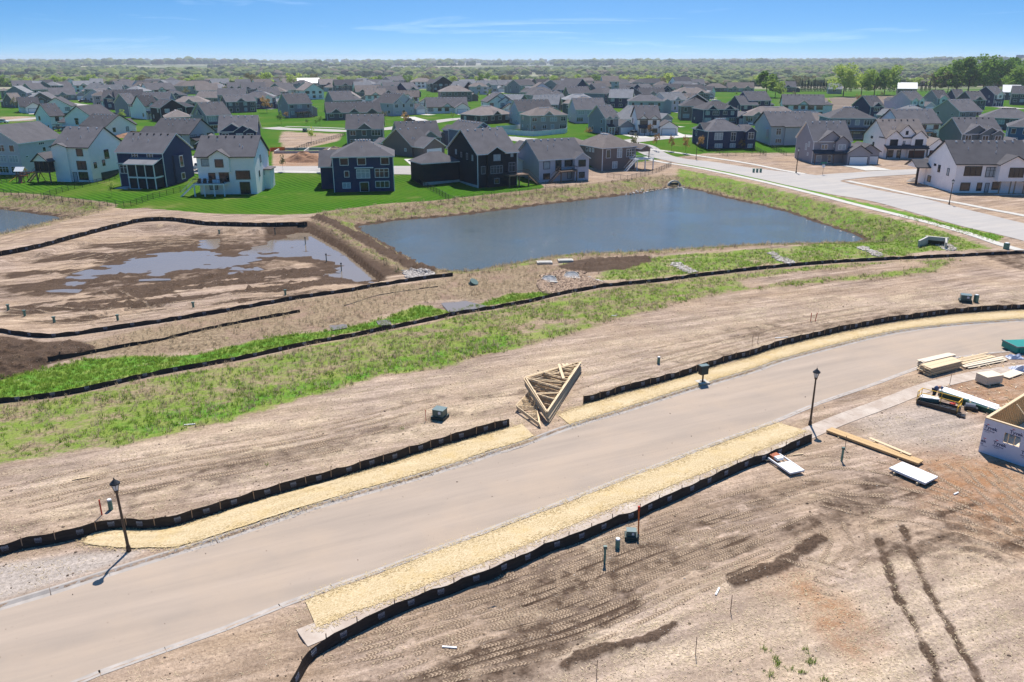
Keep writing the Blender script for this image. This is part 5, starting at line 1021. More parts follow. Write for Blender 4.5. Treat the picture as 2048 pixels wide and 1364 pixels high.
# ---------------------------------------------------------------- street lamps
def lamp(px, py, H, label, lean=0.0, first=[None]):
    x, y, z = hit(px, py)
    if first[0] is None:
        r = empty('street_lamp', (0, 0, 0)); m = MB(); m.cyl((0, 0), .085, -.2, 3.95, 10, .055); m.cyl((0, 0), .14, -.05, .35, 10, .11); m.cyl((0, 0), .09, 3.9, 4.05, 10, .12); m.obj('pole', M['brown'], r)
        m = MB(); m.cyl((0, 0), .10, 4.06, 4.46, 6, .20); ln = m.obj('lantern_glass', M['lens'], r)
        m = MB()
        for k in range(6):
            a = math.pi/3*k; m.beam((.10*math.cos(a), .10*math.sin(a), 4.05), (.205*math.cos(a), .205*math.sin(a), 4.47), .025)
        m.obj('cage', M['black'], ln)
        m = MB(); m.cyl((0, 0), .26, 4.46, 4.52, 12, .25); m.cyl((0, 0), .25, 4.52, 4.72, 12, .07); m.cyl((0, 0), .05, 4.72, 4.86, 8, .02); m.obj('cap', M['black'], r); first[0] = r
    else: r = copy_tree(first[0])
    r.location = (x, y, z); r.rotation_euler = (0, lean, 0); s = H/4.86; r.scale = (s*1.12, s*1.12, s); tag(r, label, 'street lamp', 'lantern street lamps'); return r
lamp(258, 1102, 5.0, 'black lantern lamp rising through the left silt fence', -.02); lamp(1620, 850, 5.0, 'black lantern lamp at the end of the near silt fence', -.01)
lamp(1592, 346, 6.6, 'tall dark lamp post before the grey house with garage doors'); lamp(1898, 409, 5.2, 'lamp post in front of the white walkout at the right'); lamp(1392, 318, 5.2, 'lamp post beside the navy ranch and collector road')
# ---------------------------------------------------------------- utility cabinets, pedestals, markers
def cabinet(px, py, w, d, h, yaw, label, name='transformer'):
    w, d, h = w*.9, d*.9, h*.9
    x, y, z = hit(px, py); r = empty(name, (x, y, z), math.radians(yaw), label, 'transformer', 'green utility cabinets')
    m = MB(); m.box(-w/2-.12, w/2+.12, -d/2-.12, d/2+.12, -.1, .26); m.obj('base', M['dgreen'], r)
    m = MB(); m.box(-w/2, w/2, -d/2, d/2, .26, h); m.obj('housing', M['green'], r); m = MB(); m.box(-w/2-.03, w/2+.03, -d/2-.03, d/2+.03, h, h+.05); m.obj('lid', M['greent'], r)
    m = MB(); m.box(w*.05, w*.30, -d/2-.008, -d/2, h*.62, h*.86); m.box(w*.08, w*.27, -d/2-.008, -d/2, h*.87, h*.92); m.obj('warning_label', M['wht'], r)
    m = MB(); m.box(-.02, .0, -d/2-.02, -d/2, .3, h-.05); m.cyl((w*.15, -d/2-.03), .03, h*.42, h*.5, 6); m.obj('latch', M['dgreen'], r); return r
cabinet(880, 836, 1.05, .95, .92, -22, 'square green transformer above the near fence gap'); cabinet(1930, 603, 1.25, 1.1, .95, -22, 'green transformer beside a pale pedestal far right'); cabinet(1262, 1076, .62, .5, .62, -6, 'small green utility box beside the orange marker')
cabinet(610, 263.5, 1.6, 1.2, 1.3, 0, 'green box in the vacant weed lot')
def ped(px, py, r_, h, label, sq=False, lean=0, m=None):
    x, y, z = hit(px, py); r = empty('utility_pedestal', (x, y, z), 0, label, 'pedestal', 'round green pedestals'); r.rotation_euler = (0, lean, .3)
    a = MB()
    if sq: a.box(-r_, r_, -r_, r_, -.1, h-.06)
    else: a.cyl((0, 0), r_*1.06, -.1, h-.08, 14, r_)
    a.obj('shell', m or M['greenp'], r, smooth=False); b = MB(); b.cyl((0, 0), r_*1.03, h-.08, h, 14, r_*.9); b.obj('cap', M['wht'], r); return r
ped(222, 1019, .14, .78, 'pale green pedestal left of the near lamp'); ped(1235, 1096, .14, .68, 'pale green pedestal beside the small utility box'); ped(1317, 727, .14, .72, 'lone pale green pedestal beyond the long fence'); ped(1951, 604, .2, .95, 'pale green pedestal right of the far right transformer', True); ped(2012, 498, .3, 1.0, 'green pedestal at the end of the pondside sidewalk', True)
def marker(px, py, h, m, label, name='marker_post', w=.035, lean=0.0, top=None, cat='marker'):
    x, y, z = hit(px, py); r = empty(name, (x, y, z), random.uniform(-.5, .5), label, cat, None); r.rotation_euler = (lean, lean*.6, 0); a = MB(); a.box(-w, w, -w, w, -.1, h); a.obj('post', m, r)
    if top: b = MB(); b.box(-w*1.7, w*1.7, -w*1.4, w*1.4, h*.86, h*1.02); b.obj('flag', top, r)
    return r
marker(1209, 1126, 1.15, M['greenp'], 'tall slim green post left of the round pedestal', w=.06, top=M['green']); marker(1683, 922, 1.1, M['greenp'], 'slim green post below the long boards', w=.06, top=M['green'])
marker(204, 1030, 1.15, M['red'], 'dark red stake left of the lamp-side pedestal', lean=.04); marker(852, 842, .95, M['red'], 'red topped marker left of the transformer', w=.02, lean=-.06, top=M['red']); marker(1277, 1068, 1.9, M['orange'], 'tall orange marker wrapped in tape beside the utility box', w=.04, lean=-.05, top=M['red']); marker(1621, 643, 1.0, M['red'], 'left one of two red stakes beyond the long fence', w=.03); marker(1630, 643, 1.1, M['red'], 'right one of two red stakes beyond the long fence', w=.03, lean=.12)
for q, (a, b, lb) in enumerate([(17,620,'leftmost green marker in the muddy basin'),(50,632,'green marker just right of the leftmost one'),(109,645,'green marker at the basin corner'),(236,641,'green marker near the basin fence, left part'),(387,615,'green marker on the basin slope, middle'),(571,590,'green marker by the basin fence, right part'),(438,462,'tiny green marker at the far basin edge')]): marker(a, b, .7, M['greenp'], lb, w=.1, top=M['green'])
for a, b, lb in ((611,489,'black stake standing in the big puddle'),(653,523,'black stake in the puddle shallows'),(683,542,'black stake nearest the dam in the puddle'),(550,464,'black stake at the far puddle edge')): marker(a, b, 1.2, M['green'], lb, w=.06, top=M['black'])
for a, b, lb in ((1391,1310,'rusty rod standing in the bare dirt, right of the windrow'),(1461,1224,'rusty rod upper right in the bare dirt'),(1193,1357,'rusty rod at the bottom edge'),(1504,690,'thin rod left of a pair behind the long fence'),(1515,686,'thin rod right of a pair behind the long fence'),(1690,898,'thin red rod beside the long boards'),(1899,770,'rusty bent rod on the far sidewalk edge')): marker(a, b, 1.1, M['woodd'], lb, 'survey_rod', .016, random.uniform(-.06, .06))
# mailbox cluster
x, y, z = hit(1405, 764); r = empty('mailbox_cluster', (x, y, max(z, .02)), math.radians(20), 'black cluster mailbox on a single post over a concrete pad', 'mailbox')
m = MB(); m.box(-.55, .5, -.5, .45, -.1, .05); m.obj('pad', M['concw'], r); m = MB(); m.cyl((0, 0), .08, .0, .78, 8); m.box(-.2, .2, -.15, .15, .05, .09); m.obj('pedestal', M['brown'], r)
bx = MB(); bx.box(-.39, .39, -.23, .23, .78, 1.6); b_ = bx.obj('cabinet', M['black'], r); m = MB(); m.box(-.42, .42, -.26, .26, 1.6, 1.66); m.obj('lid', M['greent'], r)
for i in range(2):
    for j in range(4): m = MB(); m.box(-.35+i*.36, -.02+i*.36, -.245, -.23, .84+j*.185, 1.0+j*.185); m.obj('mail_door', M['dgreen'], b_)
# ---------------------------------------------------------------- roof trusses heaped beside the road
x0, y0, _ = hit(1097, 846); x1, y1, _ = hit(1162, 742); r = empty('truss_stack', (x0, y0, .12), math.atan2(y1-y0, x1-x0), 'heap of pale wooden roof trusses at the roadside gap', 'roof trusses'); Lc = math.hypot(x1-x0, y1-y0)
t_ = MB(); Hh = 3.5; ax = Lc*.43
def tb(a, b, w=.09): t_.beam((a[0], a[1], a[2]), (b[0], b[1], b[2]), w, .04, up=(0, 0, 1))
tb((0,0,0), (Lc,0,0), .14); tb((0,0,0), (ax,Hh,0), .12); tb((Lc,0,0), (ax,Hh,0), .12)
for f in (.22, .42, .6, .78, .9):
    X_ = Lc*f; yy = Hh*(X_/ax if X_ < ax else (Lc-X_)/(Lc-ax)); tb((X_,0,0), (X_,yy,0)); g_ = f+.13; Xg = min(Lc, Lc*g_); tb((X_, yy, 0), (Xg, 0, 0), .07)
TR = t_.mesh('roof_truss', M['wood'])
for k in range(15):
    o = link('roof_truss', TR, r, (random.uniform(-.12, .12), -.02+k*.012+random.uniform(-.03, .03), .02+k*.062), (math.radians(10)+random.uniform(-.01, .01), random.uniform(-.006, .006), random.uniform(-.012, .012)))
for k in range(5): o = link('roof_truss', TR, r, (-1.2+k*.05, .35+.05*k, .03+.06*k), (math.radians(4), 0, .33)); o.scale = (.62, .5, 1)
m = MB(); m.beam((ax*.75, Hh*.8, -.1), (ax*.75, Hh*.8, .75), .14); m.beam((ax*1.1, Hh*.55, -.1), (ax*1.1, Hh*.55, .6), .14); m.obj('prop', M['wood'], r)
for k, q in enumerate([((Lc*.92, 1.0, .25), (Lc*1.02, 1.9, .3)), ((Lc*.83, 1.2, .2), (Lc*1.0, 1.35, .5)), ((Lc*.55, .4, 1.15), (Lc*.80, 1.6, 1.3))]): m = MB(); m.beam(*q, .25, .06); m.obj('loose_board', M['wood'], r)
# ---------------------------------------------------------------- building site at the right
def rectpose(p1, p2, p3):
    """ground corners: p1->p2 long side, p3 adjacent to p1"""
    a, b, c = (np.array(hit(*q)[:2]) for q in (p1, p2, p3)); L1 = np.linalg.norm(b-a); t = (b-a)/L1; n = np.array([-t[1], t[0]]); W1 = np.dot(c-a, n); return a, L1, W1, math.atan2(t[1], t[0])
def stack(name, p1, p2, p3, layers, th, m, label, cat, gap=.0, jit=.05, nx=1, z0=.1, per='sheet'):
    a, L1, W1, yaw = rectpose(p1, p2, p3); r = empty(name, (a[0], a[1], 0), yaw, label, cat); sg = 1 if W1 > 0 else -1; W1 = abs(W1)
    for k in range(layers):
        for i in range(nx):
            mb = MB(); jx, jy = random.uniform(-jit, jit), random.uniform(-jit, jit)*.4; w = W1/nx; y0_, y1_ = i*w+.012, (i+1)*w-.012
            if sg < 0: y0_, y1_ = -y1_, -y0_
            mb.box(jx, L1+jx, y0_+jy, y1_+jy, z0+k*(th+gap), z0+k*(th+gap)+th*.93); mb.obj(per, m, r)
    for f in (.15, .8): mb = MB(); mb.box(L1*f, L1*f+.1, (0 if sg > 0 else -W1)-.15, (W1 if sg > 0 else 0)+.15, -.05, z0); mb.obj('bearer', M['wood'], r)
    return r
stack('board_stack', (1651,866), (1835,933), (1662,860), 3, .06, M['osb'], 'long flat tan boards lying from the sidewalk end', 'boards', nx=2, per='board')
stack('board_stack', (1735,884), (1818,918), (1738,881), 1, .05, M['wood'], 'narrow pale strip on top of the long tan boards', 'boards', z0=.32, per='board')
stack('panel_stack', (1777,944), (1848,975), (1795,928), 5, .035, M['wht'], 'white sheathing panels resting on two timbers', 'panels', z0=.2, per='panel')
m_ = M['ply']
stack('sheet_stack', (1972,773), (2004,768), (1944,764), 22, .035, m_, 'square block of stacked plywood sheets', 'plywood', jit=.015, z0=.12)
stack('sheet_stack', (2018,759), (2048,748), (2001,750), 2, .04, m_, 'single plywood sheet lying beside the block', 'plywood', z0=.06)
stack('lumber_stack', (1860,753), (1922,737), (1845,742), 16, .045, M['wood'], 'tall bundle of long lumber beside the road edge', 'lumber', jit=.2, nx=2, per='plank')
stack('lumber_stack', (1846,742), (1908,727), (1840,735), 18, .045, M['ply'], 'second lumber bundle behind the tall one', 'lumber', jit=.25, nx=2, per='plank')
stack('lumber_stack', (1918,733), (1985,718), (1912,726), 5, .05, M['wood'], 'spread of loose white lumber right of the bundles', 'lumber', jit=.6, nx=4, per='plank')
stack('lumber_stack', (1934,738), (2012,722), (1928,733), 3, .05, M['ply'], 'low row of long lumber in front of the loose white pieces', 'lumber', jit=.4, nx=2, per='plank')
stack('siding_bundle', (1875,793), (1932,812), (1882,785), 6, .07, M['gwrap'], 'dark green wrapped siding bundle with a white top, nearer the worker', 'siding', jit=.02); stack('siding_bundle', (1875,791), (1932,810), (1883,783), 1, .05, M['wht'], 'white sheets on the green bundle nearer the worker', 'siding', z0=.5)
stack('siding_bundle', (1930,812), (1985,831), (1940,803), 5, .07, M['gwrap'], 'dark green wrapped siding bundle nearest the wrapped wall', 'siding', jit=.02); stack('siding_bundle', (1930,810), (1985,829), (1940,801), 2, .04, M['wht'], 'white boards over the green bundle nearest the wrapped wall', 'siding', z0=.45, nx=4, jit=.2, per='board')
stack('lumber_stack', (1960,808), (1995,826), (1963,804), 1, .08, M['wood'], 'single pale plank leading to the wrapped wall', 'plank', per='plank')
x, y, z = hit(1857, 806); r = empty('tool_chest', (x, y, z), math.radians(-22), 'dark steel tool chest with white papers on its lid', 'tool chest'); m = MB(); m.box(-.7, .7, -.35, .35, 0, .55); m.obj('chest', M['green'], r); m = MB(); m.box(-.72, .72, -.37, .37, .55, .6); m.obj('lid', M['wht'], r)
x, y, z = hit(1904, 813); r = empty('fuel_can', (x, y, z), .3, 'bright red fuel can beside the yellow guard rail', 'fuel can'); m = MB(); m.box(-.2, .2, -.14, .14, 0, .34); m.obj('can', M['red'], r); m = MB(); m.cyl((.1, 0), .04, .34, .44, 8); m.beam((-.12, 0, .34), (.0, 0, .42), .03); m.obj('spout', M['black'], r)
x, y, z = hit(1941, 820); r = empty('air_compressor', (x, y, z), math.radians(-25), 'small black compressor with hoses below the siding', 'compressor'); m = MB(); m.box(-.5, .5, -.25, .25, .05, .3); m.obj('frame', M['black'], r)
m = MB()
for k in range(10): a = math.pi*2*k/10; m.v.append((-.45, .2*math.cos(a), .4+.2*math.sin(a)))
for k in range(10): a = math.pi*2*k/10; m.v.append((.3, .2*math.cos(a), .4+.2*math.sin(a)))
m.f = [[k, (k+1) % 10, 10+(k+1) % 10, 10+k] for k in range(10)]+[list(range(9, -1, -1)), list(range(10, 20))]; m.m = [0]*12; m.obj('tank', M['cargrey'], r)
for s_ in (-.3, .3): m = MB(); m.box(s_-.1, s_+.1, -.3, -.22, 0, .2); m.obj('wheel', M['tyre'], r)
# scaffold basket with yellow rails
a, L1, W1, yaw = rectpose((1832,808), (1897,826), (1840,800)); r = empty('work_platform', (a[0], a[1], .05), yaw, 'black work platform with yellow guard rails near the worker', 'work platform'); W1 = 1.0; L1 = max(3.2, min(L1, 4.4))
m = MB(); m.box(0, L1, 0, W1, .12, .18); m.box(0, L1, -.03, .02, .0, .34); m.box(0, L1, W1-.02, W1+.03, 0, .34); m.box(-.03, .02, .02, W1-.02, 0, .34); m.box(L1-.02, L1+.03, .02, W1-.02, 0, .34)
for k in range(7): m.beam((L1*k/7, .05, .2), (L1*(k+1)/7, W1-.05, .2), .05)
m.obj('platform', M['black'], r); m = MB()
for xx in (0, L1*.5, L1): m.beam((xx, W1, .2), (xx, W1, 1.15), .045)
for xx in (0, L1): m.beam((xx, 0, .2), (xx, 0, 1.1), .05); m.beam((xx, 0, 1.1), (xx, W1, 1.12), .05); m.beam((xx, 0, .65), (xx, W1, .65), .05); m.beam((xx, .35, .2), (xx, .35, 1.1), .04)
for zz in (1.13, .68): m.beam((0, W1, zz), (L1, W1, zz), .045)
m.obj('guard_rail', M['yellow'], r); m = MB(); m.box(L1+.1, L1+.7, -.35, .1, .0, .12); m.beam((L1+.1, -.3, .12), (L1+.7, 0, .25), .06); m.obj('ladder_end', M['black'], r)
# teal dumpster
x, y, z = hit(2032, 708); r = empty('dumpster', (x, y, z), math.radians(6), 'teal steel dumpster cut by the right edge', 'dumpster'); m = MB(); m.box(0, 5, 0, 2.2, .05, .72); m.obj('body', M['teal'], r); m = MB(); m.box(-.06, 5.06, -.06, .02, .66, .78); m.box(-.06, .02, .02, 2.26, .66, .78); m.obj('rim', M['greent'], r)
for k in range(5): m = MB(); m.box(.3+k, .4+k, -.07, 0, .1, .64); m.obj('rib', M['teal'], r)
# tarps
def tarp(px, py, w, d, h, label, m='wrap', seed=1):
    x, y, z = hit(px, py); mb = MB(); n = 12
    for j in range(n):
        for i in range(n): u, v = i/(n-1)*2-1, j/(n-1)*2-1; mb.v.append((u*w/2, v*d/2, max(.03, h*(1-max(abs(u), abs(v))**3)*(.55+1.6*float(fbm(u*2.5+seed, v*2.5, 3, seed))))))
    for j in range(n-1):
        for i in range(n-1): q = j*n+i; mb.f.append([q, q+1, q+n+1, q+n]); mb.m.append(0)
    return tag(mb.obj('tarp', M[m], None, (x, y, z)), label, 'tarp')
tarp(2040, 742, 1.9, 1.2, .75, 'bunched pale plastic beside the plywood sheet', seed=3); tarp(2030, 716, 1.6, .9, .5, 'bunched pale plastic next to the dumpster', seed=8)
# pile of frames and cardboard beside the near fence
a, L1, W1, yaw = rectpose((1528,918), (1574,950), (1543,912)); r = empty('door_frame_pile', (a[0], a[1], .05), yaw, 'white door and trim frame lying by the near silt fence', 'door frame'); L1 = 2.9; W1 = 1.25
m = MB(); m.box(0, L1, 0, .08, .15, .28); m.box(0, L1, W1-.08, W1, .15, .28); m.box(0, .08, .08, W1-.08, .15, .28); m.box(L1-.08, L1, .08, W1-.08, .15, .28); m.obj('frame', M['wht'], r); m = MB(); m.box(L1*.46, L1-.1, .1, W1-.1, .12, .24); m.obj('door_leaf', M['wht'], r)
m = MB(); m.box(.2, .75, .2, .9, .1, .45); m.obj('carton', M['play'], r); m = MB(); m.box(.75, 1.15, .25, .8, .3, .5); m.obj('package', M['wht'], r); m = MB(); m.box(.1, .5, -.2, .15, .05, .14); m.obj('board', M['wood'], r)
# wrapped wall of the unfinished house (two walls meeting at a corner)
cx, cy, _ = hit(1957, 903); wx, wy, _ = hit(2048+70, 903+54)
WH = 2.75; ang = math.atan2(wy-cy, wx-cx); Lw = 8.5
tl = None
r = empty('wrapped_wall_frame', (cx, cy, 0), ang, 'white house wrap covered walls of the unfinished house', 'house frame')
m = MB()
wx0, wx1, wz0, wz1 = 1.45, 2.55, 1.35, 2.15
for q in ((0, wx0, .0, WH), (wx1, Lw, 0, WH)): m.box(q[0], q[1], -.03, .0, q[2], q[3])
m.box(wx0, wx1, -.03, 0, 0, wz0); m.box(wx0, wx1, -.03, 0, wz1, WH); m.obj('house_wrap', M['wrap'], r)
m = MB(); m.box(0, Lw, .0, .04, .0, wz0-.01); m.box(0, wx0, .0, .04, wz0-.01, WH); m.box(wx1, Lw, 0, .04, wz0-.01, WH); m.obj('sheathing', M['osb'], r)
m = MB(); m.box(-.02, Lw, -.035, .16, WH, WH+.09); m.obj('top_plate', M['wood'], r); m = MB(); m.box(0, Lw, -.02, .2, -.7, -.005); m.obj('foundation', M['dgreen'], r)
for k in range(20): m = MB(); m.box(k*.42, k*.42+.04, .04, .14, 0, WH); m.obj('stud', M['wood'], r)
m = MB(); m.box(-.035, .01, .02, 9.5, 0, WH); m.obj('house_wrap', M['wrap'], r); m = MB(); m.box(-.04, .16, .165, 9.5, WH, WH+.09); m.obj('top_plate', M['wood'], r)
m = MB(); m.box(.01, .05, .05, 9.5, 0, WH); m.obj('sheathing', M['osb'], r)
for k in range(22): m = MB(); m.box(.05, .15, .3+k*.42, .34+k*.42, 0, WH); m.obj('stud', M['wood'], r)
m = MB(); m.box(0.16, Lw, .21, 9.5, -.05, .04); m.obj('subfloor', M['ply'], r)
for q in (((1.2, .3, 1.2), (4.2, 3.2, .08)), ((3.6, .3, 2.4), (4.6, 3.6, .1)), ((.3, 5, 2.6), (2.6, 5.3, .1))): m = MB(); m.beam(q[0], q[1], .14, .05); m.obj('brace', M['wood'], r)
def txt(body, size, mt, parent, loc, name='lettering', bold=0.0):
    cu = bpy.data.curves.new(name, 'FONT'); cu.body = body; cu.size = size; cu.extrude = .002; cu.offset = bold; o = bpy.data.objects.new(name, cu); me = bpy.data.meshes.new_from_object(o); bpy.data.objects.remove(o); me.materials.clear(); me.materials.append(mt)
    return link(name, me, parent, loc, (math.pi/2, 0, 0))
for i, (u, v) in enumerate([(.05, 2.0), (1.75, 2.22), (3.6, 2.15), (5.4, 2.2), (-.0, .85), (.85, 1.0), (2.75, .95), (4.5, 1.0), (6.3, .95), (7.0, 2.1)]):
    if 1.4 < u < 2.5 and 1.3 < v < 2.1: continue
    full = 'Tyvek'; sub = 'HomeWrap'; uu = u
    if i == 4: full, sub = 'ek', 'rap'; uu = .02
    txt(full, .36, M['navyink'], r, (uu, -.036, v), bold=.008); txt(sub, .15, M['navyink'], r, (uu, -.036, v-.17), bold=.003)
    m = MB(); m.add([(-.13, 0, 0), (0, 0, -.035), (.13, 0, 0), (0, 0, .045)], [(0, 1, 2, 3)]); m.obj('logo_oval', M['redink'], r, (uu+.22, -.036, v+.34))
    m = MB(); m.box(0, .42, 0, .001, 0, .02); m.box(.06, .36, 0, .001, -.05, -.035); m.obj('small_print', M['navyink'], r, (uu+.06, -.036, v-.26)).scale = (1, 1, .6)
# the worker bending over the bundles
x, y, z = hit(1866, 797); wk = empty('person', (x, y, z), math.radians(25), 'worker in a blue shirt bending over the siding bundles', 'person', None)
def skin(name, verts, edges, rad, mt, parent, sub=2):
    me = bpy.data.meshes.new(name); me.from_pydata(verts, edges, []); me.materials.append(mt); o = link(name, me, parent)
    md = o.modifiers.new('skin', 'SKIN'); sv = me.skin_vertices[0].data
    for i, q in enumerate(rad): sv[i].radius = (q, q) if not isinstance(q, tuple) else q
    sv[0].use_root = True; ss = o.modifiers.new('sub', 'SUBSURF'); ss.levels = ss.render_levels = sub; me.polygons.foreach_set('use_smooth', [True]*len(me.polygons)); return o
bv = [(0,0,.92),(0,-.22,1.18),(0,-.42,1.32),(0,-.50,1.30),(0,-.60,1.22),(-.1,0,.88),(-.12,-.06,.5),(-.13,.04,.09),(-.13,-.14,.04),(.1,0,.88),(.14,-.04,.5),(.15,.05,.09),(.15,-.13,.04),
      (-.2,-.40,1.28),(-.26,-.48,1.0),(-.2,-.62,.78),(-.19,-.68,.7),(.2,-.40,1.28),(.27,-.46,1.0),(.2,-.6,.78),(.19,-.66,.7)]
be = [(0,1),(1,2),(2,3),(3,4),(0,5),(5,6),(6,7),(7,8),(0,9),(9,10),(10,11),(11,12),(2,13),(13,14),(14,15),(15,16),(2,17),(17,18),(18,19),(19,20)]
br = [.15,.15,.13,.06,.1,.1,.07,.05,.05,.1,.07,.05,.05,.06,.045,.035,.035,.06,.045,.035,.035]
skin('body', bv, be, br, M['skin'], wk)
skin('shirt', bv[:3]+[bv[13],bv[14],bv[17],bv[18]], [(0,1),(1,2),(2,3),(3,4),(2,5),(5,6)], [.165,.17,.15,.075,.06,.075,.06], M['shirt'], wk)
skin('trousers', [bv[0],bv[5],bv[6],bv[7],bv[9],bv[10],bv[11]], [(0,1),(1,2),(2,3),(0,4),(4,5),(5,6)], [.165,.115,.085,.07,.115,.085,.07], M['jeans'], wk)
mh = MB(); mh.cyl((0, 0), .115, 0, .07, 12, .10); mh.cyl((0, 0), .10, .07, .12, 12, .05); mh.obj('cap', M['shirt'], wk, (0, -.63, 1.26), (1.0, 0, 0))
for s_ in (-1, 1):
    for k in range(5): skin('finger' , [(s_*.19+(-.02+k*.012), -.68, .69), (s_*.19+(-.025+k*.013), -.71, .65), (s_*.19+(-.025+k*.013), -.70, .61+.005*k)], [(0,1),(1,2)], [.009,.009,.008], M['skin'], wk, 1)
# off-cuts and litter
for q, (a, b, ln, yaw, mt, lb) in enumerate([(899,1296,.75,-8,'wht','white pipe offcut lying below the sidewalk end'),(162,958,1.1,22,'wood','pale board on the dirt above the left lamp'),(1435,1184,.7,60,'wht','white pipe piece beside the big windrow'),(380,850,.9,10,'wht','white plastic scrap at the edge of the weeds'),(1596,910,.8,8,'wood','short pale stick near the near fence end'),(1563,676,1.5,10,'wht','white board and bag behind the long fence'),(1228,632,.7,0,'wht','white litter at the grass edge, right of centre'),(1912,988,.5,30,'wht','white scrap among the red brown soil'),(1787,935,.5,10,'wood','short offcut beside the white panels')]):
    x, y, z = hit(a, b); m = MB(); m.beam((-ln/2, 0, .05), (ln/2, 0, .07), .09, .05); tag(m.obj('offcut', M[mt], None, (x, y, z), (0, 0, math.radians(yaw))), lb, 'offcut')
random.seed(11); sc_ = MB()
for q in range(60):
    x, y = P(random.uniform(1915, 2030), random.uniform(712, 738)); a_ = random.uniform(0, 3.1); l_ = random.uniform(.2, .7); z_ = gz(x, y)+.04; sc_.beam((x, y, z_), (x+l_*math.cos(a_), y+l_*math.sin(a_), z_+random.uniform(0, .08)), .09, .04, random.choice([0, 0, 1, 2]))
for q in range(60):
    x, y = P(random.uniform(1890, 2048), random.uniform(768, 830)); a_ = random.uniform(0, 3.1); l_ = random.uniform(.1, .4); z_ = gz(x, y)+.04; sc_.beam((x, y, z_), (x+l_*math.cos(a_), y+l_*math.sin(a_), z_+.02), .08, .03, random.choice([0, 1, 2]))
tag(sc_.obj('wood_scraps', [M['wood'], M['ply'], M['osb']]), kind='stuff')
# ---------------------------------------------------------------- drainage structures and rocks
def grate(px, py, label):
    x, y, z = hit(px, py); r = empty('culvert_end', (x, y, z), math.radians(-8), label, 'culvert end', 'grated culvert ends'); m = MB(); n = 9; w = 1.0
    for k in range(n): a0, a1 = math.pi*k/n, math.pi*(k+1)/n; m.beam((w*math.cos(a0), 0+.9*math.sin(a0)*.9, .25+.5*math.sin(a0)), (w*math.cos(a1), .9*math.sin(a1)*.9, .25+.5*math.sin(a1)), .11)
    m.box(-1.15, 1.15, -.35, .05, -.2, .22); m.obj('concrete_frame', M['concw'], r)
    for k in range(11): xx = -.8+k*.16; zt_ = math.sqrt(max(0, 1-(xx/w)**2)); b = MB(); b.beam((xx, 0, .2), (xx, .81*zt_, .25+.48*zt_), .07); b.obj('bar', M['wht'], r)
    m = MB(); m.box(-.9, .9, .85, 1.0, -.3, .7); m.obj('pipe_mouth', M['dgreen'], r); return r
grate(1098, 565, 'left one of two grated culvert ends in the tan riprap'); grate(1143, 557, 'right one of two grated culvert ends in the tan riprap')
x, y, z = hit(1348, 370); r = empty('culvert_end', (x, y, WL+.02), .2, 'pale flared culvert end at the far pond corner', 'culvert end'); m = MB(); n = 10
for k in range(n): a0, a1 = math.pi*k/n, math.pi*(k+1)/n; m.beam((1.7*math.cos(a0), .0, 1.5*math.sin(a0)), (1.7*math.cos(a1), .0, 1.5*math.sin(a1)), .5, .35)
m.box(-2.2, 2.2, -1.6, .0, -.2, .1); m.obj('apron', M['concw'], r); m = MB(); m.box(-1.2, 1.2, .3, .5, 0, 1.0); m.obj('pipe_mouth', M['dgreen'], r)
x, y, z = hit(1866, 497); r = empty('box_culvert', (x, y, z-.1), math.radians(-28), 'concrete box culvert with splayed wing walls at the right', 'culvert'); m = MB(); m.beam((-2.1, 0, .5), (-1.0, 2.6, .8), .28, 1.3); m.beam((1.7, .4, .5), (1.6, 3.0, .8), .28, 1.3); m.obj('wing_wall', M['concw'], r)
m = MB(); m.box(-1.35, 1.95, 2.7, 3.1, .85, 1.45); m.obj('headwall', M['concw'], r); m = MB(); m.box(-1.2, 1.8, 3.0, 3.2, -.3, .85); m.obj('opening', M['black'], r); m = MB(); m.box(-1.4, 1.6, .2, 2.7, -.3, .05); m.obj('apron', M['conc'], r)
for a, b, lb in ((1089,527,'left pale concrete slab at the pond edge'), (1131,523,'right pale concrete slab at the pond edge')): x, y, z = hit(a, b); m = MB(); m.box(-1.1, 1.1, -.6, .6, 0, .28); m.box(-.9, .9, -.4, .4, .28, .34); tag(m.obj('concrete_slab', M['concw'], None, (x, y, z), (0, 0, .1)), lb, 'concrete slab')
x, y, z = hit(942, 568); m = MB(); m.cyl((0, 0), .55, -.3, .9, 12, .5); m.cyl((0, 0), .6, .9, 1.0, 12); tag(m.obj('standpipe', M['green'], None, (x, y, z-.4), (.3, .5, 0)), 'dark drain pipe lying in the pale dirt by the dam', 'drain pipe')
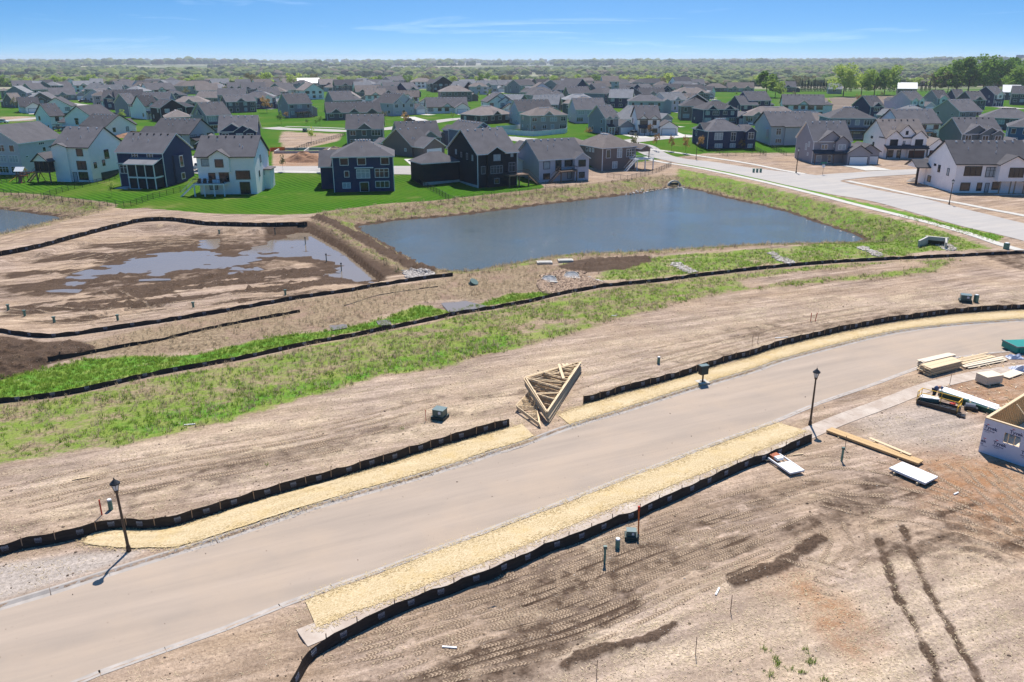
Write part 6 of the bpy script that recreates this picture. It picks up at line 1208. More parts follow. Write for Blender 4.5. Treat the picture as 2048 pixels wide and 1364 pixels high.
# ---------------------------------------------------------------- point scattering (geometry nodes)
def scatter(name, pts, sc, protos, rot=None, smooth=False):
    me = bpy.data.meshes.new(name); me.vertices.add(len(pts)); me.vertices.foreach_set('co', np.asarray(pts, np.float32).ravel()); me.update()
    for nme, dat in (('sc', sc), ('rz', rng.uniform(0, 6.28, len(pts)))): a = me.attributes.new(nme, 'FLOAT', 'POINT'); a.data.foreach_set('value', np.asarray(dat, np.float32))
    a = me.attributes.new('pk', 'INT', 'POINT'); a.data.foreach_set('value', rng.integers(0, len(protos), len(pts)).astype(np.int32))
    col = bpy.data.collections.new(name+'_shapes')
    for p in protos: col.objects.link(p)
    ob = link(name, me); g = bpy.data.node_groups.new(name, 'GeometryNodeTree'); g.interface.new_socket('Geometry', in_out='INPUT', socket_type='NodeSocketGeometry'); g.interface.new_socket('Geometry', in_out='OUTPUT', socket_type='NodeSocketGeometry')
    gi = g.nodes.new('NodeGroupInput'); go = g.nodes.new('NodeGroupOutput'); ip = g.nodes.new('GeometryNodeInstanceOnPoints'); ci = g.nodes.new('GeometryNodeCollectionInfo')
    ci.inputs['Collection'].default_value = col; ci.inputs['Separate Children'].default_value = True; ci.inputs['Reset Children'].default_value = True; ip.inputs['Pick Instance'].default_value = True
    def na(nm, ty): n = g.nodes.new('GeometryNodeInputNamedAttribute'); n.data_type = ty; n.inputs['Name'].default_value = nm; return [o for o in n.outputs if o.enabled][0]
    cx_ = g.nodes.new('ShaderNodeCombineXYZ'); g.links.new(na('rz', 'FLOAT'), cx_.inputs[2]); g.links.new(gi.outputs[0], ip.inputs['Points']); g.links.new(ci.outputs[0], ip.inputs['Instance']); g.links.new(na('pk', 'INT'), ip.inputs['Instance Index'])
    g.links.new(cx_.outputs[0], ip.inputs['Rotation']); g.links.new(na('sc', 'FLOAT'), ip.inputs['Scale']); g.links.new(ip.outputs[0], go.inputs[0])
    md = ob.modifiers.new('scatter', 'NODES'); md.node_group = g; tag(ob, kind='stuff'); return ob
def proto(name, mb, m, smooth=False): return bpy.data.objects.new(name, mb.mesh(name, m, smooth))
def blade_tuft(n, h, spread, lean=.5, w=.02):
    mb = MB()
    for _ in range(n):
        a = random.uniform(0, 6.28); r = random.uniform(0, spread); x, y = r*math.cos(a), r*math.sin(a); b = random.uniform(0, 6.28); l = random.uniform(.2, lean)*h; hh = h*random.uniform(.6, 1.1); c, s = math.cos(b), math.sin(b)
        mb.add([(x-s*w, y+c*w, 0), (x+s*w, y-c*w, 0), (x+c*l*.4+s*w*.7, y+s*l*.4-c*w*.7, hh*.6), (x+c*l*.4-s*w*.7, y+s*l*.4+c*w*.7, hh*.6), (x+c*l, y+s*l, hh)], [(0,1,2,3), (3,2,4)])
    return mb
def rockmesh(seed, n=1, fl=.7):
    import bmesh
    bm = bmesh.new(); bmesh.ops.create_icosphere(bm, subdivisions=n, radius=.5); rr = random.Random(seed)
    for v in bm.verts: v.co *= rr.uniform(.7, 1.15); v.co.z *= fl
    mb = MB(); mb.add([v.co[:] for v in bm.verts], [[v.index for v in f.verts] for f in bm.faces]); bm.free(); return mb
def sample(n, x0, x1, y0, y1, M2=None, thr=.5, pw=1.0):
    """random points where the painted mask M2 (array on the ground grid) exceeds a noisy threshold"""
    x = rng.uniform(x0, x1, n); y = y0+(y1-y0)*rng.random(n)**pw
    if M2 is not None:
        i = np.clip(np.searchsorted(gx, x), 0, len(gx)-1); j = np.clip(np.searchsorted(gy, y), 0, len(gy)-1); k = M2[j, i] > thr+.45*rng.random(n)-.1+.9*fbm(x*.5, y*.5, 4, 50); x, y = x[k], y[k]
    return x, y
# weeds in the field, swale and banks
wp = [proto('weed_tuft', blade_tuft(9, .22, .18, .9, .016), LEAF['weed']) for _ in range(4)]
x, y = sample(150000, -75, 130, 30, 150, grass*(1-lawn), .62); x2, y2 = sample(60000, -75, 40, 45, 110, lush, .4); x = np.r_[x, x2]; y = np.r_[y, y2]; k = (sdist(x, y, POND) < 0) & (sdist(x, y, roadpoly_c) < -.5); x, y = x[k], y[k]
scatter('weeds', np.stack([x, y, gzv(x, y)], 1), rng.uniform(.5, 1.5, len(x)), wp)
xx_, yy_ = zip(*[P(a, b) for a, b in [(1560,1330),(1548,1320),(1575,1338),(1620,1322),(1628,1326),(1600,1345),(1650,1360),(1540,1350),(1530,1300),(1610,1300)] for _ in range(1)]); xx_ = np.repeat(xx_, 5)+rng.normal(0, .12, 50); yy_ = np.repeat(yy_, 5)+rng.normal(0, .12, 50); scatter('weeds', np.stack([xx_, yy_, gzv(xx_, yy_)], 1), rng.uniform(.5, 1.1, 50), [proto('weed_tuft', blade_tuft(9, .2, .18, .9, .016), LEAF['weed'])])
dp = [proto('dry_tuft', blade_tuft(8, .34, .22, .8, .014), LEAF['dry']) for _ in range(4)]
x, y = sample(120000, -130, 130, 60, 235, dead*(1-lawn), .42); k = (sdist(x, y, POND) < -.3) & (sdist(x, y, POND2) < -.3); x, y = x[k], y[k]
x2, y2 = sample(22000, -70, 100, 50, 120, grass*(1-lush), .5); x = np.r_[x, x2]; y = np.r_[y, y2]
scatter('dry_stalks', np.stack([x, y, gzv(x, y)], 1), rng.uniform(.5, 1.5, len(x)), dp)
# clods and stones on the bare dirt, mud lumps
bare_m = np.clip(1-np.maximum.reduce([grass*1.3, lawn, dead, (sr > -.3)*1.0, (walkd < .9)*.9]), 0, 1)
cp = [proto('clod', rockmesh(s), M['clod']) for s in range(4)]+[proto('clod', rockmesh(9), mat('pale clod', (.42,.35,.28), .95, .2, 2))]
x, y = sample(60000, -48, 60, 26, 110, bare_m, .55, 1.4); x2, y2 = sample(90000, -60, 60, 26, 110, mud, .45); x = np.r_[x, x2]; y = np.r_[y, y2]; k = (sdist(x, y, PUD) < 0); x, y = x[k], y[k]
scatter('soil_clods', np.stack([x, y, gzv(x, y)+.005], 1), rng.gamma(1.5, .022, len(x))+.015, cp)
x, y = sample(1500, -40, 30, 28, 75); k = sdist(x, y, roadpoly_c) > 1.2; x, y = x[k], y[k]; scatter('road_crumbs', np.stack([x, y, np.full(len(x), -.07)], 1), rng.gamma(1.4, .02, len(x))+.015, [proto('crumb', rockmesh(3), M['clod'])])
# straw flecks on the dirt
def fleck():
    mb = MB()
    for _ in range(5): a = random.uniform(0, 3.14); x0, y0 = random.uniform(-.3, .3), random.uniform(-.3, .3); l = random.uniform(.05, .12); mb.beam((x0, y0, .012), (x0+l*math.cos(a), y0+l*math.sin(a), .02), .013, .006)
    return mb
x, y = sample(90000, -50, 70, 26, 100, np.maximum(bare_m*(.42+.5*pale)*(1-sst(mud, .3, .6)), 0), .45); scatter('straw_flecks', np.stack([x, y, gzv(x, y)], 1), rng.uniform(.8, 1.4, len(x)), [proto('straw_fleck', fleck(), mat('straw', (.62,.50,.32), .9, .2, 3)) for _ in range(4)])
for k_, e_ in enumerate(EDGES):
    pass
e_ = np.concatenate([resample(q, .12) for q in EDGES]); e_ = np.concatenate([e_+rng.normal(0, .16, e_.shape) for _ in range(3)]); scatter('loose_straw', np.stack([e_[:, 0], e_[:, 1], np.maximum(gzv(e_[:, 0], e_[:, 1]), 0)+.05], 1), rng.uniform(.8, 1.5, len(e_)), [proto('straw_fleck', fleck(), mat('yellow straw', (.60,.46,.24), .9, .2, 3)) for _ in range(3)])
# riprap
def riprap(name, poly, n, s0, s1, mt, z=0):
    q = hit2(poly); xs = [p[0] for p in q]; ys = [p[1] for p in q]; x = rng.uniform(min(xs), max(xs), n); y = rng.uniform(min(ys), max(ys), n); k = sdist(x, y, q)+1.8*fbm(x*.6, y*.6, 3, 66) > .1; x, y = x[k], y[k]
    scatter(name, np.stack([x, y, gzv(x, y)+.03], 1), rng.uniform(s0, s1, len(x)), [proto('rock', rockmesh(s+20), mt) for s in range(4)])
riprap('riprap', [(1080,552),(1120,540),(1165,545),(1190,560),(1215,570),(1150,584),(1095,588),(1076,570)], 9000, .3, .8, M['rock'])
riprap('riprap', [(1165,552),(1182,552),(1220,568),(1190,576)], 500, .25, .55, M['rockg']); riprap('riprap', [(805,540),(840,535),(875,546),(860,556),(818,556)], 900, .25, .55, M['rockg'])
for q in ([(1338,530),(1356,525),(1396,545),(1380,548)], [(1530,506),(1548,503),(1590,525),(1572,528)], [(1713,495),(1728,492),(1768,510),(1752,513)], [(1860,480),(1880,478),(1915,500),(1895,503)]): riprap('riprap', q, 500, .3, .6, M['rockg'])
riprap('shore_stones', [(1320,384),(1450,398),(1580,430),(1720,472),(1740,484),(1650,458),(1560,428),(1430,394)], 700, .2, .7, M['rockg']); riprap('shore_stones', [(1240,386),(1340,372),(1370,372),(1380,380),(1340,378),(1250,392)], 300, .3, .9, M['rockg'])
# brush on the pond banks
brush = [proto('brush_tuft', blade_tuft(14, .8, .45, .7, .02), LEAF['dry']) for _ in range(3)]+[proto('brush_tuft', blade_tuft(12, .6, .45, .7, .02), mat('grey brown brush', (.16,.105,.08), .9, .3, 2)), proto('brush_tuft', blade_tuft(10, .45, .45, .7, .025), LEAF['weed'])]
x, y = sample(26000, -130, 120, 95, 240, bank, .45); k = (spond[np.clip(np.searchsorted(gy, y), 0, len(gy)-1), np.clip(np.searchsorted(gx, x), 0, len(gx)-1)] < -.6); x, y = x[k], y[k]; scatter('bank_brush', np.stack([x, y, gzv(x, y)], 1), rng.uniform(.5, 1.2, len(x)), brush)
# ---------------------------------------------------------------- tyre tracks pressed into the soil
def trackmat():
    m = bpy.data.materials.new('tyre tread print'); m.use_nodes = True; t = m.node_tree; b = t.nodes['Principled BSDF']; b.inputs['Roughness'].default_value = .95; b.inputs['Specular IOR Level'].default_value = .1
    uv = N(t, 'ShaderNodeUVMap'); sx_ = N(t, 'ShaderNodeSeparateXYZ'); L(t, uv.outputs[0], sx_.inputs[0]); u, v = sx_.outputs[0], sx_.outputs[1]
    def mth(op, a, b_=0.0):
        n = N(t, 'ShaderNodeMath', operation=op)
        for k, q in ((0, a), (1, b_)):
            if isinstance(q, (int, float)): n.inputs[k].default_value = q
            else: L(t, q, n.inputs[k])
        return n.outputs[0]
    co_ = N(t, 'ShaderNodeTexCoord').outputs['Object']; nq = N(t, 'ShaderNodeTexNoise', i_Scale=1.4, i_Detail=3); L(t, co_, nq.inputs[0]); nz_ = nq.outputs[0]
    c = mth('ABSOLUTE', mth('SUBTRACT', u, .5)); bars = mth('FRACT', mth('ADD', mth('ADD', mth('MULTIPLY', v, 5.2), mth('MULTIPLY', nz_, 1.5)), mth('MULTIPLY', c, 1.6))); lug = mth('GREATER_THAN', bars, .5)
    co = N(t, 'ShaderNodeTexCoord').outputs['Object']; nz = N(t, 'ShaderNodeTexNoise', i_Scale=.9, i_Detail=5, i_Roughness=.7); L(t, co, nz.inputs[0]); nf = N(t, 'ShaderNodeTexNoise', i_Scale=9, i_Detail=3); L(t, co, nf.inputs[0])
    mx = N(t, 'ShaderNodeMix', data_type='RGBA'); mx.inputs[6].default_value = (.17,.115,.078,1); mx.inputs[7].default_value = (.56,.42,.29,1); L(t, lug, mx.inputs[0])
    mx2 = N(t, 'ShaderNodeMix', data_type='RGBA'); L(t, mth('MULTIPLY', nf.outputs[0], .5), mx2.inputs[0]); L(t, mx.outputs[2], mx2.inputs[6]); mx2.inputs[7].default_value = (.27,.195,.14,1); L(t, mx2.outputs[2], b.inputs['Base Color'])
    edge = mth('SUBTRACT', 1.0, mth('MULTIPLY', c, 2.0)); al = N(t, 'ShaderNodeMapRange', i_1=0, i_2=.45); L(t, edge, al.inputs[0]); fd = N(t, 'ShaderNodeMapRange', i_1=.40, i_2=.56, i_3=0.0, i_4=.72); L(t, nz.outputs[0], fd.inputs[0])
    L(t, mth('MULTIPLY', al.outputs[0], fd.outputs[0]), b.inputs['Alpha']); bp = N(t, 'ShaderNodeBump', i_Strength=.9, i_Distance=.04); L(t, lug, bp.inputs['Height']); L(t, bp.outputs[0], b.inputs['Normal']); return m
TRK = trackmat(); tv = []; tf = []; tu = []
def track(line, w=.42, lift=.022):
    line = resample(line, .35); n = len(line)
    if n < 4: return
    t = np.gradient(line, axis=0); t /= np.linalg.norm(t, axis=1)[:, None]+1e-9; nr = np.stack([-t[:, 1], t[:, 0]], 1); b = len(tv); m = 4
    for i in range(n):
        for j in range(m): p = line[i]+nr[i]*w*(j/(m-1)-.5); tv.append((p[0], p[1], gz(*p)+lift+.018*(1 if j in (0, m-1) else 0)))
    for i in range(n-1):
        for j in range(m-1): a = b+i*m+j; tf.append((a, a+m, a+m+1, a+1)); tu.extend([(j/(m-1), i*.35), (j/(m-1), (i+1)*.35), ((j+1)/(m-1), (i+1)*.35), ((j+1)/(m-1), i*.35)])
def family(A, B, n, gauge=1.7, w=.34, wig=.6):
    A = resample(catmull(PP(A)), n=60); B = resample(catmull(PP(B)), n=60)
    for k in range(n):
        f = (k+random.uniform(-.3, .3))/max(1, n-1); i0 = random.randint(0, 15); i1 = random.randint(42, 60); ln = A*(1-f)+B*f; ln = ln+wig*np.stack([fbm(np.arange(60)*.06, k*3.1, 2, 60), fbm(np.arange(60)*.06, k*2.3, 2, 61)], 1); ln = ln[i0:i1]; track(ln, w); track(offset(ln, gauge), w)
random.seed(5)
family([(640,1340),(800,1262),(1000,1190),(1200,1110),(1400,1040),(1600,985),(1750,950)], [(760,1400),(1000,1335),(1200,1275),(1400,1180),(1560,1110),(1680,1050)], 13)
family([(620,1300),(760,1260),(950,1185),(1150,1150)], [(600,1350),(700,1330),(900,1290),(1100,1240)], 4)
family([(1500,950),(1650,940),(1800,960),(1950,1020),(2100,1090)], [(1650,1010),(1750,1040),(1850,1050),(1980,1090),(2100,1150)], 5)
family([(1840,930),(1920,985),(2000,1050),(2080,1130)], [(1960,930),(2010,985),(2080,1040),(2140,1090)], 4)
family([(1690,1160),(1722,1120),(1730,1080),(1715,1040)], [(1660,1160),(1690,1120),(1700,1080),(1680,1040)], 2, 1.2, .35, .2); family([(1200,1110),(1170,1170),(1130,1230)], [(1115,1100),(1120,1160),(1125,1220)], 2, .9, .4, .1)
family([(1560,1130),(1640,1150),(1720,1175)], [(1600,1170),(1650,1190),(1700,1200)], 2, .9, .35, .2)
family([(-40,1010),(300,935),(650,870),(1000,780)], [(-40,1060),(250,990),(560,930),(900,845)], 5, w=.4); family([(1130,790),(1300,720),(1600,650),(1900,600)], [(1160,800),(1400,725),(1700,650),(2048,605)], 3, w=.4)
family([(-60,600),(200,620),(500,585),(750,560)], [(-60,640),(200,645),(480,605),(720,572)], 3, 2.0, .5); family([(0,520),(200,480),(400,470),(560,480)], [(0,560),(120,540),(260,500),(380,470)], 5, 2.0, .5); family([(-40,500),(120,455),(260,438),(400,432)], [(-40,488),(110,448),(240,432),(380,428)], 2, 1.8, .5)
family([(180,560),(270,610),(330,650)], [(160,590),(190,620),(210,650)], 2, 1.8, .45)
mt_ = bpy.data.meshes.new('tyre_tracks'); mt_.from_pydata(tv, [], tf); mt_.materials.append(TRK); uvl = mt_.uv_layers.new(name='UVMap'); uvl.data.foreach_set('uv', np.array(tu, np.float32).ravel()); mt_.update()
if mt_.polygons[0].normal.z < 0: mt_.flip_normals()
tag(link('tyre_tracks', mt_), kind='stuff')
# ---------------------------------------------------------------- garden fences
def rail_fence(label, pts, h=1.2, m=None, step=2.4, group='black metal garden fences'):
    q = hit2(pts); root = empty('garden_fence', (0, 0, 0), 0, label, 'fence', group); m = m or M['black']; line = resample(q, step); pk = MB(); pk.box(-.035, .035, -.035, .035, -.3, h+.08); pm = pk.mesh('post', m)
    for p in line: link('post', pm, root, (p[0], p[1], gz(*p)))
    rl = MB()
    for k in range(len(line)-1):
        a, b = line[k], line[k+1]; za, zb = gz(*a), gz(*b)
        for hh in (.15, h): rl.beam((*a, za+hh), (*b, zb+hh), .035)
        n = 14
        for i in range(1, n): f = i/n; p = a*(1-f)+b*f; z = za*(1-f)+zb*f; rl.beam((*p, z+.15), (*p, z+h), .016)
    o = rl.obj('pickets', m, root); o['kind'] = 'stuff'; return root
rail_fence('black fence along the back lawns above the left pond', [(-60,375),(0,388),(88,398),(162,409),(256,416),(310,397),(374,381)]); rail_fence('black fence dividing the white walkout and blue walkout lawns', [(89,398),(145,379),(207,366),(250,347)])
rail_fence('black fence behind the playset', [(-40,372),(0,368),(23,362),(60,352)]); rail_fence('black fence stepping down beside the near-black walkout', [(826,356),(855,377),(902,406),(929,404),(976,396),(1040,390),(1067,387),(1125,382)]); rail_fence('short brown fence at the dirt yard edge', [(1091,373),(1130,381)])
rail_fence('dark fence round the taupe corner house yard', [(1214,355),(1253,362),(1290,352),(1315,345),(1342,333)], 1.2); rail_fence('black fence below the navy ranch', [(1426,301),(1451,312),(1533,312),(1500,295)]); rail_fence('black fence between the navy ranch and cream walkout', [(1543,297),(1572,312),(1588,312)]); rail_fence('wire fence along the vacant weed lot', [(590,303),(620,292),(655,282),(690,272)], 1.2)
def vinyl(label, pts, h=1.8):
    q = hit2(pts); root = empty('vinyl_fence', (0, 0, 0), 0, label, 'fence', 'white vinyl fences'); line = resample(q, 2.4)
    for k in range(len(line)-1):
        a, b = line[k], line[k+1]; m = MB(); m.beam((*a, gz(*a)+h/2), (*b, gz(*b)+h/2), .06, h-.1); m.obj('panel', M['vinyl'], root)
    pk = MB(); pk.box(-.08, .08, -.08, .08, -.2, h+.06); pm = pk.mesh('post', M['vinyl'])
    for p in line: link('post', pm, root, (p[0], p[1], gz(*p)))
vinyl('long white vinyl fence left of the grey house with peaked dormers', [(1131,254),(1080,256),(1020,260),(993,262),(993,268),(1070,273),(1131,267),(1134,264)]); vinyl('white vinyl fence left of the navy house with white dormers', [(486,198),(462,200),(446,208),(455,216),(484,214)])
def orange(pts, label):
    q = hit2(pts); line = resample(q, 1.5); mb = MB()
    for p in line: z = gz(*p); mb.v += [(p[0], p[1], z), (p[0], p[1], z+1.0+.15*random.random())]
    for k in range(len(line)-1): mb.f.append([2*k, 2*k+2, 2*k+3, 2*k+1]); mb.m.append(0)
    r = empty('safety_fence', (0, 0, 0), 0, label, 'safety fence', 'orange safety fences'); mb.obj('netting', M['orange'], r)
    for p in line[::2]: m = MB(); m.box(-.04, .04, -.04, .04, -.1, 1.2); m.obj('stake', M['stake'], r, (p[0], p[1], gz(*p)))
orange([(538,313),(541,303),(570,301)], 'orange netting beside the foundation walls'); orange([(218,262),(232,270),(262,268),(286,270)], 'orange netting around the spoil heap')
# ---------------------------------------------------------------- playset, vehicles, sign
def playset(px, py, label, yaw=0, s=1.0):
    x, y, z = hit(px, py); r = empty('playset', (x, y, z), yaw, label, 'playset', 'wooden playsets'); r.scale = (s, s, s); m = MB()
    for a, b in ((-.8, -.8), (.8, -.8), (-.8, .8), (.8, .8)): m.beam((a*1.15, b*1.15, 0), (a*.9, b*.9, 2.6), .12)
    m.box(-.95, .95, -.95, .95, 1.4, 1.5)
    for zz in (1.8, 2.1): m.box(-.9, .9, -.95, -.88, zz, zz+.12); m.box(-.9, .9, .88, .95, zz, zz+.12)
    m.beam((.9, 0, 2.3), (4.6, 0, 2.3), .14); m.beam((4.6, 0, 2.3), (4.2, -1.1, 0), .12); m.beam((4.6, 0, 2.3), (4.9, 1.1, 0), .12); m.obj('frame', M['play'], r)
    m = MB(); m.prism([(-1.1, 2.6), (0, 3.5), (0, 3.6), (-1.15, 2.66)], 'x', -1.1, 1.1); m.prism([(1.1, 2.6), (0, 3.5), (0, 3.6), (1.15, 2.66)], 'x', -1.1, 1.1); m.obj('roof', M['wht'], r)
    m = MB(); m.beam((-.9, -.2, 1.5), (-2.6, -1.2, .15), .55, .08); m.obj('slide', M['slide'], r); m = MB(); m.beam((.3, -.95, 1.45), (.6, -2.2, 0), .9, .07); m.obj('climbing_wall', M['play'], r)
    for k in range(3): m = MB(); m.box(1.6+k-.2, 1.6+k+.2, -.12, .12, .5, .55); m.beam((1.6+k-.18, 0, .55), (1.6+k-.18, 0, 2.25), .02); m.beam((1.6+k+.18, 0, .55), (1.6+k+.18, 0, 2.25), .02); m.obj('swing', M['black'], r)
playset(46, 364, 'redwood playset with white roof and yellow slide at the far left'); playset(1110, 219, 'orange red playset below the navy gabled house', .4, .9)
def car(px, py, yaw, paint, label, k=1.0):
    x, y, z = hit(px, py); r = empty('parked_car', (x, y, z), math.radians(yaw), label, 'car', 'parked cars'); m = MB(); p = [(-2.3, .35), (2.3, .35), (2.3, .8), (1.4, .95), (-2.25, 1.0)]
    m.prism(p, 'y', -.9, .9); m.obj('body', paint, r); m = MB(); m.prism([(-1.9, .98), (1.1, .95), (.5, 1.55*k), (-1.5, 1.6*k)], 'y', -.8, .8); m.obj('cabin', M['glass'], r); m = MB(); m.box(-1.45, .45, -.72, .72, 1.56*k, 1.64*k); m.obj('roof', paint, r)
    for a in (-1.45, 1.45):
        for b in (-.92, .92):
            m = MB(); n = 12; m.v = [(a+.34*math.cos(2*math.pi*i/n), b-.1, .34+.34*math.sin(2*math.pi*i/n)) for i in range(n)]+[(a+.34*math.cos(2*math.pi*i/n), b+.1, .34+.34*math.sin(2*math.pi*i/n)) for i in range(n)]; m.f = [[i, (i+1) % n, n+(i+1) % n, n+i] for i in range(n)]+[list(range(n-1,-1,-1)), list(range(n, 2*n))]; m.m = [0]*(n+2); m.obj('wheel', M['tyre'], r)
    for b in (-.6, .6): m = MB(); m.box(2.28, 2.33, b-.15, b+.15, .62, .76); m.obj('headlight', M['lens'], r)
    return r
car(820, 244, 5, M['carblack'], 'black off-road car parked near the pale grey house'); car(6, 246, 0, M['carwhite'], 'white car at the left edge'); car(166, 205, 10, M['carblack'], 'dark car by the white garages at the far left'); car(176, 205, 10, M['cargrey'], 'grey car beside the dark one at the far left'); car(1622, 250, 10, M['carred'], 'dark red car between the cream walkout and slate blue house'); car(1235, 268, 20, M['carblack'], 'dark pickup with cover beside the grey house garage'); car(403, 338, 80, M['carwhite'], 'white car half hidden between the blue and white walkouts'); car(228, 232, 5, M['cargrey'], 'grey car on the street behind the big white farmhouse')
random.seed(91); q_ = 0
for h_, X_, Y_, yw_ in PADS:
    if random.random() > .42 or q_ > 22: continue
    q_ += 1; r = car(1000, 400, 0, M[random.choice(['carblack', 'carwhite', 'cargrey', 'carred', 'cargrey', 'carwhite'])], 'x'); mt0 = [c for c in r.children if c.name.startswith('body')][0].data.materials[0].name
    r.location = (X_, Y_, gz(X_, Y_)+.1); r.rotation_euler = (0, 0, yw_+math.pi/2); r['label'] = mt0.replace(' car paint', '')+' car on drive of the '+' '.join(h_.root['label'].split()[:8])
x, y, z = hit(1645, 350); r = empty('street_sign', (x, y, z), 0, 'green street name sign over a white round sign at the corner', 'sign'); m = MB(); m.cyl((0, 0), .05, -.2, 3.2, 6); m.obj('post', M['cargrey'], r); m = MB(); m.box(-.7, .7, -.03, 0, 2.9, 3.2); m.obj('name_plate', M['signg'], r); m = MB(); m.box(-.35, .35, -.03, 0, 1.9, 2.6); m.obj('plate', M['wht'], r)
x, y, z = hit(1052, 252); m = MB(); m.cyl((0, 0), 1.4, 0, .4, 16, 1.5); tag(m.obj('wading_pool', M['pool'], None, (x, y, z)), 'round turquoise wading pool behind the pale grey house', 'pool')
for a, lb in ((1510,'left'),(1517,'middle'),(1524,'right')): x, y, z = hit(a-3, 345); m = MB(); m.box(-.25, .25, -.2, .2, 0, .9); m.box(-.3, .3, -.25, .25, .9, 1.0); tag(m.obj('rubbish_bin', M['greenp'], None, (x, y, z)), lb+' one of three small green boxes on the collector road kerb', 'box', 'small green boxes by the collector road')
# ---------------------------------------------------------------- trees
def crown(n, rx, rz, size, seed, lumps=7):
    rr = random.Random(seed); L_ = [(rr.uniform(-.7, .7)*rx, rr.uniform(-.7, .7)*rx, rr.uniform(-.6, .75)*rz, rr.uniform(.25, .48)) for _ in range(lumps+3)]+[(0, 0, 0, .5)]; mb = MB()
    for _ in range(n):
        cx_, cy_, cz_, cr = rr.choice(L_); a, b = rr.uniform(0, 6.28), math.acos(rr.uniform(-1, 1)); q = cr*rr.uniform(.55, 1.05); p = Vector((cx_+q*rx*math.sin(b)*math.cos(a), cy_+q*rx*math.sin(b)*math.sin(a), cz_+q*rz*math.cos(b)))
        u = Vector((rr.gauss(0, 1), rr.gauss(0, 1), rr.gauss(0, 1))).normalized(); v = u.orthogonal().normalized(); v.rotate(Matrix.Rotation(rr.uniform(0, 6.28), 3, u)); w = u.cross(v); s = size*rr.uniform(.6, 1.3)
        mb.add([p+v*s, p+w*s*.7, p-v*s*.8, p-w*s*.7], [(0, 1, 2, 3)])
    return mb
def trunk(h, r, seed, limbs=6, spread=.35):
    rr = random.Random(seed); mb = MB(); mb.cyl((0, 0), r, -.4, h*.5, 8, r*.6)
    for k in range(limbs):
        a = 6.28*k/limbs+rr.uniform(-.3, .3); z0 = h*rr.uniform(.25, .5); e = Vector((math.cos(a)*h*spread, math.sin(a)*h*spread, h*rr.uniform(.65, .95))); mb.beam((0, 0, z0), e*.6+Vector((0, 0, z0*.4)), r*.6); mb.beam(e*.6+Vector((0, 0, z0*.4)), e, r*.35)
    return mb
_tc = {}
def tree(px, py, h, w, kind, label, name='tree', dens=700, leaf=None, group='broadleaf trees', ctr=.62, trk=.25, at=None):
    if at: x, y = at; z = gz(x, y)
    else: x, y, z = hit(px, py)
    key = (kind, dens, leaf, random.randint(0, 2))
    if key not in _tc: _tc[key] = (crown(dens, 1, 1, leaf or .10, hash(key[3]*31+dens) & 255).mesh('crown', LEAF[kind]), trunk(1, .03, key[3], 7).mesh('trunk', M['bark']))
    cm_, tm_ = _tc[key]; r = empty(name, (x, y, z), random.uniform(0, 6), label, 'tree', group); o = link('crown', cm_, r, (0, 0, h*ctr)); o.scale = (w/2, w/2, h*(1-ctr)*1.02); t = link('trunk', tm_, r); t.scale = (h*trk*1.3+w*.3, h*trk*1.3+w*.3, h*.93); return r
random.seed(21)
# big field trees at the right
for q in [(1686,193,20,20,'spring','tallest green tree at the left end of the field group'),(1722,192,17,16,'spring','broad leaning tree in the middle of the field group'),(1748,191,17,16,'mid','darker tree beside the leaning field tree'),(1768,190,19,17,'spring','right-hand tall tree of the field group'),(1532,194,17,17,'mid','lone dark tree inside the bright green field'),(1550,196,12,12,'spring','smaller tree leaning from the lone field tree'),
          (1912,186,19,26,'mid','left tree of the dense grove above the barns'),(1935,188,24,24,'mid','second tree of the dense grove'),(1965,186,23,22,'spring','tree at the peak of the dense grove'),(1995,184,21,24,'mid','tree right of the grove peak'),(2020,182,24,26,'spring','tall tree near the right edge'),(2046,180,27,28,'mid','tallest tree cut by the right edge'),(1980,180,18,22,'olive','olive tree behind the grove'),(1895,186,13,14,'olive','brownish bushy tree left of the grove'),(1870,184,16,12,'olive','bare brown tree left of the barn grove'),(2035,190,17,20,'spring','lower tree above the bright barn roof')]:
    b_ = 1.22 if q[0] > 1880 else 1.1; tree(q[0], q[1], q[2]*b_, q[3]*b_, 'mid' if q[0] > 1900 and q[4] != 'olive' else q[4], q[5], dens=2200, leaf=.075, ctr=.58, trk=.35)
k = 0
EVN = ['first', 'second', 'third', 'fourth', 'fifth', 'sixth', 'seventh', 'eighth', 'ninth', 'tenth', 'eleventh', 'twelfth', 'thirteenth', 'fourteenth', 'fifteenth', 'sixteenth']
for px in (1603,1609,1615,1621,1628,1634,1640,1646,1652,1690,1700,1778,1786,1842,1850,1858,1475,1487,1497):
    k += 1; x, y, z = hit(px, 183 if px > 1590 else 178); r = empty('evergreen_tree', (x, y, z), 0, EVN[k-1]+' dark evergreen from the left beside the farm buildings' if px > 1590 else EVN[k-17]+' small evergreen from the left before the ranches beyond the field', 'evergreen', 'dark evergreens by the farm' if px > 1590 else 'small evergreens beyond the field')
    if 'ev' not in _tc:
        rr = random.Random(3); mb = MB()
        for _ in range(520):
            f = rr.random()**.7; a = rr.uniform(0, 6.28); rad = (1-f)*.95*rr.uniform(.6, 1.1); p = Vector((rad*math.cos(a), rad*math.sin(a), f)); v = Vector((math.cos(a), math.sin(a), -.35))*.13; w_ = Vector((-math.sin(a), math.cos(a), 0))*.07; mb.add([p+v, p+w_, p-v, p-w_], [(0,1,2,3)])
        _tc['ev'] = (mb.mesh('crown', LEAF['conifer']), trunk(1, .03, 5, 2).mesh('trunk', M['bark']))
    hh = random.uniform(8, 11) if px > 1590 else random.uniform(5, 6); o = link('crown', _tc['ev'][0], r); o.scale = (hh*.2, hh*.2, hh); t = link('trunk', _tc['ev'][1], r); t.scale = (hh*.3, hh*.3, hh*.4)
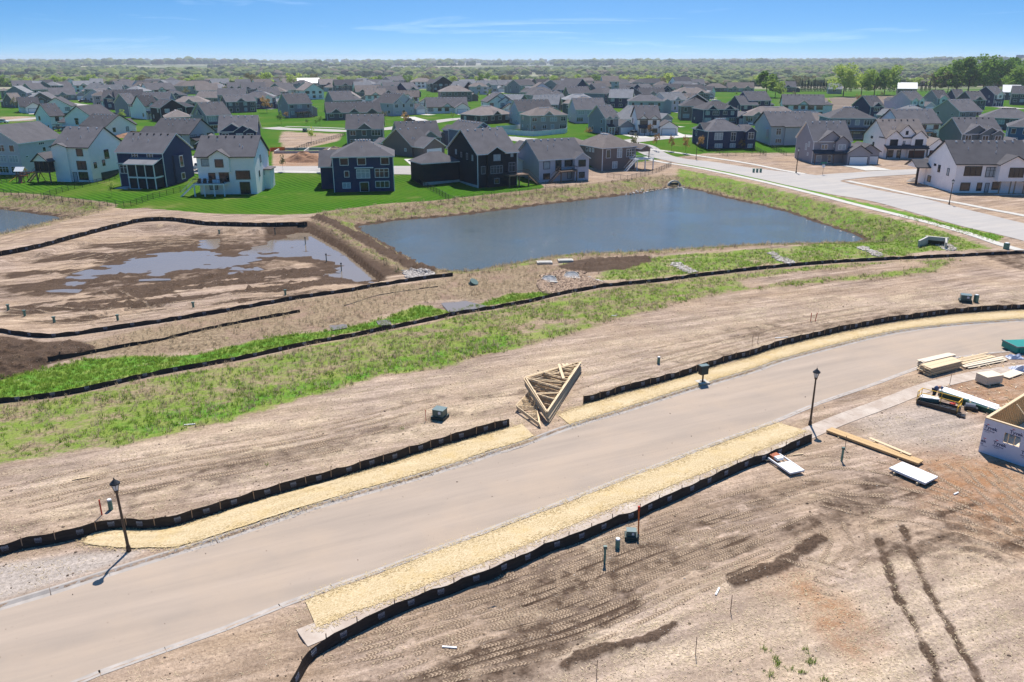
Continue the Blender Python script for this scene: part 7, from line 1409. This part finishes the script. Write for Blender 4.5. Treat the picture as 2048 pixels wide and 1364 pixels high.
# young trees in the gardens
YT = [(1076,361,4.2,2.2,'spring','slender pale tree before the grey ranch deck'),(224,393,3.2,1.4,'spring','thin young tree in the fenced blue walkout lawn'),(534,226,8.5,6.5,'bronze','bronze tree before the navy house with white dormers'),(1300,272,4.5,2.0,'bronze','golden young tree before the white farmhouse porch'),(1312,300,5,2.0,'bronze','left sapling on the verge near the farmhouse'),(1343,302,5,2.2,'bronze','middle sapling on the verge near the farmhouse'),(1371,306,5.5,2.4,'bronze','bronze sapling left of the navy ranch'),(1400,299,4.5,2.6,'bronze','reddish tree at the corner of the navy ranch'),(1484,298,3.2,2.6,'bronze','small golden shrub tree before the navy ranch'),
      (810,256,6,3.2,'bronze','bronze tree near the black car'),(566,342,4,1.6,'olive','bare young tree behind the walkout lawn, left'),(642,343,4,1.6,'olive','bare young tree behind the walkout lawn, right'),(770,240,4,3,'olive','small tree between the ranch and pale grey house'),(247,242,5,3.2,'spring','young green tree on the lawn behind the white walkout'),(82,192,6,4.5,'mid','round green tree left of the far garages'),(372,194,7,6,'olive','leafing tree before the wide beige house'),(450,193,7,5,'olive','leafing tree left of the red gables'),(1492,250,4,2.2,'bronze','orange young tree beside the navy twin dormers'),(1078,205,5,3,'spring','small tree before the sunroom house'),(1960,214,5,3.5,'spring','young tree before the dark green gable'),(640,250,3.5,2.5,'mid','round shrub tree near the rear deck'),(712,192,5,5,'olive','tree before the stone fronted ranch'),(862,180,8,6,'spring','green tree behind the tan hip roofed house'),(950,178,8,7,'spring','bright tree right of the brick ranch'),(574,238,3.2,2.4,'bronze','reddish shrub at the grey house corner'),(1176,272,3,3,'bronze','reddish shrub before the grey house with peaked dormers'),(1778,238,5,4,'mid','tree beside the navy house with one dormer')]
for q in YT: tree(*q[:5], q[5], 'young_tree', dens=260, leaf=.13, group='young garden trees', ctr=.62, trk=.12)
for q, (a, b, s, lb) in enumerate([(613,247,1.6,'left dark round shrub by the rear deck'),(633,247,1.6,'right dark round shrub by the rear deck'),(1286,228,2.4,'dark shrub by the slate hip house'),(1765,243,2.2,'shrub before the navy house with one dormer')]): x, y, z = hit(a, b); r = empty('shrub', (x, y, z), 0, lb, 'shrub', 'round garden shrubs'); o = link('foliage', crown(260, 1, 1, .14, q).mesh('foliage', LEAF['mid']), r, (0, 0, s*.5)); o.scale = (s*.5, s*.5, s*.55)
# front rank of the distant woods: separate trees behind the last houses
random.seed(33); n_ = 0
for px in range(-20, 2068, 16):
    if 1400 < px < 1800 and random.random() < .5: continue
    d = random.uniform(830, 1260); x = (px-1024+random.uniform(-6, 6))/FPX*(d*CP+CAMH*SP); h_ = random.uniform(9, 16)
    kd = random.choices(['spring', 'mid', 'olive'], [5, 3, 3])[0]; nh = min(HS, key=lambda q: abs((q[0]+q[2])/2-px)+(.0 if q[3] < 200 else 60)); sd_ = 'left above' if px < (nh[0]+nh[2])/2-6 else ('right above' if px > (nh[0]+nh[2])/2+6 else 'straight above')
    lb_ = {'spring': 'yellow-green', 'mid': 'darker green', 'olive': 'brownish'}[kd]+(' tall' if h_ > 13 else ' low' if h_ < 11 else '')+' wood-edge tree '+sd_+' the '+' '.join(nh[-1].split()[:8])
    tree(0, 0, h_, h_*random.uniform(.9, 1.25), kd, lb_, 'woodland_tree', dens=420, leaf=.13, group='front rank of the distant woods', ctr=.55, at=(x, d)); n_ += 1
# garden trees among the houses, where the lawns show
for q in range(70):
    d = random.uniform(240, 760); px = random.uniform(0, 2048); x = (px-1024)/FPX*(d*CP+CAMH*SP); h_ = random.uniform(2.5, 6.5); kd = random.choice(['spring', 'olive', 'bronze', 'mid'])
    nh = min(HS, key=lambda s_: abs((s_[0]+s_[2])/2-px)+abs(s_[3]-(118+FPX*24/d))*1.5)
    tree(0, 0, h_, h_*.6, kd, {'spring': 'light green', 'olive': 'thin olive', 'bronze': 'bronze', 'mid': 'green'}[kd]+' garden tree by the '+' '.join(nh[-1].split()[:9]), 'garden_tree', dens=140, leaf=.17, group='small garden trees', ctr=.6, trk=.12, at=(x, d))
# the woods themselves
def clump(seed, sub=2):
    import bmesh
    bm = bmesh.new(); bmesh.ops.create_icosphere(bm, subdivisions=sub, radius=1.0); rr = random.Random(seed); o_ = rr.uniform(0, 90)
    for v in bm.verts: c = v.co; v.co = c*(1+.55*float(fbm(c.x*1.6+o_, c.y*1.6+c.z*2.1, 3, seed))+rr.uniform(-.08, .08)); v.co.z *= .8
    mb = MB(); mb.add([v.co[:] for v in bm.verts], [[v.index for v in f.verts] for f in bm.faces]); bm.free(); return mb
WM = []
for nm_, c1, c2 in (('spring green canopy', (.10,.135,.035), (.21,.24,.07)), ('dull green canopy', (.055,.085,.03), (.11,.145,.05)), ('brown grey canopy', (.10,.085,.06), (.17,.145,.10)), ('dark green canopy', (.03,.055,.025), (.06,.09,.035))):
    WM.append(mat(nm_, c1, .9, 0, .6, .1, bump=.8, col2=c2, detail=5))
protos = [proto('tree_crown', clump(s), WM[[0, 0, 1, 1, 2, 3][s]]) for s in range(6)]
def woods(n, d0, d1, s0, s1, thr, name, pw=1.0):
    d = d0+(d1-d0)*rng.random(n)**pw; x = rng.uniform(-.78, .78, n)*d; open_ = fbm(x*.0032, d*.0016, 4, 70)+ .10*fbm(x*.02, d*.01, 3, 71); k = open_ > thr
    right = (x/d > .12); k |= right & (rng.random(n) < .85); k &= ~((x/d < .05) & (open_ < .05)); k &= ~(fbm(x*.0011, d*.0032, 3, 77) > .14); x, d = x[k], d[k]; sc = rng.uniform(s0, s1, len(x))*(1+.9*fbm(x*.012, d*.012, 3, 73)); return scatter(name, np.stack([x, d, gzv(x, d)+sc*.45], 1), sc, protos)
woods(9000, 1000, 1900, 4.5, 8.5, -.06, 'woodland'); woods(14000, 1900, 4200, 7, 13, -.03, 'woodland'); woods(12000, 4200, 9000, 14, 26, -.10, 'woodland', .8)
# ---------------------------------------------------------------- haze
hb = MB(); hb.box(-9400, 9400, -30, 10400, -60, 62); hz = hb.obj('haze', []); tag(hz, kind='stuff'); hm = bpy.data.materials.new('haze air'); hm.use_nodes = True; t = hm.node_tree; t.nodes.clear(); pv = N(t, 'ShaderNodeVolumePrincipled'); pv.inputs['Color'].default_value = (.80, .88, 1.0, 1); pv.inputs['Density'].default_value = 0.9e-4; pv.inputs['Anisotropy'].default_value = .2; ou = N(t, 'ShaderNodeOutputMaterial'); L(t, pv.outputs[0], ou.inputs['Volume']); hz.data.materials.append(hm)

# no two garden or wood-edge trees share a label: later ones say which they are
seen = {}
for o in list(COL.objects):
    if o.parent is None and o.get('label') and o.get('group') in ('small garden trees', 'front rank of the distant woods'): seen.setdefault(o['label'], []).append(o)
for lb, os_ in seen.items():
    if len(os_) > 1:
        os_.sort(key=lambda o: o.location.x/o.location.y)
        nm_ = ['leftmost', 'rightmost'] if len(os_) == 2 else ['leftmost', 'middle', 'rightmost'] if len(os_) == 3 else ['leftmost', 'inner left', 'inner right', 'rightmost']
        for o, n in zip(os_, nm_): o['label'] = n+' '+' '.join(lb.split()[:14])
